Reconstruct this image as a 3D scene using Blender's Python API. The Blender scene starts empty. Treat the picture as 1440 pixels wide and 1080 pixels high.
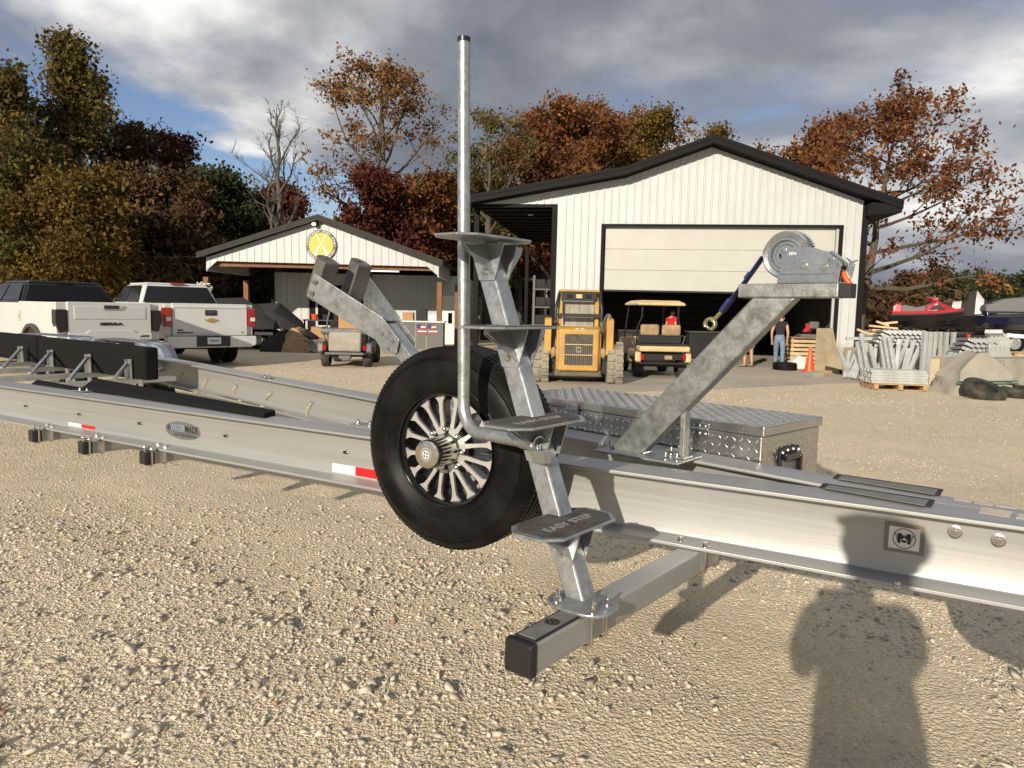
import bpy, bmesh, math, random
import numpy as np
from mathutils import Vector, Matrix, Quaternion, noise as mnoise
random.seed(7); rng = np.random.default_rng(11)
PI = math.pi
sc = bpy.context.scene
col = sc.collection
# ------------------------------------------------------------------ camera
FPX, CAMH, PITCH, ROLL = 1040.0, 1.55, math.atan(105 / 1040.0), 0.022
_f = Vector((0, math.cos(PITCH), -math.sin(PITCH)))
_r0 = Vector((1, 0, 0)); _u0 = _r0.cross(_f)
_r = _r0 * math.cos(ROLL) + _u0 * math.sin(ROLL); _u = _r.cross(_f)
CAM = Vector((0, 0, CAMH))
cd = bpy.data.cameras.new('camera'); cam = bpy.data.objects.new('camera', cd); col.objects.link(cam)
cd.sensor_fit = 'HORIZONTAL'; cd.sensor_width = 36.0; cd.lens = 36.0 * FPX / 1440.0
cd.clip_start = 0.05; cd.clip_end = 3000
cam.matrix_world = Matrix(((_r.x, _u.x, -_f.x, CAM.x), (_r.y, _u.y, -_f.y, CAM.y), (_r.z, _u.z, -_f.z, CAM.z), (0, 0, 0, 1)))
sc.camera = cam
# ------------------------------------------------------------------ sky, sun, exposure
SUN_EL, SUN_AZ = math.radians(19.0), math.radians(204.0)      # azimuth clockwise from +Y
SUN_DIR = Vector((math.sin(SUN_AZ) * math.cos(SUN_EL), math.cos(SUN_AZ) * math.cos(SUN_EL), math.sin(SUN_EL)))
w = bpy.data.worlds.new('World'); sc.world = w; w.use_nodes = True
nt = w.node_tree; nt.nodes.clear()
def N(t, kind, **kw):
    n = t.nodes.new(kind)
    for k, v in kw.items(): setattr(n, k, v)
    return n
def MATH(t, op, a, b=None, c=None, clamp=False):
    n = t.nodes.new('ShaderNodeMath'); n.operation = op; n.use_clamp = clamp
    for i, x in enumerate((a, b, c)):
        if x is None: continue
        if isinstance(x, (int, float)): n.inputs[i].default_value = x
        else: t.links.new(x, n.inputs[i])
    return n.outputs[0]
def MIXC(t, fac, a, b, mode='MIX'):
    n = t.nodes.new('ShaderNodeMix'); n.data_type = 'RGBA'; n.blend_type = mode
    for s, x in ((n.inputs[0], fac), (n.inputs[6], a), (n.inputs[7], b)):
        if isinstance(x, (int, float)): s.default_value = x
        elif isinstance(x, (tuple, list)): s.default_value = tuple(x) + ((1,) if len(x) == 3 else ())
        else: t.links.new(x, s)
    return n.outputs[2]
def RAMP(t, fac, stops):
    n = t.nodes.new('ShaderNodeValToRGB'); e = n.color_ramp.elements
    while len(e) < len(stops): e.new(0.5)
    for i, (p, c) in enumerate(stops):
        e[i].position = p; e[i].color = (c, c, c, 1) if isinstance(c, (int, float)) else tuple(c) + (1,)
    t.links.new(fac, n.inputs[0]); return n.outputs[0]
def NOISE(t, vec, scale, detail=4, rough=0.55, dist=0.0):
    n = t.nodes.new('ShaderNodeTexNoise'); n.inputs['Scale'].default_value = scale
    n.inputs['Detail'].default_value = detail; n.inputs['Roughness'].default_value = rough
    n.inputs['Distortion'].default_value = dist
    if vec is not None: t.links.new(vec, n.inputs['Vector'])
    return n.outputs[0]
tc = N(nt, 'ShaderNodeTexCoord')
sky = N(nt, 'ShaderNodeTexSky'); sky.sky_type = 'NISHITA'; sky.sun_disc = False
sky.sun_elevation = SUN_EL; sky.sun_rotation = SUN_AZ; sky.altitude = 200; sky.air_density = 1.0; sky.dust_density = 0.6; sky.ozone_density = 2.0
sep = N(nt, 'ShaderNodeSeparateXYZ'); nt.links.new(tc.outputs['Generated'], sep.inputs[0])
zz = MATH(nt, 'ADD', MATH(nt, 'MAXIMUM', sep.outputs[2], 0.0), 0.30)
cx_ = MATH(nt, 'DIVIDE', sep.outputs[0], zz); cy_ = MATH(nt, 'DIVIDE', sep.outputs[1], zz)
cmb = N(nt, 'ShaderNodeCombineXYZ'); nt.links.new(cx_, cmb.inputs[0]); nt.links.new(cy_, cmb.inputs[1]); nt.links.new(MATH(nt, 'MULTIPLY', sep.outputs[2], 0.8), cmb.inputs[2])
CLOUD_OFF = (19.33, 17.87, 1.49)
def cloud_noise(dx, dy, dz):
    mp = N(nt, 'ShaderNodeMapping'); nt.links.new(cmb.outputs[0], mp.inputs[0]); mp.inputs['Location'].default_value = (CLOUD_OFF[0] + dx, CLOUD_OFF[1] + dy, CLOUD_OFF[2] + dz); mp.inputs['Scale'].default_value = (0.72, 0.80, 1.0)
    return NOISE(nt, mp.outputs[0], 1.05, 10, 0.54, 0.2)
nA = cloud_noise(0, 0, 0); nB = cloud_noise(-0.10, -0.20, 0.09)      # second sample: towards the sun, for the lit sides
cover = RAMP(nt, nA, [(0.395, 0.0), (0.445, 0.80), (0.50, 1.0)])
lit = MATH(nt, 'ADD', MATH(nt, 'MULTIPLY', MATH(nt, 'SUBTRACT', nA, nB), 5.0), 0.47)
lit = MATH(nt, 'ADD', lit, MATH(nt, 'MULTIPLY', MATH(nt, 'SUBTRACT', 0.53, nA), 2.6), clamp=True)
ccol = RAMP(nt, lit, [(0.0, (0.150, 0.168, 0.205)), (0.35, (0.235, 0.252, 0.29)), (0.62, (0.40, 0.41, 0.43)), (0.85, (0.66, 0.655, 0.64)), (1.0, (0.86, 0.84, 0.81))])
hs = N(nt, 'ShaderNodeHueSaturation'); nt.links.new(sky.outputs[0], hs.inputs['Color']); hs.inputs['Saturation'].default_value = 1.05; hs.inputs['Value'].default_value = 0.72; hs.inputs['Hue'].default_value = 0.515
b1 = N(nt, 'ShaderNodeBackground'); nt.links.new(hs.outputs[0], b1.inputs[0]); b1.inputs[1].default_value = 0.12
b2 = N(nt, 'ShaderNodeBackground'); nt.links.new(ccol, b2.inputs[0]); b2.inputs[1].default_value = 0.92
mx = N(nt, 'ShaderNodeMixShader'); nt.links.new(cover, mx.inputs[0]); nt.links.new(b1.outputs[0], mx.inputs[1]); nt.links.new(b2.outputs[0], mx.inputs[2])
wo = N(nt, 'ShaderNodeOutputWorld'); nt.links.new(mx.outputs[0], wo.inputs[0])
sd = bpy.data.lights.new('sun', 'SUN'); so = bpy.data.objects.new('sun', sd); col.objects.link(so)
sd.energy = 4.6; sd.angle = math.radians(0.55); sd.color = (1.0, 0.885, 0.715)
so.rotation_euler = (-SUN_DIR).to_track_quat('-Z', 'Y').to_euler(); so.location = (0, 0, 30)
sc.view_settings.view_transform = 'Standard'; sc.view_settings.look = 'None'; sc.view_settings.gamma = 1.0
sc.view_settings.use_curve_mapping = False; sc.view_settings.exposure = 0.36
# ------------------------------------------------------------------ pixel helpers (photo 1440 x 1080)
def ray(x, y): return _f + _r * ((x - 720) / FPX) - _u * ((y - 540) / FPX)
def PZ(x, y, z=0.0): d = ray(x, y); return CAM + d * ((z - CAMH) / d.z)
def PY(x, y, Y): d = ray(x, y); return CAM + d * (Y / d.y)
def PP(x, y, p, n): d = ray(x, y); return CAM + d * ((Vector(p) - CAM).dot(n) / d.dot(n))
# ------------------------------------------------------------------ mesh helpers
I3 = Matrix.Identity(3)
def rotz(a): return Matrix.Rotation(a, 3, 'Z')
def frame(x, z):                       # 3x3 with columns x, y, z
    x = Vector(x).normalized(); z = Vector(z); z = (z - x * z.dot(x)).normalized(); y = z.cross(x)
    return Matrix((x, y, z)).transposed()
class MB:
    def __init__(s): s.v = []; s.f = []
    def add(s, vs, fs):
        o = len(s.v); s.v += [Vector(p) for p in vs]; s.f += [tuple(i + o for i in f) for f in fs]; return s
    def box(s, c, d, R=I3, taper=None):
        c = Vector(c); a, b, e = d[0] / 2, d[1] / 2, d[2] / 2; vs = []
        for z in (-1, 1):
            t = 1.0 if taper is None or z < 0 else taper
            for x, y in ((-1, -1), (1, -1), (1, 1), (-1, 1)): vs.append(c + R @ Vector((x * a * t, y * b * t, z * e)))
        return s.add(vs, [(3, 2, 1, 0), (4, 5, 6, 7), (0, 1, 5, 4), (1, 2, 6, 5), (2, 3, 7, 6), (3, 0, 4, 7)])
    def bar(s, p, q, w, h, up=(0, 0, 1)):
        p = Vector(p); q = Vector(q); x = q - p
        if abs(x.normalized().dot(Vector(up))) > 0.98: up = (1, 0, 0) if abs(x.normalized().x) < 0.9 else (0, 1, 0)
        return s.box((p + q) / 2, (x.length, w, h), frame(x, up))
    def prism(s, poly, vec):
        n = len(poly); vec = Vector(vec); a = [Vector(p) for p in poly]
        nn = sum(((a[i] - a[0]).cross(a[(i + 1) % n] - a[0]) for i in range(n)), Vector())
        if nn.dot(vec) > 0: a = a[::-1]
        return s.add(a + [p + vec for p in a], [tuple(range(n)), tuple(range(2 * n - 1, n - 1, -1))] + [(i, n + i, n + (i + 1) % n, (i + 1) % n) for i in range(n)])
    def tube(s, pts, r, n=8, caps=True, sq=None):
        pts = [Vector(p) for p in pts]; m = len(pts); rs = r if isinstance(r, (list, tuple)) else [r] * m
        t0 = (pts[1] - pts[0]).normalized(); ref = Vector((0, 0, 1)) if abs(t0.z) < 0.9 else Vector((1, 0, 0))
        u = (ref - t0 * ref.dot(t0)).normalized(); o = len(s.v); tp = t0
        for i in range(m):
            t = (pts[min(i + 1, m - 1)] - pts[max(i - 1, 0)])
            t = t.normalized() if t.length > 1e-9 else tp
            q = tp.rotation_difference(t); u = q @ u; u = (u - t * u.dot(t)).normalized(); vv = t.cross(u); tp = t
            for k in range(n):
                a = 2 * PI * k / n + (PI / 4 if n == 4 else 0)
                s.v.append(pts[i] + (u * math.cos(a) + vv * math.sin(a)) * rs[i])
        for i in range(m - 1):
            for k in range(n):
                a = o + i * n + k; b = o + i * n + (k + 1) % n
                s.f.append((a, b, b + n, a + n))
        if caps:
            s.f.append(tuple(o + k for k in range(n - 1, -1, -1))); s.f.append(tuple(o + (m - 1) * n + k for k in range(n)))
        return s
    def cyl(s, p, q, r, n=16, r2=None): return s.tube([p, q], [r, r if r2 is None else r2], n)
    def lathe(s, prof, c, axis, n=32, closed=False, a0=0.0, a1=2 * PI):
        c = Vector(c); z = Vector(axis).normalized(); ref = Vector((0, 0, 1)) if abs(z.z) < 0.9 else Vector((1, 0, 0))
        x = (ref - z * ref.dot(z)).normalized(); y = z.cross(x); o = len(s.v); m = len(prof)
        full = abs(a1 - a0 - 2 * PI) < 1e-6; nn = n if full else n + 1
        for k in range(nn):
            a = a0 + (a1 - a0) * k / n
            for r, h in prof: s.v.append(c + (x * math.cos(a) + y * math.sin(a)) * r + z * h)
        for k in range(n):
            k2 = (k + 1) % nn
            for j in range(m if closed else m - 1):
                j2 = (j + 1) % m
                s.f.append((o + k * m + j, o + k2 * m + j, o + k2 * m + j2, o + k * m + j2))
        return s
    def sphere(s, c, r, n=10, m=6, R=I3):
        c = Vector(c); r = Vector(r) if not isinstance(r, (int, float)) else Vector((r, r, r)); o = len(s.v)
        s.v.append(c + R @ Vector((0, 0, -r.z)))
        for j in range(1, m):
            t = -PI / 2 + PI * j / m
            for k in range(n):
                a = 2 * PI * k / n; s.v.append(c + R @ Vector((r.x * math.cos(t) * math.cos(a), r.y * math.cos(t) * math.sin(a), r.z * math.sin(t))))
        s.v.append(c + R @ Vector((0, 0, r.z))); top = len(s.v) - 1
        for k in range(n):
            k2 = (k + 1) % n
            s.f.append((o, o + 1 + k2, o + 1 + k)); s.f.append((top, o + 1 + (m - 2) * n + k, o + 1 + (m - 2) * n + k2))
            for j in range(m - 2):
                a = o + 1 + j * n; s.f.append((a + k, a + k2, a + n + k2, a + n + k))
        return s
    def loft(s, rings, caps=True):
        o = len(s.v); n = len(rings[0])
        for rg in rings: s.v += [Vector(p) for p in rg]
        for i in range(len(rings) - 1):
            for k in range(n):
                a = o + i * n + k; b = o + i * n + (k + 1) % n; s.f.append((a, b, b + n, a + n))
        if caps: s.f.append(tuple(o + k for k in range(n - 1, -1, -1))); s.f.append(tuple(o + (len(rings) - 1) * n + k for k in range(n)))
        return s
    def mesh(s, name, off=None, M=None):
        me = bpy.data.meshes.new(name)
        vs = s.v if off is None else [p - off for p in s.v]
        if M is not None: Mi = M.inverted(); vs = [Mi @ p for p in s.v]
        me.from_pydata([tuple(p) for p in vs], [], s.f); me.update()
        return me
def root_of(o):
    while o.parent: o = o.parent
    return o
def build(mb, name, m, parent=None, smooth=None, bevel=0.0, world=False, seg=2, M=None, fix=False):
    """mb -> one mesh object. world: coordinates are world ones and the root is not rotated."""
    off = None
    if world and parent is not None: off = root_of(parent).location.copy()
    me = mb.mesh(name, off, M)
    if fix:
        b = bmesh.new(); b.from_mesh(me); bmesh.ops.recalc_face_normals(b, faces=b.faces); b.to_mesh(me); b.free()
    o = bpy.data.objects.new(name, me); col.objects.link(o)
    me.materials.append(MT[m] if isinstance(m, str) else m)
    if M is not None:
        o.matrix_local = M if off is None else Matrix.Translation(-off) @ M
    if parent is not None: o.parent = parent
    if smooth is not None:
        me.polygons.foreach_set('use_smooth', [True] * len(me.polygons))
        me.set_sharp_from_angle(angle=math.radians(smooth))
    if bevel:
        md = o.modifiers.new('bevel', 'BEVEL'); md.width = bevel; md.segments = seg; md.limit_method = 'ANGLE'; md.angle_limit = math.radians(40)
        if hasattr(md, 'harden_normals'): md.harden_normals = False
    return o
def tag(o, label=None, cat=None, group=None, kind=None):
    if label: o['label'] = label
    if cat: o['category'] = cat
    if group: o['group'] = group
    if kind: o['kind'] = kind
    return o
def thing(name, label, cat, loc=(0, 0, 0), rz=0.0, group=None):
    o = bpy.data.objects.new(name, None); col.objects.link(o); o.location = loc; o.rotation_euler = (0, 0, rz)
    o.empty_display_size = 0.2
    return tag(o, label, cat, group)
def kids(o): return [c for c in bpy.data.objects if c.parent == o]
def dup(o, loc, rz=None, label=None, parent=None):
    c = o.copy(); col.objects.link(c); c.parent = parent
    if loc is not None: c.location = loc
    if rz is not None: c.rotation_euler = (0, 0, rz)
    if label: c['label'] = label
    for k in kids(o):
        d = k.copy(); col.objects.link(d); d.parent = c
        for g in kids(k):
            e = g.copy(); col.objects.link(e); e.parent = d
    return c
def share(o, loc, R=None, parent=None, name=None):      # another object on the same mesh data
    c = o.copy(); col.objects.link(c); c.location = loc
    if R is not None: c.rotation_euler = R
    if parent is not None: c.parent = parent
    return c
def text(s, size, ext=0.0, bold=0.0, align='CENTER'):
    cu = bpy.data.curves.new('t', 'FONT'); cu.body = s; cu.size = size; cu.extrude = ext; cu.offset = bold
    cu.align_x = align; cu.align_y = 'CENTER'; cu.resolution_u = 3
    ob = bpy.data.objects.new('t', cu); col.objects.link(ob)
    me = bpy.data.meshes.new_from_object(ob)
    bpy.data.objects.remove(ob); bpy.data.curves.remove(cu); return me
def put_text(s, size, name, m, parent, c, right, normal, ext=0.0005, bold=0.0, world=True, sx=1.0, shear=0.0):
    me = text(s, size, ext, bold); me.name = name; me.materials.clear(); me.materials.append(MT[m])
    n = Vector(normal).normalized(); x = Vector(right).normalized(); x = (x - n * x.dot(n)).normalized(); y = n.cross(x); c = Vector(c)
    if world and parent is not None: c = c - root_of(parent).location
    for v in me.vertices:
        p = v.co; v.co = c + x * ((p.x + shear * p.y) * sx) + y * p.y + n * p.z
    o = bpy.data.objects.new(name, me); col.objects.link(o); o.parent = parent; return o
# ------------------------------------------------------------------ materials
MT = {}
def pmat(name, base=(0.5, 0.5, 0.5), rough=0.5, metal=0.0, var=0.0, vscale=6.0, bump=0.0, bscale=40.0, bdist=0.01, streak=None,
         spec=0.5, dirt=None, dscale=3.0, damt=0.5, emit=None, estr=0.0, coat=0.0, trans=0.0, rvar=0.0, coord='Object', spangle=0.0):
    m = bpy.data.materials.new(name); m.use_nodes = True; t = m.node_tree; b = t.nodes['Principled BSDF']
    b.inputs['Roughness'].default_value = rough; b.inputs['Metallic'].default_value = metal
    b.inputs['Specular IOR Level'].default_value = spec; b.inputs['Coat Weight'].default_value = coat
    b.inputs['Transmission Weight'].default_value = trans
    tcn = N(t, 'ShaderNodeTexCoord'); vec = tcn.outputs[coord]
    if streak:
        mpn = N(t, 'ShaderNodeMapping'); mpn.inputs['Scale'].default_value = streak[:3]
        if len(streak) > 3: mpn.inputs['Rotation'].default_value = (0, 0, streak[3])
        mpn.vector_type = 'TEXTURE' if False else 'POINT'
        t.links.new(vec, mpn.inputs[0]); vs = mpn.outputs[0]
    else: vs = vec
    c = None
    if var > 0:
        n1 = NOISE(t, vs, vscale, 6, 0.6)
        lo = tuple(x * (1 - var) for x in base); hi = tuple(min(1, x * (1 + var)) for x in base)
        c = RAMP(t, n1, [(0.28, lo), (0.72, hi)])
        if rvar > 0:
            t.links.new(MATH(t, 'ADD', MATH(t, 'MULTIPLY', MATH(t, 'SUBTRACT', n1, 0.5), rvar * 2), rough, clamp=True), b.inputs['Roughness'])
    if spangle > 0:
        vo = N(t, 'ShaderNodeTexVoronoi'); vo.inputs['Scale'].default_value = 95.0; t.links.new(vec, vo.inputs['Vector'])
        sp = N(t, 'ShaderNodeSeparateColor'); t.links.new(vo.outputs['Color'], sp.inputs[0])
        g = RAMP(t, sp.outputs[0], [(0.0, 1 - spangle), (1.0, 1 + spangle)])
        c = MIXC(t, 1.0, c if c is not None else base, g, 'MULTIPLY')
    if dirt:
        n2 = NOISE(t, vec, dscale, 7, 0.65)
        c = MIXC(t, MATH(t, 'MULTIPLY', RAMP(t, n2, [(0.42, 0.0), (0.68, 1.0)]), damt), c if c is not None else base, dirt)
    if c is None: b.inputs['Base Color'].default_value = tuple(base) + (1,)
    else: t.links.new(c, b.inputs['Base Color'])
    if bump > 0:
        n3 = NOISE(t, vs if streak else vec, bscale, 4, 0.6); bp = N(t, 'ShaderNodeBump'); bp.inputs['Strength'].default_value = bump; bp.inputs['Distance'].default_value = bdist
        t.links.new(n3, bp.inputs['Height']); t.links.new(bp.outputs[0], b.inputs['Normal'])
    if emit: b.inputs['Emission Color'].default_value = tuple(emit) + (1,); b.inputs['Emission Strength'].default_value = estr
    MT[name] = m; return m
# ================================================================== materials
AL = (0.50, 0.50, 0.495)
# brushed aluminium: grain runs along the rail (set per rail with a rotated mapping)
def rail_mat(name, ang):
    m = bpy.data.materials.new(name); m.use_nodes = True; t = m.node_tree; b = t.nodes['Principled BSDF']
    tcn = N(t, 'ShaderNodeTexCoord'); mr = N(t, 'ShaderNodeMapping'); mr.inputs['Rotation'].default_value = (0, 0, -ang); t.links.new(tcn.outputs['Object'], mr.inputs[0])
    ms = N(t, 'ShaderNodeMapping'); ms.inputs['Scale'].default_value = (0.5, 30, 42); t.links.new(mr.outputs[0], ms.inputs[0])
    ms2 = N(t, 'ShaderNodeMapping'); ms2.inputs['Scale'].default_value = (1.2, 190, 230); t.links.new(mr.outputs[0], ms2.inputs[0])
    n1 = NOISE(t, ms.outputs[0], 1.0, 5, 0.6); n2 = NOISE(t, ms2.outputs[0], 1.0, 3, 0.6); n3 = NOISE(t, tcn.outputs['Object'], 5.0, 5, 0.6)
    c = RAMP(t, n1, [(0.25, (0.34, 0.345, 0.345)), (0.75, (0.42, 0.422, 0.42))])
    c = MIXC(t, MATH(t, 'MULTIPLY', RAMP(t, n3, [(0.45, 0.0), (0.75, 1.0)]), 0.25), c, (0.30, 0.295, 0.285))
    t.links.new(c, b.inputs['Base Color']); b.inputs['Metallic'].default_value = 0.58
    t.links.new(MATH(t, 'ADD', MATH(t, 'MULTIPLY', n1, 0.22), MATH(t, 'ADD', MATH(t, 'MULTIPLY', n3, 0.12), 0.30)), b.inputs['Roughness'])
    bp = N(t, 'ShaderNodeBump'); bp.inputs['Strength'].default_value = 0.12; bp.inputs['Distance'].default_value = 0.002; t.links.new(n2, bp.inputs['Height']); t.links.new(bp.outputs[0], b.inputs['Normal'])
    MT[name] = m
pmat('aluminium', AL, 0.34, 0.85, var=0.12, vscale=9, bump=0.05, bscale=120, rvar=0.1)
pmat('galvanised', (0.33, 0.35, 0.365), 0.38, 0.76, var=0.26, vscale=26, bump=0.25, bscale=55, bdist=0.004, spangle=0.10, dirt=(0.52, 0.53, 0.53), dscale=9, damt=0.45, rvar=0.15)
pmat('galvanised_weathered', (0.23, 0.24, 0.235), 0.40, 0.70, var=0.32, vscale=24, bump=0.35, bscale=45, bdist=0.004, spangle=0.12, dirt=(0.42, 0.43, 0.415), dscale=16, damt=0.6, rvar=0.15)
pmat('zinc', (0.46, 0.48, 0.50), 0.17, 0.92, var=0.12, vscale=14, bump=0.10, bscale=60, rvar=0.1)
pmat('plate_metal', (0.50, 0.495, 0.48), 0.26, 0.92, var=0.12, vscale=8, rvar=0.1, bump=0.06, bscale=14, bdist=0.01); pmat('tread_metal', (0.68, 0.67, 0.65), 0.22, 0.95)
pmat('stainless', (0.62, 0.60, 0.57), 0.2, 1.0, var=0.08, vscale=20)
pmat('polished', (0.62, 0.60, 0.56), 0.17, 1.0)
pmat('machined', (0.58, 0.575, 0.56), 0.32, 0.65, var=0.06, vscale=30)
pmat('gloss_black', (0.008, 0.008, 0.009), 0.16, 0.0, coat=0.5)
pmat('rubber', (0.0048, 0.0048, 0.005), 0.42, 0.0, spec=0.10, var=0.35, vscale=9, bump=0.1, bscale=120, bdist=0.002, dirt=(0.022, 0.020, 0.017), dscale=5, damt=0.5, rvar=0.12)
pmat('rubber_dusty', (0.018, 0.017, 0.016), 0.8, 0.0, var=0.3, vscale=9, dirt=(0.10, 0.085, 0.06), dscale=5, damt=0.6)
pmat('black_plastic', (0.012, 0.012, 0.013), 0.38, 0.0, var=0.2, vscale=20)
pmat('black_rough', (0.014, 0.014, 0.015), 0.75, 0.0, var=0.3, vscale=15)
pmat('carpet', (0.0085, 0.0085, 0.0088), 0.95, 0.0, var=0.5, vscale=60, bump=0.6, bscale=500, bdist=0.003, spec=0.15)
pmat('grip_tape', (0.045, 0.043, 0.042), 0.85, 0.0, var=0.5, vscale=16, bump=0.8, bscale=700, bdist=0.002, dirt=(0.14, 0.125, 0.10), dscale=14, damt=0.5)
pmat('print_grey', (0.24, 0.24, 0.235), 0.75); pmat('print_red', (0.085, 0.04, 0.038), 0.8)
pmat('sticker_white', (0.78, 0.77, 0.73), 0.35, var=0.05, vscale=60); pmat('sticker_red', (0.52, 0.012, 0.015), 0.3, var=0.1, vscale=50)
pmat('badge_silver', (0.20, 0.20, 0.20), 0.45, 0.6, var=0.15, vscale=25); pmat('badge_bright', (0.66, 0.66, 0.65), 0.3, 0.15, var=0.05, vscale=20)
pmat('badge_brown', (0.20, 0.17, 0.14), 0.5); pmat('print_black', (0.008, 0.008, 0.008), 0.5); pmat('print_blue', (0.17, 0.27, 0.36), 0.5)
pmat('pad_grey', (0.17, 0.165, 0.155), 0.6, 0.2, var=0.2, vscale=20, bump=0.4, bscale=300, bdist=0.002)
pmat('decal_pale', (0.52, 0.46, 0.38), 0.5, 0.2, var=0.25, vscale=30)
pmat('strap_blue', (0.012, 0.022, 0.10), 0.75, var=0.3, vscale=30, bump=0.5, bscale=300, bdist=0.002)
pmat('rope_blue', (0.06, 0.13, 0.42), 0.7, var=0.4, vscale=60)
pmat('brass_zinc', (0.50, 0.42, 0.20), 0.26, 0.9, var=0.2, vscale=40)
pmat('orange', (0.75, 0.075, 0.012), 0.42, var=0.1, vscale=10)
pmat('wire_tan', (0.50, 0.40, 0.22), 0.6); pmat('bumper_grey', (0.075, 0.075, 0.075), 0.62, var=0.25, vscale=10, bump=0.2, bscale=80, dirt=(0.17, 0.15, 0.125), dscale=5, damt=0.5)
# buildings
def siding(name, base, dirt):
    m = pmat(name, base, 0.42, 0.0, var=0.05, vscale=2.0, dirt=dirt, dscale=1.3, damt=0.35)
    t = m.node_tree; b = t.nodes['Principled BSDF']; src = b.inputs['Base Color'].links[0].from_socket
    g = N(t, 'ShaderNodeNewGeometry'); sp = N(t, 'ShaderNodeSeparateXYZ'); t.links.new(g.outputs['Position'], sp.inputs[0])
    h = MATH(t, 'ADD', sp.outputs[2], MATH(t, 'MULTIPLY', NOISE(t, g.outputs['Position'], 1.7, 6, 0.7), -0.9))
    f = RAMP(t, MATH(t, 'ADD', MATH(t, 'MULTIPLY', h, -1.0), 0.35), [(0.0, 0.0), (0.45, 0.75)])
    t.links.new(MIXC(t, f, src, (0.30, 0.25, 0.17)), b.inputs['Base Color']); return m
siding('siding_white', (0.435, 0.455, 0.465), (0.38, 0.385, 0.37)); siding('siding_cream', (0.39, 0.395, 0.37), (0.355, 0.35, 0.32))
pmat('trim_black', (0.008, 0.008, 0.009), 0.6, var=0.2, vscale=4, spec=0.10); pmat('roof_dark', (0.022, 0.022, 0.022), 0.6, var=0.2, vscale=3, spec=0.3)
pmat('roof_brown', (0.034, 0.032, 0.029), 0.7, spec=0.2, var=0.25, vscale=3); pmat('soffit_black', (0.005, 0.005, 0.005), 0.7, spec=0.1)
pmat('post_wood', (0.17, 0.075, 0.035), 0.7, var=0.35, vscale=3, streak=(6, 6, 0.6), bump=0.3, bscale=12)
pmat('wood', (0.36, 0.24, 0.13), 0.75, var=0.35, vscale=4, streak=(1, 5, 5)); pmat('wood_pale', (0.50, 0.37, 0.21), 0.75, var=0.25, vscale=4)
pmat('plywood', (0.30, 0.245, 0.155), 0.8, var=0.25, vscale=3); pmat('cardboard', (0.36, 0.21, 0.10), 0.8, var=0.12, vscale=4)
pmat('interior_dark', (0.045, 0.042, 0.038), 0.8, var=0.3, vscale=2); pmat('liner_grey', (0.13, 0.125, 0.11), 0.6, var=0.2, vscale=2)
pmat('galv_bright', (0.50, 0.52, 0.51), 0.36, 0.45, var=0.2, vscale=6)
pmat('concrete', (0.27, 0.26, 0.225), 0.85, var=0.22, vscale=3.5, bump=0.5, bscale=22, bdist=0.02, dirt=(0.24, 0.22, 0.18), dscale=2, damt=0.5)
pmat('apron', (0.33, 0.30, 0.25), 0.85, var=0.16, vscale=0.8, bump=0.15, bscale=30, dirt=(0.42, 0.35, 0.25), dscale=0.5, damt=0.8)
pmat('sign_yellow', (0.44, 0.40, 0.055), 0.5, var=0.05, vscale=3); pmat('sign_grey', (0.075, 0.072, 0.062), 0.5); pmat('sign_white', (0.72, 0.70, 0.64), 0.5)
pmat('tube_light', (0.9, 0.9, 0.9), 0.4, emit=(0.93, 1.0, 0.97), estr=1.6); pmat('flood_lens', (0.85, 0.85, 0.78), 0.3, emit=(1.0, 0.97, 0.85), estr=0.7)
pmat('glass_dark', (0.004, 0.004, 0.005), 0.08, 0.0, spec=0.28); pmat('house_white', (0.55, 0.52, 0.46), 0.6, var=0.15, vscale=2); pmat('shingle', (0.16, 0.15, 0.14), 0.85, var=0.35, vscale=9)
# vehicles
pmat('paint_white', (0.54, 0.555, 0.56), 0.22, 0.0, coat=0.5, var=0.03, vscale=1.5, dirt=(0.42, 0.39, 0.33), dscale=1.8, damt=0.25)
pmat('paint_black', (0.006, 0.007, 0.008), 0.3, coat=0.25); pmat('plastic_grey', (0.05, 0.05, 0.05), 0.6, var=0.2, vscale=8)
pmat('lamp_smoke', (0.007, 0.003, 0.003), 0.15, coat=0.2); pmat('lamp_red', (0.26, 0.006, 0.008), 0.12, coat=0.6, var=0.25, vscale=24); pmat('lamp_clear', (0.6, 0.58, 0.55), 0.12, coat=0.4)
pmat('plate_white', (0.62, 0.63, 0.64), 0.5); pmat('gold', (0.55, 0.38, 0.10), 0.3, 0.8); pmat('red', (0.34, 0.010, 0.016), 0.35, coat=0.3, var=0.1, vscale=3)
pmat('loader_yellow', (0.46, 0.25, 0.045), 0.5, var=0.15, vscale=3, dirt=(0.25, 0.17, 0.08), dscale=2.2, damt=0.7)
pmat('grille_mesh', (0.10, 0.088, 0.06), 0.7, var=0.4, vscale=12); pmat('track_rubber', (0.20, 0.185, 0.15), 0.9, var=0.35, vscale=6, dirt=(0.33, 0.28, 0.20), dscale=5, damt=0.7)
pmat('cab_glass', (0.28, 0.27, 0.23), 0.15, var=0.35, vscale=3, streak=(5, 5, 0.6)); pmat('cart_tan', (0.56, 0.42, 0.22), 0.4, var=0.1, vscale=4, dirt=(0.38, 0.27, 0.14), dscale=3, damt=0.5)
pmat('seat_tan', (0.30, 0.205, 0.115), 0.7, var=0.3, vscale=5); pmat('cart_grey', (0.075, 0.085, 0.095), 0.42, var=0.2, vscale=4, dirt=(0.30, 0.26, 0.20), dscale=2.5, damt=0.7)
pmat('cart_panel', (0.27, 0.25, 0.21), 0.6, var=0.2, vscale=4); pmat('steel_black', (0.022, 0.022, 0.023), 0.4, 0.3); pmat('boat_navy', (0.012, 0.015, 0.045), 0.2, coat=0.6)
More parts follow.
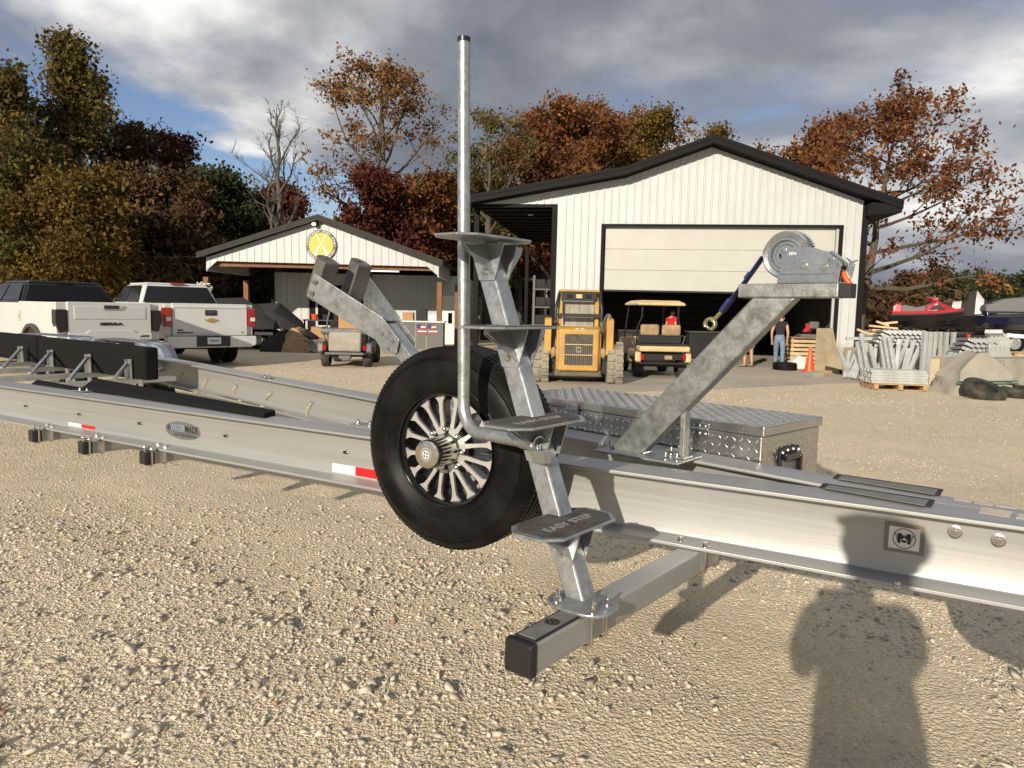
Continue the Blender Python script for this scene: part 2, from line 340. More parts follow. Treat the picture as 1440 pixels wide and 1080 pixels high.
pmat('seat_grey', (0.12, 0.12, 0.12), 0.7); pmat('cover_black', (0.018, 0.018, 0.018), 0.8, var=0.2, vscale=5); pmat('cover_white', (0.55, 0.53, 0.52), 0.7, var=0.1, vscale=5)
pmat('tarp', (0.29, 0.275, 0.245), 0.8, var=0.2, vscale=3, dirt=(0.28, 0.24, 0.17), dscale=3, damt=0.6); pmat('green_strap', (0.02, 0.10, 0.06), 0.7)
pmat('cloth_black', (0.012, 0.012, 0.013), 0.9); pmat('denim', (0.13, 0.19, 0.26), 0.85, var=0.25, vscale=8); pmat('khaki', (0.34, 0.27, 0.17), 0.85, var=0.15, vscale=8)
pmat('cloth_grey', (0.30, 0.28, 0.25), 0.85, var=0.1, vscale=8); pmat('skin', (0.42, 0.23, 0.15), 0.55, var=0.1, vscale=10); pmat('hair', (0.015, 0.011, 0.008), 0.6); pmat('cloth_red', (0.45, 0.015, 0.02), 0.8)
pmat('shoe', (0.16, 0.15, 0.13), 0.7); pmat('pink', (0.62, 0.05, 0.16), 0.6); pmat('flag_red', (0.35, 0.03, 0.04), 0.7); pmat('flag_blue', (0.03, 0.045, 0.16), 0.7); pmat('teal', (0.03, 0.30, 0.27), 0.6)
pmat('bark', (0.085, 0.068, 0.052), 0.9, var=0.4, vscale=5, streak=(6, 6, 1.2), bump=0.6, bscale=10, bdist=0.03); pmat('bark_pale', (0.085, 0.075, 0.062), 0.9, var=0.35, vscale=5, streak=(6, 6, 1.2))
# diamond plate: raised lens-shaped bars laid alternately at plus and minus 45 degrees (uv in metres)
def diamond(name, base=(0.66, 0.655, 0.64), rough=0.22, s=0.030, metal=0.92):
    m = bpy.data.materials.new(name); m.use_nodes = True; t = m.node_tree; b = t.nodes['Principled BSDF']
    b.inputs['Metallic'].default_value = metal; uvn = N(t, 'ShaderNodeUVMap'); sp = N(t, 'ShaderNodeSeparateXYZ'); t.links.new(uvn.outputs[0], sp.inputs[0])
    u = MATH(t, 'DIVIDE', sp.outputs[0], s); v = MATH(t, 'DIVIDE', sp.outputs[1], s)
    par = MATH(t, 'MODULO', MATH(t, 'ADD', MATH(t, 'ADD', MATH(t, 'FLOOR', u), MATH(t, 'FLOOR', v)), 1000), 2.0)
    sg = MATH(t, 'SUBTRACT', MATH(t, 'MULTIPLY', par, 2.0), 1.0)
    fu = MATH(t, 'SUBTRACT', MATH(t, 'FRACT', u), 0.5); fv = MATH(t, 'MULTIPLY', MATH(t, 'SUBTRACT', MATH(t, 'FRACT', v), 0.5), sg)
    a = MATH(t, 'MULTIPLY', MATH(t, 'ADD', fu, fv), 0.7071); c = MATH(t, 'MULTIPLY', MATH(t, 'SUBTRACT', fu, fv), 0.7071)
    e = MATH(t, 'ADD', MATH(t, 'POWER', MATH(t, 'ABSOLUTE', MATH(t, 'DIVIDE', a, 0.56)), 2.0), MATH(t, 'POWER', MATH(t, 'ABSOLUTE', MATH(t, 'DIVIDE', c, 0.135)), 2.0))
    h = MATH(t, 'SUBTRACT', 1.0, e, clamp=True)
    h = RAMP(t, h, [(0.0, 0.0), (0.5, 1.0)])
    tcn = N(t, 'ShaderNodeTexCoord'); n1 = NOISE(t, tcn.outputs['Object'], 7.0, 5, 0.6)
    cc = RAMP(t, n1, [(0.3, tuple(x * 0.8 for x in base)), (0.7, tuple(min(1, x * 1.1) for x in base))]); t.links.new(cc, b.inputs['Base Color'])
    t.links.new(MATH(t, 'ADD', MATH(t, 'MULTIPLY', n1, 0.2), rough - 0.08), b.inputs['Roughness'])
    bp = N(t, 'ShaderNodeBump'); bp.inputs['Strength'].default_value = 0.35; bp.inputs['Distance'].default_value = 0.003; t.links.new(h, bp.inputs['Height']); t.links.new(bp.outputs[0], b.inputs['Normal'])
    MT[name] = m
diamond('diamond_fender', (0.50, 0.53, 0.58), 0.24, 0.05)
def box_uv(o):
    me = o.data; uv = me.uv_layers.new(name='UVMap')
    for p in me.polygons:
        n = p.normal; k = max(range(3), key=lambda i: abs(n[i])); ij = [i for i in range(3) if i != k]
        for li in p.loop_indices:
            c = me.vertices[me.loops[li].vertex_index].co; uv.data[li].uv = (c[ij[0]], c[ij[1]])
# tinted materials: a per-face tint chooses the colour on a ramp
def tint_mat(name, stops, rough=0.85, trans=0.0, bump=0.0, bscale=60, nvar=0.0):
    m = bpy.data.materials.new(name); m.use_nodes = True; t = m.node_tree; b = t.nodes['Principled BSDF']; b.inputs['Roughness'].default_value = rough
    b.inputs['Specular IOR Level'].default_value = 0.25
    at = N(t, 'ShaderNodeAttribute'); at.attribute_name = 'tint'
    f = at.outputs['Fac']; tcn = N(t, 'ShaderNodeTexCoord')
    if nvar > 0: f = MATH(t, 'ADD', f, MATH(t, 'MULTIPLY', MATH(t, 'SUBTRACT', NOISE(t, tcn.outputs['Object'], 0.35, 3), 0.5), nvar), clamp=True)
    c = RAMP(t, f, stops)
    if bump > 0:
        n1 = NOISE(t, tcn.outputs['Object'], bscale, 4, 0.6); c = MIXC(t, 1.0, c, RAMP(t, n1, [(0.3, 0.82), (0.7, 1.12)]), 'MULTIPLY')
        bp = N(t, 'ShaderNodeBump'); bp.inputs['Strength'].default_value = bump; bp.inputs['Distance'].default_value = 0.004; t.links.new(n1, bp.inputs['Height']); t.links.new(bp.outputs[0], b.inputs['Normal'])
    t.links.new(c, b.inputs['Base Color'])
    if trans > 0:
        tr = N(t, 'ShaderNodeBsdfTranslucent'); t.links.new(c, tr.inputs[0]); mx = N(t, 'ShaderNodeMixShader'); mx.inputs[0].default_value = trans
        t.links.new(b.outputs[0], mx.inputs[1]); t.links.new(tr.outputs[0], mx.inputs[2]); t.links.new(mx.outputs[0], t.nodes['Material Output'].inputs[0])
    MT[name] = m
tint_mat('stone', [(0.0, (0.25, 0.24, 0.22)), (0.3, (0.42, 0.39, 0.33)), (0.6, (0.55, 0.49, 0.39)), (0.85, (0.59, 0.53, 0.43)), (0.955, (0.66, 0.61, 0.53)), (0.985, (0.38, 0.22, 0.13))], 0.9, bump=0.35, bscale=90)
tint_mat('leaf_rust', [(0.0, (0.065, 0.025, 0.012)), (0.5, (0.150, 0.057, 0.023)), (0.85, (0.242, 0.100, 0.034)), (1.0, (0.328, 0.185, 0.057))], 0.8, 0.3, nvar=0.6)
tint_mat('leaf_red', [(0.0, (0.044, 0.014, 0.010)), (0.5, (0.105, 0.031, 0.019)), (1.0, (0.184, 0.060, 0.027))], 0.8, 0.3, nvar=0.5)
tint_mat('leaf_brown', [(0.0, (0.033, 0.018, 0.010)), (0.5, (0.075, 0.044, 0.021)), (1.0, (0.146, 0.085, 0.035))], 0.8, 0.25, nvar=0.6)
tint_mat('leaf_gold', [(0.0, (0.046, 0.032, 0.008)), (0.5, (0.110, 0.071, 0.014)), (1.0, (0.202, 0.131, 0.025))], 0.8, 0.3, nvar=0.6)
tint_mat('leaf_olive', [(0.0, (0.039, 0.038, 0.013)), (0.45, (0.090, 0.079, 0.023)), (0.8, (0.172, 0.124, 0.035)), (1.0, (0.254, 0.147, 0.043))], 0.8, 0.3, nvar=0.6)
tint_mat('leaf_green', [(0.0, (0.017, 0.024, 0.010)), (0.5, (0.036, 0.046, 0.017)), (1.0, (0.082, 0.077, 0.026))], 0.8, 0.25, nvar=0.5)
tint_mat('leaf_orange', [(0.0, (0.084, 0.041, 0.013)), (0.5, (0.198, 0.099, 0.030)), (1.0, (0.334, 0.182, 0.053))], 0.8, 0.3, nvar=0.6)
# ================================================================== ground
def vnoise(x, y, s, seed=0):                       # smooth value noise on arrays
    x = np.asarray(x) / s + seed * 17.3; y = np.asarray(y) / s - seed * 9.1
    xi = np.floor(x).astype(int); yi = np.floor(y).astype(int); fx = x - xi; fy = y - yi
    fx = fx * fx * (3 - 2 * fx); fy = fy * fy * (3 - 2 * fy)
    def h(a, b):
        n = np.sin(a * 127.1 + b * 311.7 + seed * 74.7) * 43758.5453; return n - np.floor(n)
    return (h(xi, yi) * (1 - fx) + h(xi + 1, yi) * fx) * (1 - fy) + (h(xi, yi + 1) * (1 - fx) + h(xi + 1, yi + 1) * fx) * fy
def ground_z(x, y):
    near = np.clip((15.0 - np.hypot(x, y)) / 6.0, 0, 1)
    z = (vnoise(x, y, 1.6, 1) - 0.5) * 0.035 + (vnoise(x, y, 0.45, 2) - 0.5) * 0.020 + (vnoise(x, y, 0.14, 3) - 0.5) * 0.010
    return z * near
def gz(x, y): return float(ground_z(np.array([x]), np.array([y]))[0])
def axis_pts(lo, hi, step, far, k=1.35):
    a = list(np.arange(lo, hi + 1e-6, step)); s = step; p = hi
    while p < far: s *= k; p += s; a.append(p)
    s = step; p = lo; b = []
    while p > -far: s *= k; p -= s; b.append(p)
    return np.array(b[::-1] + a)
gx = axis_pts(-6.5, 6.5, 0.06, 900.0); gy = axis_pts(0.4, 11.0, 0.06, 900.0)
X, Y = np.meshgrid(gx, gy); Zg = ground_z(X, Y)
nx, ny = len(gx), len(gy); idx = np.arange(nx * ny).reshape(ny, nx)
quads = np.stack([idx[:-1, :-1], idx[:-1, 1:], idx[1:, 1:], idx[1:, :-1]], -1).reshape(-1, 4)
def np_mesh(name, V, Fq):
    k = Fq.shape[1]; me = bpy.data.meshes.new(name); me.vertices.add(len(V)); me.vertices.foreach_set('co', V.astype(np.float32).ravel())
    me.loops.add(Fq.size); me.loops.foreach_set('vertex_index', Fq.astype(np.int32).ravel())
    me.polygons.add(len(Fq)); me.polygons.foreach_set('loop_start', (np.arange(len(Fq)) * k).astype(np.int32)); me.update(calc_edges=True); return me
gme = np_mesh('ground', np.stack([X, Y, Zg], -1).reshape(-1, 3), quads)
gme.polygons.foreach_set('use_smooth', [True] * len(gme.polygons))
ground = bpy.data.objects.new('ground', gme); col.objects.link(ground); tag(ground, 'tan gravel and packed dirt yard', kind='structure')
m = bpy.data.materials.new('ground'); m.use_nodes = True; t = m.node_tree; b = t.nodes['Principled BSDF']; b.inputs['Roughness'].default_value = 0.95; b.inputs['Specular IOR Level'].default_value = 0.15
tcn = N(t, 'ShaderNodeTexCoord'); ov = tcn.outputs['Object']
nL = NOISE(t, ov, 0.55, 5, 0.6); nM = NOISE(t, ov, 4.0, 5, 0.6); nS = NOISE(t, ov, 60.0, 4, 0.65)
def VOR(scale):
    v = N(t, 'ShaderNodeTexVoronoi'); v.inputs['Scale'].default_value = scale; t.links.new(ov, v.inputs['Vector']); return v
v1, v2 = VOR(55.0), VOR(130.0)
sc1 = N(t, 'ShaderNodeSeparateColor'); t.links.new(v1.outputs['Color'], sc1.inputs[0])
sc2 = N(t, 'ShaderNodeSeparateColor'); t.links.new(v2.outputs['Color'], sc2.inputs[0])
base = RAMP(t, nL, [(0.30, (0.55, 0.455, 0.315)), (0.50, (0.66, 0.545, 0.37)), (0.70, (0.72, 0.605, 0.43))])
base = MIXC(t, 1.0, base, RAMP(t, nM, [(0.3, 0.86), (0.7, 1.10)]), 'MULTIPLY')
base = MIXC(t, MATH(t, 'MULTIPLY', RAMP(t, sc1.outputs[0], [(0.45, 0.0), (0.6, 1.0)]), 0.55), base, RAMP(t, sc1.outputs[1], [(0.0, (0.44, 0.385, 0.30)), (1.0, (0.76, 0.665, 0.51))]))
base = MIXC(t, 0.35, base, RAMP(t, sc2.outputs[0], [(0.0, (0.42, 0.355, 0.26)), (1.0, (0.80, 0.69, 0.52))]))
base = MIXC(t, 1.0, base, RAMP(t, nS, [(0.3, 0.86), (0.7, 1.10)]), 'MULTIPLY')
t.links.new(base, b.inputs['Base Color'])
hgt = MATH(t, 'ADD', MATH(t, 'MULTIPLY', MATH(t, 'SUBTRACT', 0.6, v1.outputs['Distance']), 0.9), MATH(t, 'ADD', MATH(t, 'MULTIPLY', MATH(t, 'SUBTRACT', 0.6, v2.outputs['Distance']), 0.45), MATH(t, 'MULTIPLY', nS, 0.5)))
bp = N(t, 'ShaderNodeBump'); bp.inputs['Strength'].default_value = 0.9; bp.inputs['Distance'].default_value = 0.016; t.links.new(hgt, bp.inputs['Height']); t.links.new(bp.outputs[0], b.inputs['Normal'])
gme.materials.append(m)
# ---- stones: angular hulls
def hull(seed):
    r = random.Random(seed); bm = bmesh.new()
    for i in range(8):
        a = Vector((r.gauss(0, 1), r.gauss(0, 1), r.gauss(0, 1))).normalized(); bm.verts.new((a.x * r.uniform(0.8, 1.05), a.y * r.uniform(0.6, 0.85), a.z * r.uniform(0.40, 0.62)))
    res = bmesh.ops.convex_hull(bm, input=bm.verts)
    bmesh.ops.delete(bm, geom=[g for g in res['geom_interior'] if isinstance(g, bmesh.types.BMVert)], context='VERTS')
    bmesh.ops.recalc_face_normals(bm, faces=bm.faces); bmesh.ops.triangulate(bm, faces=bm.faces); bm.verts.index_update()
    V = np.array([v.co[:] for v in bm.verts]); Ft = np.array([[v.index for v in f.verts] for f in bm.faces]); bm.free(); return V, Ft
HULLS = [hull(100 + i) for i in range(28)]
def scatter(name, P, S, parent, kind_stuff=True):
    Vs, Fs, T = [], [], []; off = 0; n = len(P); yaw = rng.uniform(0, 2 * PI, n); tl = rng.normal(0, 0.35, (n, 2)); which = rng.integers(0, len(HULLS), n); tint = np.clip(rng.beta(2.2, 2.0, n), 0, 0.96); tint[rng.random(n) < 0.008] = 1.0
    for h, (V, Ft) in enumerate(HULLS):
        s = np.where(which == h)[0]
        if not len(s): continue
        W = V[None] * S[s][:, None, None]; c, sn = np.cos(tl[s, 0]), np.sin(tl[s, 0])
        y = W[..., 1] * c[:, None] - W[..., 2] * sn[:, None]; z = W[..., 1] * sn[:, None] + W[..., 2] * c[:, None]
        c, sn = np.cos(yaw[s]), np.sin(yaw[s]); x = W[..., 0]
        Wn = np.stack([x * c[:, None] - y * sn[:, None], x * sn[:, None] + y * c[:, None], z], -1) + P[s][:, None, :]
        Vs.append(Wn.reshape(-1, 3)); Fs.append((Ft[None] + (np.arange(len(s)) * len(V))[:, None, None]).reshape(-1, 3) + off); off += len(s) * len(V)
        T.append(np.repeat(tint[s], len(Ft)))
    me = np_mesh(name, np.concatenate(Vs), np.concatenate(Fs)); at = me.attributes.new('tint', 'FLOAT', 'FACE'); at.data.foreach_set('value', np.concatenate(T).astype(np.float32))
    me.materials.append(MT['stone']); o = bpy.data.objects.new(name, me); col.objects.link(o); o.parent = parent
    return o
def stone_density(x, y):
    patch = vnoise(x, y, 0.9, 5) * 0.55 + vnoise(x, y, 0.35, 6) * 0.45
    left = 1 / (1 + np.exp((x + 0.25 - 0.22 * (y - 2.5)) / 0.35))
    return np.clip(0.12 + 0.80 * left + 2.6 * (patch - 0.44), 0.04, 1.0)
def field(n, x0, x1, y0, y1, s0, s1, pw, thr=1.0, sink=0.0):
    x = rng.uniform(x0, x1, n); y = rng.uniform(y0, y1, n)
    inside = np.abs(x) < 0.80 * (y + 0.45); soft = np.clip((y1 - y) / (0.35 * (y1 - y0)), 0, 1) * np.clip((y - y0) / (0.1 * (y1 - y0)) + (0.5 if y0 < 2 else 0), 0, 1); thr = thr * soft; keep = inside & (rng.random(n) < stone_density(x, y) * thr); x, y = x[keep], y[keep]
    s = s0 + (s1 - s0) * rng.random(len(x)) ** pw; z = ground_z(x, y) + s * sink
    return np.stack([x, y, z], -1), s
sets = [field(120000, -4.2, 4.2, 1.9, 5.4, 0.004, 0.015, 2.4, 1.0, 0.06), field(16000, -4.2, 4.2, 1.9, 6.0, 0.011, 0.027, 2.4, 1.0, 0.18), field(50000, -8, 8, 4.8, 12.0, 0.006, 0.020, 2.4, 0.85), field(26000, -13, 13, 10.5, 20.0, 0.010, 0.026, 2.0, 0.8)]
P = np.concatenate([s[0] for s in sets]); S = np.concatenate([s[1] for s in sets])
gravel = scatter('gravel', P, S, None); tag(gravel, 'loose crushed limestone gravel scattered over the yard', 'gravel', kind='stuff')
big, bs = field(1500, -3.6, 3.6, 2.1, 5.2, 0.024, 0.044, 2.6, 1.0, 0.30); big, bs = big[:290], bs[:290]
stone_src = []
for h in range(12):
    V, Ft = HULLS[h]; me = np_mesh('stone', V, Ft); at = me.attributes.new('tint', 'FLOAT', 'FACE'); at.data.foreach_set('value', np.full(len(Ft), 0.12 + 0.07 * h, np.float32)); me.materials.append(MT['stone']); stone_src.append(me)
for i in range(len(big)):
    o = bpy.data.objects.new('stone', stone_src[i % 12]); col.objects.link(o); o.parent = ground; o.location = big[i]; s = float(bs[i]); o.scale = (s, s, s * 0.8); o.rotation_euler = (random.gauss(0, .25), random.gauss(0, .25), random.uniform(0, 6.28))
# ================================================================== the boat trailer
ZT, ZB = 0.944, 0.69
D1 = Vector((-0.863, 0.506, 0)).normalized()           # near rail, towards the rear (left)
NR = Vector((-D1.y, D1.x, 0)); NR = NR if NR.y < 0 else -NR   # near rail outward normal (towards the camera)
D2 = Vector((-0.685, 0.728, 0)).normalized(); N2 = Vector((D2.y, -D2.x, 0))   # far rail, outward normal away from the camera
AX = (D1 + D2).normalized(); NA = Vector((AX.y, -AX.x, 0))    # trailer axis (towards the rear), across it (away)
UP = Vector((0, 0, 1))
A0 = Vector((0, 3.022, 0)); F0 = Vector((-0.923, 4.815, 0)); FLW = 0.175
_M = Matrix(((D1.x, -D2.x), (D1.y, -D2.y))); _st = _M.inverted() @ Vector(((F0 - A0).x, (F0 - A0).y)); APEX = A0 + D1 * _st[0]
CL = APEX + NA * 0.15                                          # point on the centre line
rail_mat('rail_near', math.atan2(D1.y, D1.x)); rail_mat('rail_far', math.atan2(D2.y, D2.x)); rail_mat('cross_alu', math.atan2(NA.y, NA.x))
trailer = thing('boat_trailer', 'long aluminium boat trailer with spare wheel, boarding steps and winch, parked on the gravel', 'trailer', (0.3, 2.9, 0))
def T(mb, name, m, parent=None, **kw): return build(mb, name, m, parent or trailer, world=True, **kw)
def ibeam(p0, p1, outn, m, clip=None, name='rail_beam'):
    """extruded I section; p0, p1 on the outer top edge at z = 0; outn points to the outer side"""
    tf, tw = 0.013, 0.0085; inn = -outn; wd = FLW; prof = []
    def P(a, z): prof.append((a, z))
    c = wd / 2; r = 0.016
    P(0, ZT); P(wd, ZT); P(wd, ZT - tf)
    P(c + tw / 2 + r, ZT - tf - 0.006); P(c + tw / 2 + r * .3, ZT - tf - 0.011); P(c + tw / 2, ZT - tf - 0.011 - r)
    P(c + tw / 2, ZB + tf + 0.011 + r); P(c + tw / 2 + r * .3, ZB + tf + 0.011); P(c + tw / 2 + r, ZB + tf + 0.006)
    P(wd, ZB + tf); P(wd, ZB); P(0, ZB); P(0, ZB + tf)
    P(c - tw / 2 - r, ZB + tf + 0.006); P(c - tw / 2 - r * .3, ZB + tf + 0.011); P(c - tw / 2, ZB + tf + 0.011 + r)
    P(c - tw / 2, ZT - tf - 0.011 - r); P(c - tw / 2 - r * .3, ZT - tf - 0.011); P(c - tw / 2 - r, ZT - tf - 0.006); P(0, ZT - tf)
    mb = MB(); mb.prism([p0 + inn * a + UP * z for a, z in prof], p1 - p0)
    o = T(mb, name, m, smooth=35, bevel=0.0025, fix=True)
    if clip is not None:
        bm = bmesh.new(); bm.from_mesh(o.data); co, no = clip
        bmesh.ops.bisect_plane(bm, geom=bm.verts[:] + bm.edges[:] + bm.faces[:], plane_co=co - trailer.location, plane_no=no, clear_outer=True)
        bmesh.ops.holes_fill(bm, edges=[e for e in bm.edges if len(e.link_faces) == 1]); bm.to_mesh(o.data); bm.free()
    return o
near_rail = ibeam(A0 - D1 * 2.9, A0 + D1 * 7.6, NR, 'rail_near')
inner_edge = A0 - NR * (FLW + 0.003)
far_rail = ibeam(F0 + N2 * FLW + D2 * 6.0, F0 + N2 * FLW - D2 * 5.5, N2, 'rail_far', clip=(inner_edge, NR))
def web(px, py): return PP(px, py, A0 - NR * (FLW / 2 - 0.00425), NR)       # a point on the near rail's outer web face
WEBN = NR
def nut(mb, p, n, r=0.011, h=0.012, stud=0.0):
    p = Vector(p); n = Vector(n).normalized(); mb.cyl(p, p + n * 0.003, r * 1.55, 14); mb.cyl(p + n * 0.003, p + n * (0.003 + h), r, 6)
    if stud: mb.cyl(p + n * h, p + n * (h + stud), r * 0.52, 8)
def bolt_part(p, n, r=0.011, h=0.012, stud=0.0, parent=None, m='stainless', name='bolt'):
    mb = MB(); nut(mb, p, n, r, h, stud); return T(mb, name, m, parent, smooth=40)
# small clips along the web, reflectors, badges
for px, py in ((37, 570.5), (112, 582), (197, 595), (318, 612.5), (486, 635.5)):
    mb = MB(); p = web(px, py); mb.box(p + NR * 0.004, (0.045, 0.014, 0.008), frame(-D1, UP)); o = T(mb, 'wire_clip', 'aluminium', bevel=0.003)
    mb = MB(); mb.box(p + NR * 0.007 - D1 * 0.006, (0.016, 0.016, 0.013), frame(-D1, UP)); T(mb, 'clip_insert', 'black_plastic', o)
def decal(c0, w, h, name, m, lift=0.0012, parent=None, face=NR, ex=None):
    mb = MB(); ex = ex or -D1; mb.box(Vector(c0) + face * lift, (w, h, 0.0018), frame(ex, face)); return T(mb, name, m, parent)
for (px, py), wd in (((115, 602), 0.30), ((500, 663.5), 0.305)):
    c = web(px, py)
    rf = decal(c + D1 * wd * 0.25, wd * 0.5, 0.05, 'reflector_tape', 'sticker_white'); rf['label'] = 'white half of the reflective tape'
    rf = decal(c - D1 * wd * 0.25, wd * 0.5, 0.05, 'reflector_tape', 'sticker_red'); rf['label'] = 'red half of the reflective tape'
# oval maker's badge
c = web(257, 605.5); mb = MB(); ring = []
for k in range(40):
    a = 2 * PI * k / 40; ring.append(c + NR * 0.001 - D1 * (math.cos(a) * 0.158) + UP * (math.sin(a) * 0.052))
mb.prism(ring, NR * 0.002); bd = T(mb, 'maker_badge', 'badge_silver')
put_text('WATER', 0.054, 'lettering', 'print_blue', bd, c + NR * 0.0033 + D1 * 0.043 + UP * 0.010, -D1, NR, 0.0003, 0.0004, sx=0.72)
put_text('MADE', 0.054, 'lettering', 'print_black', bd, c + NR * 0.0033 - D1 * 0.083 + UP * 0.010, -D1, NR, 0.0003, 0.0012, sx=0.80)
put_text('LAKE OF THE OZARKS, MO', 0.0165, 'lettering', 'print_black', bd, c + NR * 0.0033 - D1 * 0.02 - UP * 0.029, -D1, NR, 0.0003, 0.0004)
mb = MB(); mb.box(c + NR * 0.0036 - UP * 0.0155 - D1 * 0.02, (0.2, 0.002, 0.0008), frame(-D1, NR)); T(mb, 'underline', 'print_black', bd)
mb = MB(); mb.lathe([(0.0165, 0.0), (0.0165, 0.0008), (0.0135, 0.0008), (0.0135, 0.0)], c + NR * 0.0032 + D1 * 0.122 + UP * 0.010, NR, 24); T(mb, 'logo_ring', 'print_black', bd)
put_text('M', 0.020, 'lettering', 'print_black', bd, c + NR * 0.0033 + D1 * 0.122 + UP * 0.010, -D1, NR, 0.0003, 0.0008)
# square badge with the ringed M
c = web(1271.5, 757); EXR = -D1
pl = decal(c, 0.118, 0.098, 'emblem_plate', 'badge_brown', 0.0012)
decal(c, 0.090, 0.073, 'emblem_face', 'badge_bright', 0.0032, pl)
mb = MB(); mb.lathe([(0.0335, 0), (0.0335, 0.0008), (0.0312, 0.0008), (0.0312, 0)], c + NR * 0.0042, NR, 40); T(mb, 'emblem_ring', 'print_black', pl)
mb = MB()
for s in (-1, 1):
    mb.prism([c + NR * 0.0042 + EXR * (x * s) + UP * z for x, z in ((0.0290, 0.014), (0.0235, 0.015), (0.0150, -0.012), (0.0178, -0.0165))], NR * 0.0006)
mb.prism([c + NR * 0.0042 + EXR * x + UP * z for x, z in ((-0.006, -0.004), (0.006, -0.004), (0, 0.016))], NR * 0.0006)
T(mb, 'emblem_backing_letter', 'print_blue', pl, fix=True)
mb = MB()
mpoly = [(-0.019, -0.0165), (-0.010, -0.0165), (-0.010, -0.006), (-0.0045, -0.013), (0.0045, -0.013), (0.010, -0.006), (0.010, -0.0165), (0.019, -0.0165), (0.019, 0.0165), (0.009, 0.0165), (0.0, 0.005), (-0.009, 0.0165), (-0.019, 0.0165)]
mb.prism([c + NR * 0.0052 + EXR * x + UP * z for x, z in mpoly], NR * 0.0008); T(mb, 'emblem_letter', 'print_black', pl, fix=True)
mb = MB(); mb.box(c + NR * 0.0062 - UP * 0.004, (0.024, 0.0016, 0.0006), frame(EXR, NR)); mb.prism([c + NR * 0.0062 + EXR * x + UP * z for x, z in ((-0.004, -0.003), (0.005, -0.003), (0.003, 0.003), (-0.002, 0.002))], NR * 0.0004); T(mb, 'emblem_mark', 'badge_bright', pl, fix=True)
# recessed bolts at the tongue
for px, py in ((1343, 748), (1404, 760)):
    c = web(px, py); mb = MB(); mb.lathe([(0.0215, 0.0), (0.0215, 0.003), (0.017, 0.004), (0.0155, 0.001), (0.0155, 0.0005)], c + NR * 0.0005, NR, 24); o = T(mb, 'washer', 'stainless', smooth=35); bolt_part(c + NR * 0.001, NR, 0.0085, 0.007, 0.0, o)
for px, py in ((1262, 821), ):
    c = PZ(px, py + 3, ZB + 0.0133); bolt_part(Vector((c.x, c.y, ZB + 0.013)), UP, 0.010, 0.012)
# small pits and weld spatter on the far web (the wiring loops)
FW = F0 + N2 * (FLW / 2 - 0.005)
def fweb(px, py): return PP(px, py, FW, N2)
for px, py, bx_, by_ in ((256, 525, 247, 544), (293, 533, 287, 552), (334, 542, 331, 556), (384, 552, 375, 563), (440, 566, 434, 587)):
    a = fweb(px, py); b_ = fweb(bx_, by_); mid = (a + b_) / 2 + D2 * 0.03 - N2 * 0.05
    pts = [a * (1 - t) ** 2 + mid * 2 * t * (1 - t) + b_ * t * t for t in [i / 8 for i in range(9)]]
    mb = MB(); mb.tube(pts, 0.0045, 6); T(mb, 'wire_loop', 'wire_tan', smooth=60)
    mb = MB(); mb.box(a - N2 * 0.006, (0.05, 0.012, 0.015), frame(D2, UP)); T(mb, 'loop_clip', 'aluminium', bevel=0.003)
mb = MB(); pts = [fweb(x, y) - N2 * 0.05 - UP * 0.0 for x, y in ((120, 520), (200, 532), (270, 548), (330, 560), (400, 578), (452, 592))]
mb.tube(pts, 0.012, 8); hs_ = T(mb, 'wiring_harness', 'black_plastic', smooth=60)
for i in range(len(pts) - 1):
    for t in (0.25, 0.7):
        p = pts[i].lerp(pts[i + 1], t); d = (pts[i + 1] - pts[i]).normalized(); mb = MB(); mb.cyl(p - d * 0.03, p + d * 0.03, 0.014, 8); T(mb, 'harness_wrap', 'wire_tan', hs_, smooth=60)
# galvanised top clamps on the flanges
for px, py, dd, zz_ in ((118, 551, D1, ZT), (376, 532, D2, ZT), (512, 599, D1, ZT)):
    c = PZ(px, py, ZT); mb = MB(); mb.box(c + UP * 0.007, (0.13, 0.07, 0.008), frame(dd, UP)); o = T(mb, 'clamp_plate', 'zinc', bevel=0.003)
    for s in (-0.04, 0.04): bolt_part(c + dd * s + UP * 0.011, UP, 0.010, 0.010, 0.01, o, 'zinc')
# cross members below the near rail (black capped tube ends) with u-bolts
def crossbar(c, wd, ln_near, ln_far, m='cross_alu', cap=True, ub=True):
    """square tube under the rails; c: where it passes the near rail's outer edge, top at ZB - 2 mm"""
    R = frame(NA, UP); z = ZB - 0.002 - wd / 2; c = Vector((c.x, c.y, z))
    mb = MB(); p, q = c - NA * ln_near, c + NA * ln_far; th = wd
    mb.box((p + q) / 2, ((q - p).length, th, th), R); o = T(mb, 'cross_member', m, bevel=0.008, seg=3)
    if cap:
        mb = MB(); mb.box(p - NA * 0.006, (0.014, th * 1.0, th * 1.0), R); mb.box(p + NA * 0.02, (0.05, th + 0.004, th + 0.004), R)
        T(mb, 'end_cap', 'black_plastic', o, bevel=0.006)
    return o, c, z
def ubolt(c, wd, parent, z):
    """u-bolt that hugs the tube and comes up through the rail's bottom flange"""
    hw = wd / 2 + 0.006; top = ZB + 0.030; mb = MB()
    a = c + AX * hw; b_ = c - AX * hw; bz = z - wd / 2 - 0.006
    pts = [Vector((a.x, a.y, top)), Vector((a.x, a.y, bz + 0.012)), Vector((a.x, a.y, bz)) - AX * 0.010, Vector((b_.x, b_.y, bz)) + AX * 0.010, Vector((b_.x, b_.y, bz + 0.012)), Vector((b_.x, b_.y, top))]
    mb.tube(pts, 0.0065, 8); o = T(mb, 'u_bolt', 'stainless', parent, smooth=50)
    for p in (a, b_): nut(mb2 := MB(), (p.x, p.y, ZB + 0.0135), UP, 0.0115, 0.012); T(mb2, 'nut', 'stainless', parent, smooth=40)
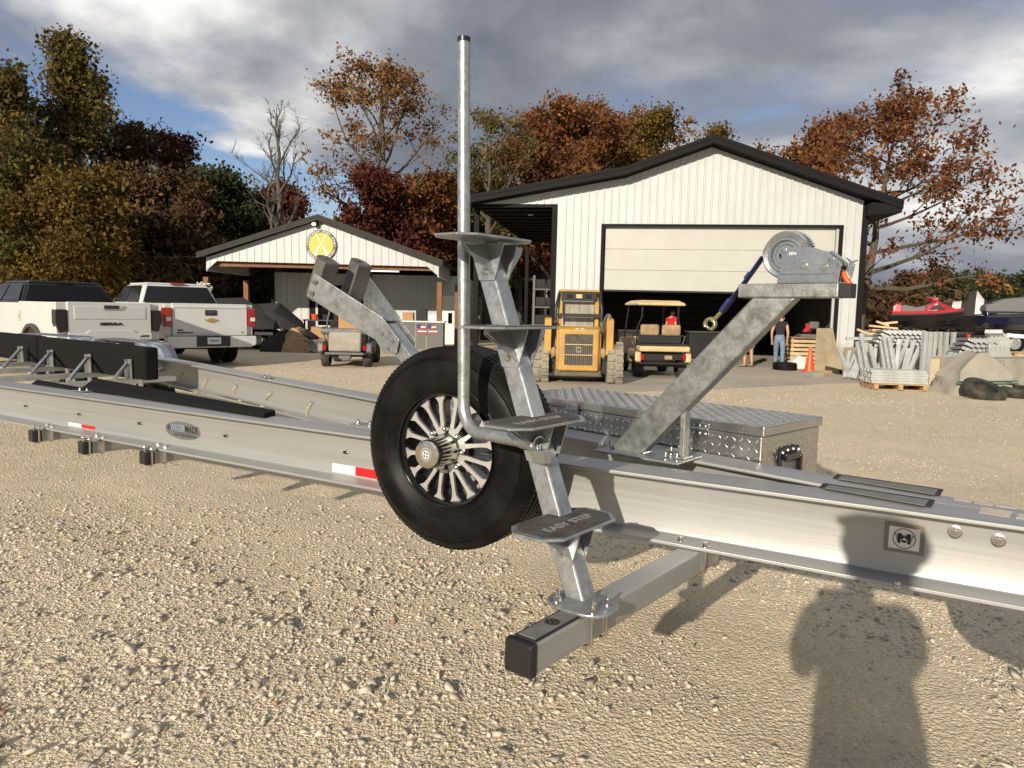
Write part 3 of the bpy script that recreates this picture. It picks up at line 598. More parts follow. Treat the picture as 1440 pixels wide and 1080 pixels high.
for px, py in ((27, 606), (97, 622), (184, 636)):
    c = PZ(px + 6, py, ZB); o, c, z = crossbar(c + NR * 0.0, 0.076, -0.05, 1.1 if px < 60 else 0.55)
    ubolt(c + NA * 0.075, 0.076, o, z); ubolt(c + NA * 0.155, 0.076, o, z)
# ---- the long cross member that carries the boarding steps
tipc = PZ(742, 905, ZB); passc = PZ(950, 772, ZB)
CW = 0.086
tip = Vector((0.034, 1.850, 0)); R_ = frame(NA, UP); zc = ZB - 0.002 - CW / 2
bar_end = tip + NA * 1.95
mb = MB(); mb.box(Vector(((tip.x + bar_end.x) / 2, (tip.y + bar_end.y) / 2, zc)), ((bar_end - tip).length, CW, CW), R_); step_bar = T(mb, 'cross_member', 'cross_alu', bevel=0.009, seg=3)
mb = MB(); mb.box(Vector((tip.x, tip.y, zc)) + NA * 0.008, (0.030, CW + 0.006, CW + 0.006), R_); T(mb, 'end_cap', 'black_plastic', step_bar, bevel=0.008, seg=3)
pc = Vector((tip.x, tip.y, zc + CW / 2)) + NA * 0.135
mb = MB(); mb.box(pc + UP * 0.002, (0.225, 0.072, 0.004), R_); pd = T(mb, 'grip_pad', 'black_rough', step_bar, bevel=0.002)
mb = MB(); mb.box(pc + UP * 0.0045, (0.210, 0.056, 0.004), R_); T(mb, 'pad_insert', 'pad_grey', step_bar, bevel=0.002)
mb = MB(); cc_ = pc + UP * 0.0068 + NA * 0.012; mb.lathe([(0.018, 0), (0.018, 0.0006), (0.0125, 0.0006), (0.0125, 0)], cc_, UP, 24)
for k in range(16): a = 2 * PI * k / 16; mb.box(cc_ + (AX * math.cos(a) + NA * math.sin(a)) * 0.0205, (0.003, 0.005, 0.0008), rotz(a))
T(mb, 'pad_emblem', 'print_black', step_bar)
put_text('M', 0.022, 'pad_emblem', 'print_black', step_bar, cc_ + UP * 0.0002, -AX, UP, 0.0003, 0.001)
# u-bolts where it passes under the near rail
q0 = A0 + D1 * ((tip - A0).dot(D1)); s_ = ((A0 - tip).dot(NR)) / (NA.dot(NR)); cr = tip + NA * s_
ubolt(cr + NA * 0.035, CW, step_bar, zc); ubolt(cr + NA * 0.155, CW, step_bar, zc)
# ---- boarding steps: leaning square post with base plate, four treads
LB = Vector((0.220, 2.138, ZB)); PB = Vector((0.220, 2.088, ZB)); LT = Vector((-0.110, 2.580, 1.790)); LD = (LT - LB).normalized()
lad = trailer
PW = 0.067; Rp = frame(LD, NA); mb = MB()
bend = LB + Vector((0.006, -0.002, 0.13)); top = LT - UP * 0.006
def sq_ring(c, ax1, ax2, w): return [c + ax1 * (-w / 2) + ax2 * (-w / 2), c + ax1 * (w / 2) + ax2 * (-w / 2), c + ax1 * (w / 2) + ax2 * (w / 2), c + ax1 * (-w / 2) + ax2 * (w / 2)]
axl = (AX - LD * AX.dot(LD)).normalized()
ft = sq_ring(LB + UP * 0.006, -AX, NA, PW * 1.04); kb = sq_ring(LB + LD * 0.12, -axl, NA, PW)
mb.loft([ft, kb, sq_ring(top, -axl, NA, PW)])
post = T(mb, 'step_post', 'galvanised', bevel=0.007, seg=3, fix=True)
bp_ = MB(); pbase = PB + UP * 0.004; ring = []
for k in range(28):
    a = 2 * PI * k / 28; ex = 0.5; ca, sa = math.cos(a), math.sin(a)
    ring.append(pbase + AX * (math.copysign(abs(ca) ** 0.7, ca) * 0.105) + NA * (math.copysign(abs(sa) ** 0.8, sa) * 0.078))
bp_.prism(ring, UP * 0.009); bpl = T(bp_, 'base_plate', 'galvanised', bevel=0.002)
for sx_ in (-1, 1):
    for sy_ in (-1, 1):
        p = pbase + AX * (0.062 * sx_) + NA * (0.040 * sy_); bolt_part(p + UP * 0.0092, UP, 0.0115, 0.012, 0.020, bpl)
for sy_ in (-1, 1):
    c = PB + NA * (0.040 * sy_); hw = CW / 2 + 0.017; bz = zc - CW / 2 - 0.006; a, b_ = c + AX * hw, c - AX * hw; mb = MB()
    mb.tube([Vector((a.x, a.y, ZB + 0.012)), Vector((a.x, a.y, bz + 0.012)), Vector((a.x, a.y, bz)) - AX * 0.012, Vector((b_.x, b_.y, bz)) + AX * 0.012, Vector((b_.x, b_.y, bz + 0.012)), Vector((b_.x, b_.y, ZB + 0.012))], 0.0065, 8)
    T(mb, 'u_bolt', 'stainless', bpl, smooth=50)
def on_post(z): return LB + LD * ((z - LB.z) / LD.z)
STEP_Z = (0.920, 1.205, 1.489, 1.770)
for i, z in enumerate(STEP_Z):
    c = on_post(z - 0.028 + 0.013 * i); c = Vector((c.x - 0.004, c.y - 0.095, z)); oct_ = [(-0.092, -0.135), (-0.045, -0.188), (0.050, -0.188), (0.096, -0.135), (0.096, 0.135), (0.050, 0.188), (-0.045, 0.188), (-0.092, 0.135)]
    if i == 3: c = c + UP * 0.006
    cN = c + NA * 0.012
    pl_ = [cN - AX * x + NA * y for x, y in oct_]
    mb = MB(); mb.prism(pl_, UP * 0.008); tr = T(mb, 'step_tread', 'galvanised', bevel=0.0025, fix=True)
    mb = MB(); mb.prism([cN + (p - cN) * 0.90 + UP * 0.0083 for p in pl_], UP * 0.0015); T(mb, 'grip_pad', 'grip_tape', tr, fix=True)
    put_text('EASY STEP', 0.044, 'lettering', 'print_grey', tr, cN + UP * 0.0104 - AX * 0.018, NA, UP, 0.0003, 0.0006, sx=1.15)
    for ox_, oy_ in ((-0.052, -0.065), (-0.052, 0.0), (0.045, -0.10)):
        mb = MB(); mb.box(cN + UP * 0.0102 + AX * ox_ + NA * oy_, (0.05, 0.016, 0.0008), R_); T(mb, 'print_block', 'print_red', tr)
    # bracket under the tread: two wings on the post's front face, two cheek plates that wrap it
    pz = on_post(z); wz = 0.112
    for s in (-1, 1):
        a = Vector((pz.x, pz.y, z - 0.002)) - AX * 0.040 + NA * (s * PW / 2); b_ = a + NA * (s * 0.125); lw = on_post(z - wz) - AX * 0.040 + NA * (s * PW / 2)
        b2_ = b_ - UP * 0.018
        mb = MB(); mb.prism([a, b_, b2_, lw], AX * 0.005); T(mb, 'gusset', 'galvanised', tr, fix=True)
        of = NA * (s * (PW / 2 + 0.0005)); tf_ = Vector((pz.x, pz.y, z - 0.002)) - AX * 0.115 + of; tb_ = Vector((pz.x, pz.y, z - 0.002)) + AX * 0.036 + of
        lb_ = on_post(z - wz * 1.12) + AX * 0.036 + of; lf_ = on_post(z - wz * 1.12) - AX * 0.030 + of; lm_ = on_post(z - wz * 0.8) - AX * 0.055 + of
        mb = MB(); mb.prism([tf_, tb_, lb_, lf_, lm_], NA * (s * 0.004)); T(mb, 'bracket_side', 'galvanised', tr, fix=True)
        bolt_part(on_post(z - wz * 0.86) + NA * (s * (PW / 2 + 0.0045)), NA * s, 0.0095, 0.009, 0.004, tr)
# ---- guide pole: bent pipe clamped under the second tread
PR = 0.0215; pole_xy = Vector((-0.168, 2.575, 0)); ptop = Vector((-0.186, 2.575, 2.440)); pbend = Vector((-0.168, 2.575, 1.22))
arm0 = on_post(1.118); zarm = 1.128
dirA = (Vector((arm0.x, arm0.y, 0)) - pole_xy).normalized(); arm_end = Vector((arm0.x, arm0.y, zarm + 0.01)) + dirA * 0.02 - NA * 0.046
corner = Vector((pole_xy.x, pole_xy.y, zarm - 0.004)); dirA = (arm_end - corner).normalized(); rb = 0.095; pts = [ptop, pbend.lerp(ptop, 0.5), corner + UP * (rb + 0.02)]
for k in range(1, 9):
    a = PI / 2 * k / 9; pts.append(corner + UP * (rb * (1 - math.sin(a))) + dirA * (rb * (1 - math.cos(a))))
pts += [corner + dirA * rb, arm_end]
mb = MB(); mb.tube(pts, PR, 20); pole = T(mb, 'guide_pole', 'galvanised', smooth=50)
mb = MB(); mb.cyl(ptop - UP * 0.006, ptop + UP * 0.010, PR * 1.03, 20); T(mb, 'pole_cap', 'black_plastic', pole, smooth=40)
mb = MB(); mb.lathe([(PR * 0.98, -0.03), (PR * 1.22, -0.03), (PR * 1.22, 0.05), (PR * 0.98, 0.05)], arm_end - dirA * 0.03, dirA, 20); T(mb, 'pole_clamp', 'zinc', pole, smooth=40)
mb = MB(); mb.cyl(arm_end - UP * 0.05 + dirA * 0.012, arm_end + UP * 0.0 + dirA * 0.012, 0.009, 8); mb.box(arm_end + dirA * 0.03 - UP * 0.035, (0.055, 0.035, 0.045), frame(dirA, UP)); T(mb, 'clamp_block', 'zinc', pole, bevel=0.004)
# ---- spare wheel
SP = PP(628, 632, A0 + NR * 0.285, NR)                   # centre of the spoke plane
WX = -D1                                                 # towards the right in the picture
RT, RW = 0.402, 0.236
spare = thing('spare_wheel', None, None, (0, 0, 0)); spare.parent = trailer; del_keys = [k for k in ('label', 'category') if k in spare.keys()]
spare['label'] = 'black tyre on a black and machined alloy wheel'
S0 = SP + NR * 0.022                                      # outer sidewall plane
prof = [(0.218, -0.030), (0.222, -0.012), (0.236, -0.004), (0.252, 0.004), (0.262, 0.0095), (0.266, 0.0075), (0.270, 0.010), (0.300, 0.014), (0.330, 0.012), (0.346, 0.006), (0.349, 0.002), (0.353, 0.0035), (0.366, -0.004), (0.381, -0.016),
        (0.391, -0.028), (0.395, -0.034), (0.398, -0.046), (0.400, -0.058), (0.391, -0.060), (0.391, -0.068), (0.401, -0.070), (0.402, -0.092), (0.393, -0.094), (0.393, -0.102), (0.402, -0.104), (0.402, -0.126), (0.393, -0.128), (0.393, -0.136), (0.402, -0.138), (0.401, -0.160), (0.391, -0.162), (0.391, -0.170), (0.400, -0.172),
        (0.396, -0.196), (0.380, -0.216), (0.346, -0.238), (0.300, -0.246), (0.262, -0.240), (0.236, -0.228), (0.218, -0.204)]
mb = MB(); mb.lathe(prof, S0, NR, 120); T(mb, 'tyre', 'rubber', spare, smooth=28, fix=True)
# fine radial shoulder ribs
mb = MB()
for k in range(230):
    a = 2 * PI * k / 230; e = WX * math.cos(a) + UP * math.sin(a); tn = -WX * math.sin(a) + UP * math.cos(a)
    p, q = S0 + e * 0.356 + NR * 0.0030, S0 + e * 0.3935 - NR * 0.031
    mb.prism([p - tn * 0.0022, p + tn * 0.0022, q + tn * 0.0025, q - tn * 0.0025], (e * 0.4 + NR).normalized() * 0.0022)
o = T(mb, 'shoulder_ribs', 'rubber', spare, fix=True); o['kind'] = 'stuff'
mb = MB()                                                # sipes: little blocks on the shoulder of the tread
for k in range(120):
    for zz_, ww in ((-0.046, 0.014), (-0.184, 0.014)):
        a = 2 * PI * (k + 0.5) / 120; e = WX * math.cos(a) + UP * math.sin(a); tn = -WX * math.sin(a) + UP * math.cos(a)
        mb.box(S0 + e * 0.3972 + NR * zz_, (0.006, 0.013, 0.022), Matrix((e, tn, NR)).transposed())
o = T(mb, 'tread_blocks', 'rubber', spare); o['kind'] = 'stuff'
rimp = [(0.2235, 0.002), (0.2265, -0.006), (0.222, -0.016), (0.212, -0.016), (0.207, -0.024), (0.205, -0.040), (0.192, -0.060), (0.188, -0.150), (0.200, -0.190), (0.221, -0.215)]
mb = MB(); mb.lathe(rimp, S0, NR, 64); T(mb, 'rim', 'gloss_black', spare, smooth=50)
mb = MB(); mb.lathe([(0.2235, 0.0035), (0.2265, -0.004), (0.2265, -0.005), (0.2215, -0.005), (0.2205, 0.001)], S0 - NR * 0.003, NR, 64, closed=True); T(mb, 'rim_lip', 'gloss_black', spare, smooth=50, fix=True)
mb = MB(); mb.lathe([(0.045, -0.030), (0.098, -0.030), (0.100, -0.040), (0.100, -0.07), (0.045, -0.07)], S0, NR, 40, closed=True); T(mb, 'wheel_centre', 'gloss_black', spare, smooth=40, fix=True)
def arm(mb, th, off, dep=0.012):
    """one machined arm from hub to rim at polar angle th (tip) with its root turned by off"""
    def pol(r, a): return SP + WX * (r * math.cos(a)) + UP * (r * math.sin(a))
    sec = [(0.066, 0.140), (0.085, 0.108), (0.115, 0.068), (0.160, 0.045), (0.184, 0.049), (0.199, 0.085), (0.2065, 0.115)]
    L, Rr = [], []
    for r, hw in sec:
        t = min(1, max(0, (r - 0.066) / 0.12)); a = th + off * (1 - t); L.append((r, a + hw * (1 if r > .1 else 1))); Rr.append((r, a - hw))
    for i in range(len(sec) - 1):
        q = [pol(*L[i]), pol(*L[i + 1]), pol(*Rr[i + 1]), pol(*Rr[i])]
        zoff = [-NR * 0.006 * ((s[0] - 0.066) / 0.14) for s in (sec[i], sec[i + 1], sec[i + 1], sec[i])]
        mb.prism([a + b_ for a, b_ in zip(q, zoff)], -NR * dep)
for k in range(8):
    th = 2 * PI * k / 8 + math.radians(11.25 + 11)
    mb = MB(); arm(mb, th - math.radians(11.25), math.radians(3.5)); arm(mb, th + math.radians(11.25), -math.radians(3.5))
    def pol(r, a): return SP + WX * (r * math.cos(a)) + UP * (r * math.sin(a))
    mb.prism([pol(0.062, th - 0.22), pol(0.098, th - 0.15), pol(0.090, th), pol(0.098, th + 0.15), pol(0.062, th + 0.22)], -NR * 0.012)
    sp_ = T(mb, 'spoke', 'machined', spare, fix=True)
    mb = MB(); mb2 = MB()
    for s in (-1, 1):
        a = th + s * math.radians(11.25); mb.prism([pol(0.100, a - .04) - NR * 0.0135, pol(0.204, a - 0.07) - NR * 0.020, pol(0.204, a + 0.07) - NR * 0.020, pol(0.100, a + .04) - NR * 0.0135], -NR * 0.035)
    T(mb, 'spoke_back', 'gloss_black', spare, fix=True)
    a = th + math.radians(22.5); c = pol(0.083, a) - NR * 0.012; mb = MB(); mb.cyl(c, c + NR * 0.028, 0.0115, 6); mb.sphere(c + NR * 0.027, 0.0105, 8, 6); T(mb, 'lug_nut', 'polished', spare, smooth=40)
hp = [(0.0, 0.132), (0.046, 0.132), (0.052, 0.130), (0.0555, 0.123), (0.0565, 0.070), (0.0575, 0.062), (0.058, 0.012), (0.064, 0.004), (0.065, -0.015)]
mb = MB(); mb.lathe(hp, SP, NR, 48); T(mb, 'hub_cap', 'polished', spare, smooth=30)
cc_ = SP + NR * 0.1325
mb = MB(); mb.cyl(cc_, cc_ + NR * 0.001, 0.0255, 32); T(mb, 'cap_emblem', 'badge_bright', spare)
mb = MB(); mb.lathe([(0.024, 0), (0.024, 0.0008), (0.017, 0.0008), (0.017, 0)], cc_ + NR * 0.0011, NR, 32)
for k in range(4): a = k * PI / 2 + 0.6; mb.prism([cc_ + NR * 0.0011 + WX * (r * math.cos(a + t)) + UP * (r * math.sin(a + t)) for r, t in ((0.003, 0), (0.014, -0.35), (0.012, 0.6))], NR * 0.0008)
T(mb, 'cap_print', 'print_black', spare, fix=True)
mb = MB()
for k in range(22): a = 2 * PI * k / 22; mb.box(cc_ + NR * 0.0024 + (WX * math.cos(a) + UP * math.sin(a)) * 0.0205, (0.0035, 0.0026, 0.0006), Matrix((WX * math.cos(a) + UP * math.sin(a), -WX * math.sin(a) + UP * math.cos(a), NR)).transposed())
T(mb, 'cap_ring_print', 'badge_bright', spare)
# carrier between the wheel and the rail
mb = MB(); wp = SP - NR * 0.05; mb.bar(wp, wp - NR * 0.335, 0.07, 0.07); mb.box(wp - NR * 0.002, (0.012, 0.16, 0.16), frame(NR, UP)); mb.box(Vector((wp.x, wp.y, ZT - 0.12)) - NR * 0.318, (0.012, 0.16, 0.27), frame(NR, UP)); T(mb, 'wheel_carrier', 'galvanised', spare, bevel=0.004)
mb = MB(); wp2 = Vector((wp.x, wp.y, ZT + 0.07)) - NR * 0.32; mb.bar(wp2 - UP * 0.2, wp2 + UP * 0.05, 0.07, 0.07); T(mb, 'carrier_upright', 'galvanised', spare, bevel=0.004)
# ---- winch stand on the tongue
def ax_pt(px, py): return PP(px, py, CL, NA)
b0 = ax_pt(884, 636); elb = ax_pt(1093, 414)
SW, SH = 0.072, 0.120
base_c = Vector((b0.x, b0.y, ZT + 0.006)); top_z = ax_pt(1120, 419).z
sdir = (Vector((elb.x, elb.y, top_z)) - base_c).normalized()
mb = MB(); hl = SH / 2 / abs(sdir.z)                      # plumb-cut foot and head
def stand_ring(c): return [c + AX * hl + NA * SW / 2, c + AX * hl - NA * SW / 2, c - AX * hl - NA * SW / 2, c - AX * hl + NA * SW / 2]
endc = base_c + sdir * ((top_z - base_c.z) / sdir.z)
mb.loft([stand_ring(base_c), stand_ring(endc)]); stand = T(mb, 'winch_stand', 'galvanised_weathered', bevel=0.008, seg=3, fix=True)
tl = ax_pt(1043, 409); trp = ax_pt(1184, 405)
hb = 0.053; tz = top_z + hb / 2 - 0.002
arm_a = Vector((tl.x, tl.y, tz)); arm_b = Vector((trp.x, trp.y, tz + 0.002))
mb = MB(); mb.bar(arm_a, arm_b, SW + 0.006, hb); topbar = T(mb, 'winch_mount', 'galvanised_weathered', bevel=0.006, seg=3)
mb = MB(); mb.bar(arm_b - AX * 0.0, arm_b - AX * 0.040, SW, hb * 0.96); T(mb, 'end_cap', 'black_rough', topbar, bevel=0.003)
bc = base_c - AX * 0.03
mb = MB(); mb.box(Vector((bc.x, bc.y, ZT + 0.0065)) - AX * 0.06, (0.40, 0.23, 0.009), frame(AX, UP)); bpw = T(mb, 'stand_plate', 'galvanised', stand, bevel=0.002)
for px, py in ((936, 646), (944, 638), (952, 648), (843, 632), (857, 628)):
    p = PZ(px, py, ZT + 0.011); bolt_part(p, UP, 0.0095, 0.011, 0.020, bpw)
st = ax_pt(961, 650); st = Vector((st.x, st.y, ZT + 0.01)); tt_ = (st - base_c).dot(-AX); hit = base_c + sdir * (tt_ / (-sdir.dot(AX))) - UP * (SH / 2 / abs(sdir.dot(AX)) * 0.93)
mb = MB(); mb.bar(st, Vector((st.x, st.y, hit.z + 0.02)), 0.05, 0.022, up=AX); T(mb, 'stand_brace', 'galvanised_weathered', stand, bevel=0.003)
mb = MB(); mb.box(st + UP * 0.006, (0.05, 0.075, 0.010), frame(AX, UP)); T(mb, 'brace_foot', 'galvanised', stand, bevel=0.003)
mb = MB(); mb.tube([base_c - AX * (hl + 0.004) + NA * (SW / 2) * s + UP * 0.004 for s in (-1, -.5, 0, .5, 1)], 0.008, 6); T(mb, 'weld_bead', 'zinc', stand, smooth=60)
# ---- winch: side plates, drum with strap, gear, ratchet pawl and handle
wz0 = tz + hb / 2
wl = ax_pt(1098, 392); wr = ax_pt(1186, 392)
winch = thing('winch', None, None); winch.parent = trailer
WP = Vector((wl.x, wl.y, wz0)); WD = -AX                       # forward
wlen = (wr - wl).length
def wpt(a, z, off=0.0): return WP + WD * a + UP * z + NA * off
sc_w = wlen / 0.72                                            # side plate profile in units of plate length
prof_w = [(0.0, 0.0), (0.70, 0.012), (0.715, 0.18), (0.735, 0.205), (0.725, 0.235), (0.56, 0.36), (0.36, 0.425), (0.06, 0.43), (0.015, 0.40), (0.035, 0.34), (0.03, 0.17), (0.0, 0.10)]
for s in (-1, 1):
    mb = MB(); mb.prism([wpt(a * sc_w, z * sc_w, s * 0.036 - 0.002) for a, z in prof_w], NA * 0.004); sdp = T(mb, 'side_plate', 'zinc', winch, bevel=0.0012, fix=True)
    if s < 0:
        mb = MB(); mb.prism([wpt(a * sc_w, z * sc_w, -0.0395) for a, z in ((0.07, 0.17), (0.20, 0.17), (0.20, 0.22), (0.33, 0.34), (0.33, 0.37), (0.12, 0.385), (0.09, 0.35))], NA * 0.003); T(mb, 'stamped_panel', 'zinc', winch, bevel=0.001, fix=True)
        put_text('SEN', 0.016, 'stamp', 'sticker_white', winch, wpt(0.165 * sc_w, 0.352 * sc_w, -0.0398), WD, -NA, 0.0002)
        for zz_, wd_ in ((0.318, 0.040), (0.297, 0.024), (0.262, 0.026), (0.243, 0.018), (0.225, 0.012)):     # embossed lines too small to read
            mb = MB(); mb.box(wpt(0.165 * sc_w, zz_ * sc_w, -0.0400), (wd_, 0.0034, 0.0006), frame(WD, NA)); T(mb, 'stamp_line', 'zinc', winch)
        for a, z in ((0.30, 0.205), (0.53, 0.185)):
            c = wpt(a * sc_w, z * sc_w, -0.038); mb = MB(); mb.lathe([(0.0135, 0), (0.0135, 0.003), (0.0105, 0.003), (0.0105, 0.001)], c, -NA, 24); T(mb, 'bearing_ring', 'brass_zinc', winch, smooth=40); bolt_part(c, -NA, 0.0082, 0.006, 0, winch, 'zinc')
        for a, z in ((0.05, 0.385), (0.595, 0.265), (0.69, 0.215)): bolt_part(wpt(a * sc_w, z * sc_w, -0.038), -NA, 0.0085, 0.006, 0.003, winch, 'zinc')
        mb = MB(); mb.box(wpt(0.34 * sc_w, 0.112 * sc_w, -0.0395), (0.64 * sc_w, 0.004, 0.004), frame(WD, UP)); T(mb, 'plate_fold', 'zinc', winch, bevel=0.0015)
        mb = MB(); mb.box(wpt(0.35 * sc_w, 0.004, 0.0), (0.70 * sc_w, 0.080, 0.006), frame(WD, UP)); T(mb, 'winch_base', 'zinc', winch, bevel=0.002)
    else:
        mb = MB(); mb.prism([wpt(a * sc_w, z * sc_w, 0.0) for a, z in ((0.45, 0.34), (0.735, 0.20), (0.74, 0.24), (0.58, 0.385))], NA * 0.034); T(mb, 'gear_cover', 'zinc', winch, bevel=0.002, fix=True)
dc = ax_pt(1108, 359); DR = 0.0875; dc = Vector((dc.x, dc.y, dc.z))
fl = [(0.0, 0.0), (0.018, 0.0), (0.022, 0.010), (0.034, 0.010), (0.040, 0.000), (0.048, 0.000), (0.054, 0.012), (0.062, 0.012), (0.068, 0.002), (0.083, 0.005), (DR, 0.0), (DR, -0.002), (0.0, -0.002)]
mb = MB(); mb.lathe(fl, dc - NA * 0.019, -NA, 56); T(mb, 'drum_flange', 'zinc', winch, smooth=30)
mb = MB(); mb.lathe([(0, 0), (DR, 0), (DR, 0.003), (0, 0.003)], dc + NA * 0.024, NA, 56)
for k in range(52):
    a = 2 * PI * k / 52; e = WD * math.cos(a) + UP * math.sin(a); tn = -WD * math.sin(a) + UP * math.cos(a); mb.box(dc + NA * 0.028 + e * (DR + 0.0015), (0.007, 0.0052, 0.008), Matrix((e, tn, NA)).transposed())
T(mb, 'drum_gear', 'zinc', winch, smooth=30, fix=True)
mb = MB(); mb.lathe([(0.0, -0.0175), (0.074, -0.0175), (0.074, 0.022), (0.0, 0.022)], dc, NA, 40); T(mb, 'strap_roll', 'rope_blue', winch, smooth=30)
# pawl, release lever, orange handle
mb = MB(); mb.prism([wpt(a * sc_w, z * sc_w, -0.004) for a, z in ((0.72, 0.30), (0.735, 0.30), (0.78, 0.235), (0.845, 0.262), (0.85, 0.272), (0.78, 0.255), (0.755, 0.29))], NA * 0.03); T(mb, 'ratchet_pawl', 'zinc', winch, fix=True)
mb = MB(); mb.prism([wpt(a * sc_w, z * sc_w, 0.004) for a, z in ((0.735, 0.215), (0.80, 0.255), (0.835, 0.22), (0.815, 0.10), (0.795, 0.04), (0.745, 0.13))], NA * 0.004); T(mb, 'crank_arm', 'zinc', winch, bevel=0.001, fix=True)
mb = MB(); mb.cyl(wpt(0.785 * sc_w, 0.195 * sc_w, 0.0), wpt(0.785 * sc_w, 0.195 * sc_w, 0.012), 0.011, 16); T(mb, 'crank_pivot', 'zinc', winch, smooth=40)
mb = MB(); mb.tube([wpt(a * sc_w, z * sc_w, -0.004) for a, z in ((0.718, 0.135), (0.735, 0.09), (0.765, 0.035), (0.80, -0.012), (0.825, -0.03))], [0.007, 0.0105, 0.0105, 0.0105, 0.007], 10); T(mb, 'crank_grip', 'orange', winch, smooth=60)
# strap down to the hook on the stand
s0 = ax_pt(1073, 361); s1 = ax_pt(1016, 437); mb = MB(); off = -NA * 0.002
n_ = 10; pts = [s0.lerp(s1, i / n_) - UP * 0.006 * math.sin(PI * i / n_) for i in range(n_ + 1)]
for i in range(n_): mb.bar(pts[i], pts[i + 1] + (pts[i + 1] - pts[i]) * 0.05, 0.046, 0.0045, up=NA.cross(pts[i + 1] - pts[i]))
strap = T(mb, 'winch_strap', 'strap_blue', winch)
mb = MB(); a = s0.lerp(s1, 0.28); b_ = s0.lerp(s1, 0.40); mb.bar(a, b_, 0.050, 0.010, up=NA.cross(b_ - a)); a = s0.lerp(s1, 0.78); b_ = s0.lerp(s1, 1.02); mb.bar(a, b_, 0.040, 0.016, up=NA.cross(b_ - a)); T(mb, 'strap_stitch', 'strap_blue', winch, bevel=0.003)
hk = ax_pt(1002, 452) - NA * 0.0
mb = MB(); mb.tube([s1, s1.lerp(hk, 0.5), hk + (hk - s1).normalized() * 0.002], 0.0085, 8)
hd = (hk - s1).normalized(); hu = NA.cross(hd); hc = hk + hd * 0.016
mb.tube([hc + (hd * math.cos(t) + hu * math.sin(t)) * 0.021 for t in [0.3 + i * 0.42 for i in range(13)]], 0.0078, 8); T(mb, 'strap_hook', 'brass_zinc', winch, smooth=60)
ec = base_c + sdir * ((hk.z - base_c.z - 0.02) / sdir.z) + UP * (SH / 2 / abs(sdir.dot(AX))) * 0.62
mb = MB(); mb.tube([hk + hd * 0.012 + (WD * math.cos(t) + UP * math.sin(t)) * 0.021 + NA * 0.004 for t in [i * 2 * PI / 16 for i in range(17)]], 0.006, 8); T(mb, 'hook_eye', 'zinc', stand, smooth=60)
# ---- tongue pads and decals
def quad_pad(cpx, name, m, z0, h, parent=None, inset=1.0):
    ps = [PZ(x, y, z0) for x, y in cpx]; c = sum(ps, Vector()) / 4; mb = MB(); mb.prism([c + (p - c) * inset for p in ps], UP * h); return T(mb, name, m, parent, bevel=0.0025, fix=True)
for q in (((1152, 686), (1158, 681), (1315, 705), (1309, 714)), ((1171, 673), (1177, 668), (1327, 690), (1322, 698))):
    pd = quad_pad(q, 'step_pad', 'black_rough', ZT + 0.0005, 0.006); quad_pad(q, 'pad_insert', 'pad_grey', ZT + 0.0062, 0.003, pd, 0.90); pd['label'] = 'grey non-slip pad on the tongue'
for q in (((1341, 703), (1344, 698), (1368, 702), (1366, 707)), ((1370, 708), (1374, 703), (1398, 707), (1396, 712)), ((1376, 721), (1380, 713), (1424, 720), (1420, 728)), ((1400, 712), (1404, 708), (1432, 712), (1429, 716)), ((1428, 729), (1431, 722), (1470, 728), (1467, 735))):
    quad_pad(q, 'warning_decal', 'decal_pale', ZT + 0.0005, 0.0012)
# ---- bunks, brackets and fenders at the rear left
ang = math.atan2(AX.y, AX.x)
def rear_box(pr, pl, z1, depth, height, name, m, zb=None, bev=0.02):
    """carpeted bunk whose near top edge runs from pixel pr (right end) to pl (left end) at height z1"""
    a = PZ(*pr, z1); b_ = PZ(*pl, z1); d = (b_ - a).normalized(); nn = Vector((d.y, -d.x, 0)); nn = nn if nn.y > 0 else -nn
    c = (a + b_) / 2 + nn * depth / 2 - UP * height / 2; mb = MB(); mb.box(c, ((b_ - a).length, depth, height), frame(d, UP)); return T(mb, name, m, bevel=bev, seg=3), a, b_, d, nn
bz1 = 1.13
bk, ba, bb, bd_, bn = rear_box((203, 489), (52, 474), bz1, 0.13, 0.30, 'side_bunk', 'carpet')
bk2, ba2, bb2, bd2, bn2 = rear_box((50, 473), (-160, 453), bz1, 0.13, 0.30, 'side_bunk', 'carpet')
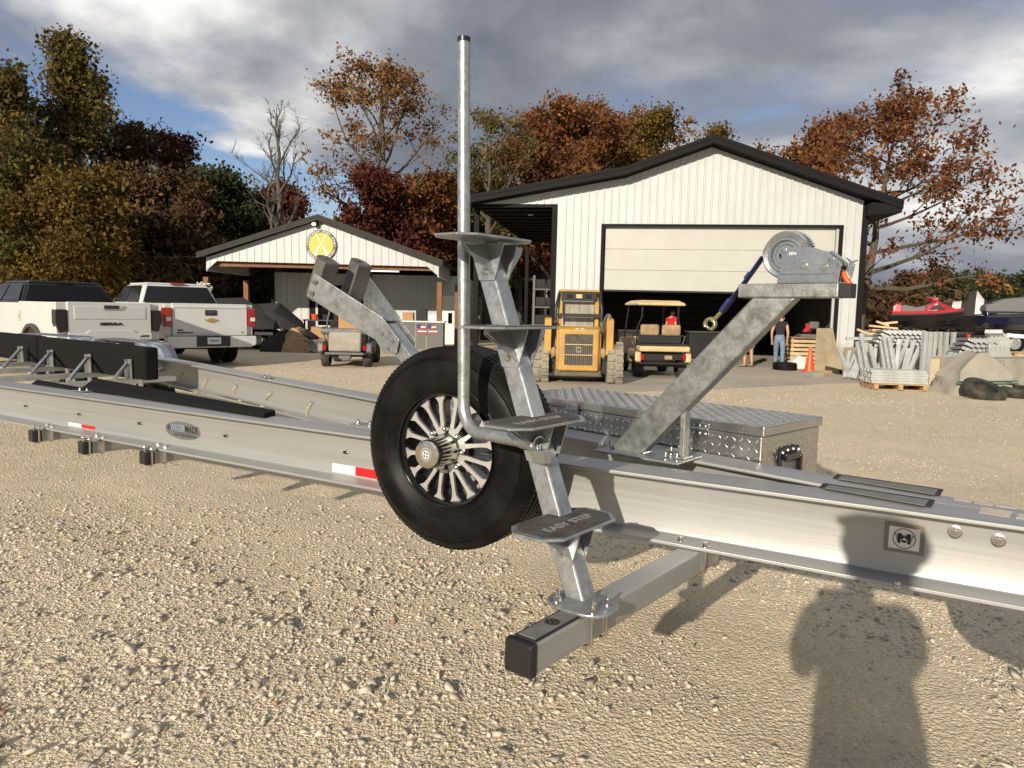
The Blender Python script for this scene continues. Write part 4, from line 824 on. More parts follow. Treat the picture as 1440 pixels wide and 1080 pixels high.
# low flat bunks just inside the near rail
for (p1, p2, p3, p4, z1, th) in (((388, 576), (372, 581), (116, 543), (133, 531), 0.972, 0.06), ((130, 547), (120, 549), (44, 538), (52, 533), 0.956, 0.04)):
    ps = [PZ(*p, z1) for p in (p1, p2, p3, p4)]; mb = MB(); mb.prism(ps, -UP * th); lb = T(mb, 'keel_bunk', 'carpet', bevel=0.012, fix=True)
    c = sum(ps, Vector()) / 4
for px0, py0, lx_, ly_ in ((31, 487, 3, 518), (73, 492, 43, 526), (126, 498, 97, 534), (183, 505, 160, 534)):
    zt_ = 1.045; a = PP(px0, py0, ba - bn * 0.02, bn); b_ = Vector((a.x, a.y, ZT - 0.10))
    mb = MB(); mb.box(a + UP * 0.0 - UP * (a.z - (ZT - 0.12)) / 2, (0.055, 0.012, a.z - (ZT - 0.12)), frame(bd_, UP)); mb.box(a - UP * (a.z - (ZT - 0.12)) / 2 + bd_ * 0.024 - bn * 0.02, (0.008, 0.04, a.z - (ZT - 0.12)), frame(bd_, UP)); br = T(mb, 'bunk_bracket', 'aluminium', bk, bevel=0.002)
    lo = PZ(lx_, ly_, ZT - 0.11); mb = MB(); mb.bar(a - UP * 0.03 - bn * 0.02, lo, 0.028, 0.028); T(mb, 'bracket_brace', 'aluminium', bk, bevel=0.003)
    mb = MB(); ca, cb = a - bn * 0.95, a + bn * 0.42; ca.z = cb.z = ZT - 0.135; mb.bar(ca, cb, 0.075, 0.05); T(mb, 'cross_member', 'aluminium', bevel=0.006)
for t in (0.08, 0.30, 0.52, 0.74, 0.95):
    p = ba.lerp(bb, t) + bn * 0.05; mb = MB(); mb.box(Vector((p.x, p.y, bz1 - 0.30 - 0.06)), (0.06, 0.02, 0.2), frame(bd_, UP)); T(mb, 'bunk_post', 'aluminium', bk, bevel=0.002)
# fenders: rolled tread plate over the wheels on the far side
def fender(pr, plx, z1):
    a = PZ(*pr, z1); b_ = PZ(*plx, z1); d = (b_ - a).normalized(); nn = Vector((d.y, -d.x, 0)); nn = nn if nn.y > 0 else -nn
    L = (b_ - a).length; R = 0.30; prof2 = [(-R, -R)] + [(-R * math.cos(t * PI / 16), -R + R * math.sin(t * PI / 16)) for t in range(1, 9)] + [(L + R * math.sin(t * PI / 16), -R + R * math.cos(t * PI / 16)) for t in range(0, 9)]
    mb = MB(); outer = [Vector((x, 0, z)) for x, z in prof2]; inner = [Vector((x * 0.985 + L * 0.0075, 0, z - 0.008)) for x, z in prof2]
    k = len(outer); mb.v = outer + [p + Vector((0, 0.27, 0)) for p in outer]; mb.f = [(i, i + 1, k + i + 1, k + i) for i in range(k - 1)]
    Mw = Matrix.Translation(a + UP * 0) @ frame(d, UP).to_4x4()
    o = bpy.data.objects.new('fender', mb.mesh('fender')); col.objects.link(o); o.data.materials.append(MT['diamond_fender']); o.parent = trailer; o.matrix_local = Matrix.Translation(-trailer.location) @ Mw
    me = o.data; uv = me.uv_layers.new(name='UVMap'); s = 0; acc = [0]
    for i in range(1, k): acc.append(acc[-1] + (outer[i] - outer[i - 1]).length)
    for p in me.polygons:
        for li in p.loop_indices:
            vi = me.loops[li].vertex_index; uv.data[li].uv = (acc[vi % k], 0.27 if vi >= k else 0.0)
    me.polygons.foreach_set('use_smooth', [True] * len(me.polygons)); md = o.modifiers.new('solid', 'SOLIDIFY'); md.thickness = 0.006
    return a, b_, d, nn, L
for pr, plx in (((233, 481), (168, 475)), ((128, 473), (60, 468))):
    a, b_, d, nn, L = fender(pr, plx, 1.10)
    c = (a + b_) / 2 + nn * 0.14; mb = MB(); cw = Vector((c.x, c.y, 0.36)); mb.lathe([(0.20, -0.11), (0.30, -0.115), (0.345, -0.09), (0.36, -0.05), (0.36, 0.05), (0.345, 0.09), (0.30, 0.115), (0.20, 0.11)], cw, nn, 36); T(mb, 'road_wheel', 'rubber', smooth=40)
    mb = MB(); mb.lathe([(0.0, -0.07), (0.08, -0.08), (0.20, -0.05), (0.205, 0.09), (0.0, 0.08)], cw, nn, 24); T(mb, 'road_wheel_rim', 'aluminium', smooth=40)
# cross plate between the rails that carries the bow stop
fa = PP(575, 506, CL, NA)
# ---- bow stop: forked galvanised arm with two grey rubber bumpers
bt = thing('bow_stop', None, None); bt.parent = trailer
e0 = ax_pt(600, 532); e1 = ax_pt(545, 462); e2 = ax_pt(468, 402); td = (e1 - e0).normalized(); gtop = ax_pt(530, 445)
foot = e0 - td * ((e0.z - ZT + 0.02) / td.z)
mb = MB(); mb.bar(foot, e1, 0.085, 0.085, up=NA.cross(td)); T(mb, 'post', 'galvanised', bt, bevel=0.008, seg=3)
mb = MB(); fx = Vector((foot.x, foot.y, ZT - 0.06)); mb.bar(fx - NA * 0.42, fx + NA * 0.42, 0.09, 0.09); T(mb, 'cross_member', 'aluminium', bevel=0.006)
dz = (e2 - e1).normalized(); w2 = 0.075
for s in (-1, 1):
    o1 = NA * (s * 0.055); o2 = NA * (0.245 if s > 0 else -0.15)
    # lower cheek plate
    pu = NA.cross(td).normalized()
    mb = MB(); mb.prism([e1 + o1 - td * 0.16 + pu * 0.06, e1 + o1 - td * 0.19 - pu * 0.01, e1 + o1 - td * 0.12 - pu * 0.075, e1 + o1 + td * 0.03 - pu * 0.065, e1 + o1 + td * 0.03 + pu * 0.065], NA * (s * 0.010)); ch = T(mb, 'cheek_plate', 'galvanised', bt, bevel=0.003, fix=True)
    for t, uu in ((-0.04, 0.0), (-0.13, -0.03), (-0.13, 0.025)): bolt_part(e1 + o1 + td * t + pu * uu + NA * (s * 0.010), NA * s, 0.010, 0.009, 0.006, ch)
    # upper arm
    q0, q1 = e1 + o1 + td * 0.0, e2 + o2; hh = NA.cross(dz).normalized()
    mb = MB(); mb.loft([[q0 + hh * 0.07, q0 - hh * 0.07, q0 - hh * 0.07 + NA * (s * 0.012), q0 + hh * 0.07 + NA * (s * 0.012)], [q1 + hh * 0.075, q1 - hh * 0.075, q1 - hh * 0.075 + NA * (s * 0.012), q1 + hh * 0.075 + NA * (s * 0.012)]]); up_ = T(mb, 'fork_arm', 'galvanised', bt, bevel=0.004, fix=True)
    mb = MB(); mb.loft([[q0 + hh * 0.014, q0 - hh * 0.014, q0 - hh * 0.014 - NA * (s * 0.04), q0 + hh * 0.014 - NA * (s * 0.04)], [q1.lerp(q0, .25) + hh * 0.014, q1.lerp(q0, .25) - hh * 0.014, q1.lerp(q0, .25) - hh * 0.014 - NA * (s * 0.03), q1.lerp(q0, .25) + hh * 0.014 - NA * (s * 0.03)]]); T(mb, 'arm_rib', 'galvanised', bt, fix=True)
    bcn = q1 + NA * (s * -0.075) + dz * 0.03 + hh * 0.03; bw = 0.112
    ringp = [(-0.5, -0.5), (0.12, -0.5), (0.5, -0.2), (0.5, 0.22), (0.12, 0.5), (-0.5, 0.5)]
    mb = MB(); Rb = frame(hh, NA * s); mb.prism([bcn + dz * (x * bw * 1.1) + NA * (s * y * bw) - hh * 0.125 for x, y in ringp], hh * 0.25); bmp = T(mb, 'rubber_bumper', 'bumper_grey', bt, bevel=0.008, fix=True)
    mb = MB(); mb.cyl(bcn + hh * 0.1240, bcn + hh * 0.1265, 0.012, 12); T(mb, 'bolt_hole', 'black_rough', bt)
    for uu in (-0.035, 0.035): bolt_part(q1 + NA * (s * 0.012) - dz * 0.035 + hh * uu, NA * s, 0.011, 0.010, 0.012, up_)
mb = MB(); mb.box(e1 + td * 0.02, (0.012, 0.11, 0.09), frame(td, NA.cross(td))); T(mb, 'post_cap', 'galvanised', bt)
# ---- tread-plate tool box outside the far rail
tbx = thing('tool_box', None, None); tbx.parent = trailer
fp = PP(1075, 601, F0 + N2 * (FLW + 0.02), N2); TBL, TBW, TBH = 1.50, 0.545, 0.40
ztop = fp.z; Mw = Matrix.Translation(Vector((fp.x, fp.y, 0))) @ Matrix(((D2.x, N2.x, 0), (D2.y, N2.y, 0), (0, 0, 1))).to_4x4()
Mw = Matrix.Translation(Vector((fp.x, fp.y, 0))) @ frame(D2, UP).to_4x4()   # local x along the box to the rear, y across
ysg = 1 if (frame(D2, UP) @ Vector((0, 1, 0))).dot(N2) > 0 else -1
Mp = Matrix.Translation(-trailer.location) @ Mw
def TB(mb, name, m, uv=False, parent=None, **kw):
    o = build(mb, name, m, None, **kw); o.parent = parent or tbx; o.matrix_local = Mp if parent is None else Matrix.Identity(4)
    if uv: box_uv(o)
    return o
def tb(x, y, z): return Vector((x, y * ysg, ztop + z))
mb = MB(); mb.box(tb(TBL / 2 + 0.006, TBW / 2, -0.045 - (TBH - 0.045) / 2), (TBL - 0.012, TBW - 0.012, TBH - 0.045)); TB(mb, 'box_body', 'plate_metal', True, bevel=0.004)
mb = MB(); mb.box(tb(TBL / 2, TBW / 2, -0.021), (TBL, TBW, 0.042)); lid = TB(mb, 'lid', 'plate_metal', True, bevel=0.005)
def tread_bars(name, o3, ex, ey, nrm, w_, h_, s=0.034, parent=None):
    mb = MB(); i = 0
    nu, nv = int(w_ / s), int(h_ / s)
    for a in range(nu):
        for b2_ in range(nv):
            c = o3 + ex * ((a + 0.5) * w_ / nu) + ey * ((b2_ + 0.5) * h_ / nv); sg_ = 1 if (a + b2_) % 2 else -1
            d = (ex + ey * sg_).normalized(); e = nrm.cross(d); L_, W_, H_ = s * 0.50, s * 0.13, 0.0024
            mb.add([c - d * L_, c - d * L_ * .35 - e * W_, c + d * L_ * .35 - e * W_, c + d * L_, c + d * L_ * .35 + e * W_, c - d * L_ * .35 + e * W_, c - d * L_ * .5 + nrm * H_, c + d * L_ * .5 + nrm * H_], [(0, 1, 6), (1, 2, 7, 6), (2, 3, 7), (3, 4, 7), (4, 5, 6, 7), (5, 0, 6)])
    o = TB(mb, name, 'tread_metal', parent=parent, smooth=70); o['kind'] = 'stuff'; return o
Xl, Yl = Vector((1, 0, 0)), Vector((0, ysg, 0))
tread_bars('tread_pattern', tb(0.01, 0.01, 0.0003), Xl, Yl, UP, TBL - 0.02, TBW - 0.02)
tread_bars('tread_pattern', tb(0.02, 0.0055, -TBH + 0.02), Xl, UP, -Yl, TBL - 0.04, TBH - 0.07)
tread_bars('tread_pattern', tb(0.0115, 0.02, -TBH + 0.02), Yl, UP, -Xl, TBW - 0.04, TBH - 0.07)
for x in (0.30, 1.06):
    mb = MB(); mb.box(tb(x, -0.004, -0.035), (0.085, 0.008, 0.030)); mb.cyl(tb(x - 0.042, -0.010, -0.043), tb(x + 0.042, -0.010, -0.043), 0.005, 8); mb.box(tb(x, 0.000, -0.062), (0.085, 0.008, 0.030)); h_ = TB(mb, 'hinge', 'zinc', bevel=0.001)
    for dx in (-0.03, 0, 0.03):
        for z in (-0.03, -0.064):
            mb = MB(); mb.sphere(tb(x + dx, -0.006, z), 0.005, 8, 4); TB(mb, 'rivet', 'sticker_white', parent=h_, smooth=60)
hx = -0.001
mb = MB()
ring = [(0.15, -0.13), (0.165, -0.105), (0.315, -0.105), (0.335, -0.13), (0.335, -0.33), (0.15, -0.33)]
mb.prism([tb(0.006, y, z) for y, z in ring], Vector((-0.008, 0, 0))); hp_ = TB(mb, 'handle_plate', 'steel_black', bevel=0.003, fix=True)
mb = MB(); mb.prism([tb(-0.002, y, z) for y, z in ((0.168, -0.15), (0.30, -0.15), (0.30, -0.32), (0.168, -0.32))], Vector((-0.002, 0, 0))); TB(mb, 'handle_recess', 'badge_silver', parent=hp_, fix=True)
mb = MB(); mb.box(tb(-0.012, 0.235, -0.145), (0.02, 0.14, 0.03)); mb.box(tb(-0.014, 0.305, -0.215), (0.022, 0.022, 0.14)); TB(mb, 'drop_handle', 'gloss_black', parent=hp_, bevel=0.004)
for y, z in ((0.165, -0.125), (0.21, -0.118), (0.26, -0.118), (0.31, -0.125), (0.325, -0.18), (0.325, -0.24), (0.30, -0.29), (0.31, -0.31)):
    mb = MB(); mb.sphere(tb(-0.004, y, z), 0.006, 8, 4); TB(mb, 'rivet', 'sticker_white', parent=hp_, smooth=60)
mb = MB(); mb.bar(Mw @ tb(0.2, -0.1, -0.30), Mw @ tb(0.2, TBW, -0.30), 0.06, 0.04); mb.bar(Mw @ tb(1.3, -0.1, -0.30), Mw @ tb(1.3, TBW, -0.30), 0.06, 0.04); T(mb, 'box_bracket', 'aluminium', tbx)
# ---- coupler and jack at the tongue end, right of the frame: they hold the tongue up
jk = A0 - D1 * 2.55 - NR * FLW / 2
mb = MB(); mb.cyl((jk.x, jk.y, 0.08), (jk.x, jk.y, 1.35), 0.036, 16); j_ = T(mb, 'tongue_jack', 'galvanised', smooth=40)
mb = MB(); mb.cyl((jk.x, jk.y, gz(jk.x, jk.y) - 0.01), (jk.x, jk.y, 0.10), 0.11, 20, 0.05); T(mb, 'jack_foot', 'galvanised', j_, smooth=40)
sp_c = A0 - D1 * 2.10 - NR * FLW / 2; mb = MB(); mb.prism([sp_c + D1 * a + UP * z for a, z in ((-0.30, ZB + 0.02), (0.27, ZB + 0.02), (0.27, ZB - 0.14), (0.22, ZB - 0.22), (0.05, ZB - 0.27), (-0.30, ZB - 0.27))], NR * 0.012); T(mb, 'safety_plate', 'galvanised', fix=True)
mb = MB(); cc2 = A0 - D1 * 3.05 - NR * FLW / 2; mb.box(cc2 + UP * (ZT - 0.06), (0.4, 0.1, 0.12), frame(D1, UP)); mb.sphere(cc2 - D1 * 0.22 + UP * (ZT - 0.06), (0.06, 0.06, 0.06)); T(mb, 'coupler', 'galvanised', bevel=0.01)
# ================================================================== metal garage
FX = Vector((0.9893, -0.1459, 0)); FD = Vector((0.1459, 0.9893, 0)); FO = Vector((2.721, 23.0, 0))
def fa(px, py, dep=0.0):
    p = PP(px, py, FO + FD * dep, FD) - FO; return p.dot(FX), p.z
garage = thing('metal_garage', 'cream white ribbed metal garage with black trim and a half open overhead door', 'garage', FO + FX * 3)
def GB(mb, name, m, parent=None, **kw): return build(mb, name, m, parent or garage, world=True, **kw)
def gp(a, z, dep=0.0): return FO + FX * a + FD * dep + UP * z
aL = fa(783, 300)[0]; aR = fa(1214, 300)[0]; aDL, aDR = 0.0, fa(1181, 330)[0]; zDoor = fa(1181, 321)[1]; aLean = fa(664, 285)[0]
OV = 0.55; OVP = -OV
pk = fa(1005, 190, OVP); br = fa(880, 235, OVP); le = fa(656, 276, OVP); re = fa(1271, 283, OVP)
def roofz(a):                       # top of the rake line
    pts = [le, br, pk, re]
    for p, q in zip(pts, pts[1:]):
        if a <= q[0]: return p[1] + (q[1] - p[1]) * (a - p[0]) / (q[0] - p[0])
    return re[1]
FH = 0.34
zOpen = fa(725, 287)[1]
def wallpoly(a0, a1, z0, n=1, ext=0.0):
    brk = [a0] + [x for x in (br[0], pk[0]) if a0 < x < a1] + [a1]
    return [gp(a0, z0), gp(a1, z0)] + [gp(a, roofz(a) - FH + 0.12) for a in brk[::-1]]
TH = FD * 0.14
for nm, poly in (('front_wall', [gp(aL, 0), gp(aDL, 0), gp(aDL, zDoor), gp(aL, zDoor)]), ('front_wall', [gp(aDR, 0), gp(aR, 0), gp(aR, zDoor), gp(aDR, zDoor)]), ('gable_wall', wallpoly(aL, aR, zDoor + 0.002)), ('gable_wall', wallpoly(aLean + 0.05, aL - 0.002, zOpen))):
    mb = MB(); mb.prism(poly, TH); GB(mb, nm, 'siding_white', fix=True)
rib_a = np.arange(aLean + 0.2, aR - 0.05, 0.2286)
for a in rib_a:
    z0 = zOpen if a < aL else (zDoor + 0.05 if aDL - 0.08 < a < aDR + 0.08 else 0.02)
    if abs(a - aL) < 0.07: continue
    z1 = roofz(a) - FH + 0.10; mb = MB(); w0, w1 = 0.030, 0.018
    mb.loft([[gp(a - w0, z, 0.0), gp(a - w1, z, -0.034), gp(a + w1, z, -0.034), gp(a + w0, z, 0.0)] for z in (z0, z1)]); GB(mb, 'siding_rib', 'siding_white', fix=True)
# corner, jamb and opening trim
def trim(a0, a1, z0, z1, nm='trim', m='trim_black', d0=-0.035, d1=0.10):
    mb = MB(); mb.box(gp((a0 + a1) / 2, (z0 + z1) / 2, (d0 + d1) / 2), (a1 - a0, d1 - d0, z1 - z0), frame(FX, UP)); return GB(mb, nm, m)
trim(aL - 0.14, aL + 0.02, 0, zOpen - 0.002, 'corner_trim', d1=0.5); trim(aR - 0.02, aR + 0.15, 0, roofz(aR) - FH, 'corner_trim', d1=0.3)
trim(aDL - 0.09, aDL + 0.01, 0, zDoor, 'door_jamb', d0=-0.04, d1=0.2); trim(aDR - 0.015, aDR + 0.09, 0, zDoor, 'door_jamb', d0=-0.04, d1=0.2); trim(aDL - 0.09, aDR + 0.09, zDoor + 0.004, zDoor + 0.09, 'door_head', d0=-0.045, d1=0.19)
trim(aDR - 0.085, aDR - 0.018, 0, zDoor - 0.004, 'door_stop', 'siding_cream', 0.03, 0.12); trim(aLean, aL - 0.145, zOpen - 0.10, zOpen - 0.004, 'lintel')
# overhead door sections, half raised
zd = [zDoor - 0.004, fa(1000, 351)[1], fa(1000, 381)[1], fa(960, 409)[1]]
for i in range(3):
    mb = MB(); z1, z0 = zd[i] - (0.005 if i else 0), zd[i + 1]; mb.box(gp((aDL + aDR) / 2 - 0.03, (z0 + z1) / 2, 0.125), (aDR - aDL - 0.13, 0.05, z1 - z0), frame(FX, UP)); GB(mb, 'door_panel', 'siding_cream', bevel=0.006)
mb = MB(); mb.box(gp((aDL + aDR) / 2 - 0.03, zd[3] - 0.025, 0.125), (aDR - aDL - 0.13, 0.04, 0.05), frame(FX, UP)); GB(mb, 'door_seal', 'black_rough')
# roof: three slabs over everything, rake fascia and soffit in front
DEP = 13.0
ends = [le, br, pk, re]
for (p, q) in zip(ends, ends[1:]):
    mb = MB(); mb.prism([gp(p[0], p[1] + 0.02, OVP), gp(q[0], q[1] + 0.02, OVP), gp(q[0], q[1] - 0.08, OVP), gp(p[0], p[1] - 0.08, OVP)], FD * (DEP + 2 * OV)); GB(mb, 'roof_slope', 'roof_dark', fix=True)
    mb = MB(); mb.prism([gp(p[0], p[1] - 0.003, OVP - 0.02), gp(q[0], q[1] - 0.003, OVP - 0.02), gp(q[0], q[1] - FH * 0.62, OVP - 0.02), gp(p[0], p[1] - FH * 0.62, OVP - 0.02)], FD * 0.03); GB(mb, 'rake_fascia', 'trim_black', fix=True)
    mb = MB(); mb.prism([gp(p[0], p[1] + 0.03, OVP - 0.035), gp(q[0], q[1] + 0.03, OVP - 0.035), gp(q[0], q[1] - 0.07, OVP - 0.035), gp(p[0], p[1] - 0.07, OVP - 0.035)], FD * 0.05); GB(mb, 'drip_edge', 'trim_black', fix=True)
    n_s = max(2, int((q[0] - p[0]) / 0.45))
    for i in range(n_s):
        t0, t1 = i / n_s, (i + 1) / n_s - 0.003; A_ = [p[0] + (q[0] - p[0]) * t for t in (t0, t1)]; Zs = [p[1] + (q[1] - p[1]) * t - FH * 0.60 for t in (t0, t1)]
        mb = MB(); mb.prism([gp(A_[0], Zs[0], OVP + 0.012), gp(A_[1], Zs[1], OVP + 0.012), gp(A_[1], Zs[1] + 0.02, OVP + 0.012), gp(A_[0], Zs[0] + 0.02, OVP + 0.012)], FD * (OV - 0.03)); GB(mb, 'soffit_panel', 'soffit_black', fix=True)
mb = MB(); mb.prism([gp(re[0], re[1] - 0.09, OVP + 0.02), gp(re[0] - 0.02, re[1] - FH * 0.9, OVP + 0.02), gp(aR + 0.05, re[1] - FH * 0.9 - 0.06, OVP + 0.02), gp(aR + 0.05, re[1] - 0.02, OVP + 0.02)], FD * DEP); GB(mb, 'eave_box', 'trim_black', fix=True)
# inside and side walls
zE = re[1] - 0.3
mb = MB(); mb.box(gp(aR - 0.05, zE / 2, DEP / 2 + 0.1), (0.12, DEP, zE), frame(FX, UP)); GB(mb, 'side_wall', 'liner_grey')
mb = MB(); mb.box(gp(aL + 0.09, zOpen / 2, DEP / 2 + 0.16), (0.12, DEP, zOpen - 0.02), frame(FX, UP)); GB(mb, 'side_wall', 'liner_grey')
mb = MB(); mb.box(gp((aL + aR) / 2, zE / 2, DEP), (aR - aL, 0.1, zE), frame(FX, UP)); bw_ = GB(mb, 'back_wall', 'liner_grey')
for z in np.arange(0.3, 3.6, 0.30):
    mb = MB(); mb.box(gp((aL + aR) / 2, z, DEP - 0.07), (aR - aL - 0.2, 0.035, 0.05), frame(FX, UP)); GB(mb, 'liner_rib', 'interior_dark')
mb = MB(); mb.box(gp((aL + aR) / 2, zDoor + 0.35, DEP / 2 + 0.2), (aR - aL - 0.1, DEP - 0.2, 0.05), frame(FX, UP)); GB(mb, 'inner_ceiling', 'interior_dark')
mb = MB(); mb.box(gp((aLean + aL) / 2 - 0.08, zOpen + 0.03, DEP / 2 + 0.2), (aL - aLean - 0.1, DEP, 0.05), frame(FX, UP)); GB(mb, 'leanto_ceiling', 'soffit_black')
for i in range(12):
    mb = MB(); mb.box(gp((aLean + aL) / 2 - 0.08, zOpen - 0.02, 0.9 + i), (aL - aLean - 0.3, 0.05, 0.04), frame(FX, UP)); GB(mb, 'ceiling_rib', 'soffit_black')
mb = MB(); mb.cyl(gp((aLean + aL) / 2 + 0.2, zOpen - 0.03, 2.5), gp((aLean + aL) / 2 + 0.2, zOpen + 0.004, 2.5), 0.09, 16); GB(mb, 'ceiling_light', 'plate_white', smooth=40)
for d in (0.25, DEP - 0.3):
    mb = MB(); mb.box(gp(aLean + 0.12, zOpen / 2, d), (0.16, 0.16, zOpen), frame(FX, UP)); GB(mb, 'corner_post', 'trim_black')
# concrete apron in front of the doors, slab inside
mb = MB(); ap = [PZ(600, 531), PZ(700, 545), PZ(880, 552), PZ(1010, 548), PZ(1150, 541), PZ(1290, 536), gp(aR + 3.0, 0, 0.1), gp(aR, 0, DEP), gp(aL, 0, DEP), gp(aLean - 2.5, 0, 1.0)]
mb.prism([Vector((p.x, p.y, 0.006)) for p in ap], UP * -0.05); apron = build(mb, 'concrete_apron', 'apron', fix=True); tag(apron, 'grey concrete apron', kind='structure')
# ================================================================== shop with the porch and the round sign
SY = 27.6
def sp(px, py, dy=0.0): return PY(px, py, SY + dy)
shop = thing('porch_shop', 'small white ribbed shop building with a gabled porch on brown wooden posts', 'shop', (sp(450, 480).x, SY, 0))
def SB(mb, name, m, parent=None, **kw): return build(mb, name, m, parent or shop, world=True, **kw)
gl, gpk, gr = sp(290, 362), sp(452, 309), sp(617, 369)
lo_l, ch_l, ch_r, lo_r = sp(290, 380), sp(305, 367), sp(601, 375), sp(617, 389)
mb = MB(); mb.prism([lo_l, ch_l, ch_r, lo_r, gr, gpk, gl], Vector((0, 0.10, 0))); SB(mb, 'gable_wall', 'siding_white', fix=True)
def shop_top(x): return gl.z + (gpk.z - gl.z) * (x - gl.x) / (gpk.x - gl.x) if x < gpk.x else gpk.z + (gr.z - gpk.z) * (x - gpk.x) / (gr.x - gpk.x)
for x in np.arange(gl.x + 0.12, gr.x - 0.05, 0.275):
    zb_ = ch_l.z + (ch_r.z - ch_l.z) * (x - ch_l.x) / (ch_r.x - ch_l.x)
    if x < ch_l.x: zb_ = lo_l.z + (ch_l.z - lo_l.z) * (x - lo_l.x) / (ch_l.x - lo_l.x)
    if x > ch_r.x: zb_ = ch_r.z + (lo_r.z - ch_r.z) * (x - ch_r.x) / (lo_r.x - ch_r.x)
    mb = MB(); mb.loft([[Vector((x - 0.02, SY, z)), Vector((x - 0.01, SY - 0.02, z)), Vector((x + 0.01, SY - 0.02, z)), Vector((x + 0.02, SY, z))] for z in (zb_ + 0.01, shop_top(x) - 0.02)]); SB(mb, 'siding_rib', 'siding_white', fix=True)
PD, SD = 4.2, 11.0
rl, rpk, rr = sp(281, 356), sp(450, 303), sp(624, 367)
for p, q in ((rl, rpk), (rpk, rr)):
    mb = MB(); o3 = Vector((0, -0.30, 0)); mb.prism([p + o3, q + o3, q + o3 - UP * 0.12, p + o3 - UP * 0.12], Vector((0, SD, 0))); SB(mb, 'roof_slope', 'roof_brown', fix=True)
    mb = MB(); o3 = Vector((0, -0.33, 0)); mb.prism([p + o3 + UP * 0.01, q + o3 + UP * 0.01, q + o3 - UP * 0.20, p + o3 - UP * 0.20], Vector((0, 0.03, 0))); SB(mb, 'rake_trim', 'roof_brown', fix=True)
# porch eave walls, ceiling, posts
for e, s in ((gl, -1), (gr, 1)):
    zb_ = (lo_l if s < 0 else lo_r).z; mb = MB(); mb.box((e.x, SY + PD / 2 + 0.11, (e.z + zb_) / 2 - 0.02), (0.1, PD, e.z - zb_)); SB(mb, 'porch_side', 'siding_white')
    for i in range(14):
        mb = MB(); mb.box((e.x + s * 0.06, SY + 0.3 + i * 0.29, (e.z + zb_) / 2 - 0.02), (0.03, 0.03, e.z - zb_ - 0.02)); SB(mb, 'siding_rib', 'siding_white')
mb = MB(); mb.box(((gl.x + gr.x) / 2, SY + PD / 2 + 0.15, ch_l.z + 0.06), (gr.x - gl.x - 0.12, PD, 0.05)); SB(mb, 'porch_ceiling', 'soffit_black')
for px, dy, w_ in ((291, 0.18, 0.18), (347, 3.2, 0.2), (618, 0.18, 0.19), (643, 2.2, 0.2)):
    x = sp(px, 430, dy).x; mb = MB(); mb.box((x, SY + dy, 1.25), (w_, w_, 2.5)); SB(mb, 'porch_post', 'post_wood', bevel=0.01)
mb = MB(); mb.box(((gl.x + gr.x) / 2, SY + 0.28, ch_l.z - 0.06), (gr.x - gl.x - 0.2, 0.14, 0.24)); SB(mb, 'porch_beam', 'post_wood')
# back wall of the porch with window and doors
bx0 = sp(386, 430, PD).x; bx1 = sp(655, 430, PD).x; by = SY + PD
mb = MB(); mb.box(((bx0 + bx1) / 2, by + 0.06, 1.45), (bx1 - bx0, 0.12, 2.9)); SB(mb, 'porch_wall', 'siding_white')
mb = MB(); mb.box((bx0 + 0.06, by + 3.2, 1.45), (0.12, 6.2, 2.9)); SB(mb, 'side_wall', 'siding_white')
mb = MB(); mb.box((bx1 - 0.06, by + 3.2, 1.45), (0.12, 6.2, 2.9)); SB(mb, 'side_wall', 'siding_white')
mb = MB(); mb.box((bx0 - 0.05, by, 1.45), (0.12, 0.2, 2.9)); SB(mb, 'corner_trim', 'trim_black')
for x in np.arange(bx0 + 0.25, bx1 - 0.1, 0.29):
    mb = MB(); mb.box((x, by - 0.01, 1.45), (0.035, 0.022, 2.85)); SB(mb, 'siding_rib', 'siding_white')
def shop_rect(px0, px1, py0, py1, dy, th, name, m, parent=None):
    a = sp(px0, py1, PD + dy); b_ = sp(px1, py0, PD + dy); mb = MB(); mb.box(((a.x + b_.x) / 2, by + dy + th / 2, (a.z + b_.z) / 2), (abs(b_.x - a.x), th, abs(b_.z - a.z))); return SB(mb, name, m, parent)
wf = shop_rect(435, 510, 402, 474, -0.05, 0.06, 'window', 'trim_black'); shop_rect(444, 505, 412, 465, -0.08, 0.05, 'window_frame', 'siding_white', wf); shop_rect(447, 500, 416, 457, -0.10, 0.04, 'window_pane', 'glass_dark', wf)
dr = shop_rect(619, 646, 416, 489, -0.05, 0.06, 'door', 'sign_white'); shop_rect(630, 636, 440, 455, -0.06, 0.03, 'door_window', 'glass_dark', dr)
p = sp(622, 466, PD - 0.1); mb = MB(); mb.sphere((p.x, by - 0.09, p.z), 0.05); SB(mb, 'door_handle', 'polished', dr, smooth=60)
for px0, px1, py, dy in ((426, 458, 376, 1.2), (462, 530, 378, 1.2), (490, 562, 387.5, 2.6)):
    a, b_ = sp(px0, py, dy), sp(px1, py + 1, dy); z = ch_l.z - 0.06; mb = MB(); mb.bar((a.x, SY + dy, z + (0.0)), (b_.x, SY + dy, z), 0.10, 0.07); f_ = SB(mb, 'light_fixture', 'sign_white'); mb = MB(); mb.cyl((a.x + .03, SY + dy - 0.02, z - 0.05), (b_.x - .03, SY + dy - 0.02, z - 0.05), 0.03, 10); SB(mb, 'light_tube', 'tube_light', f_)
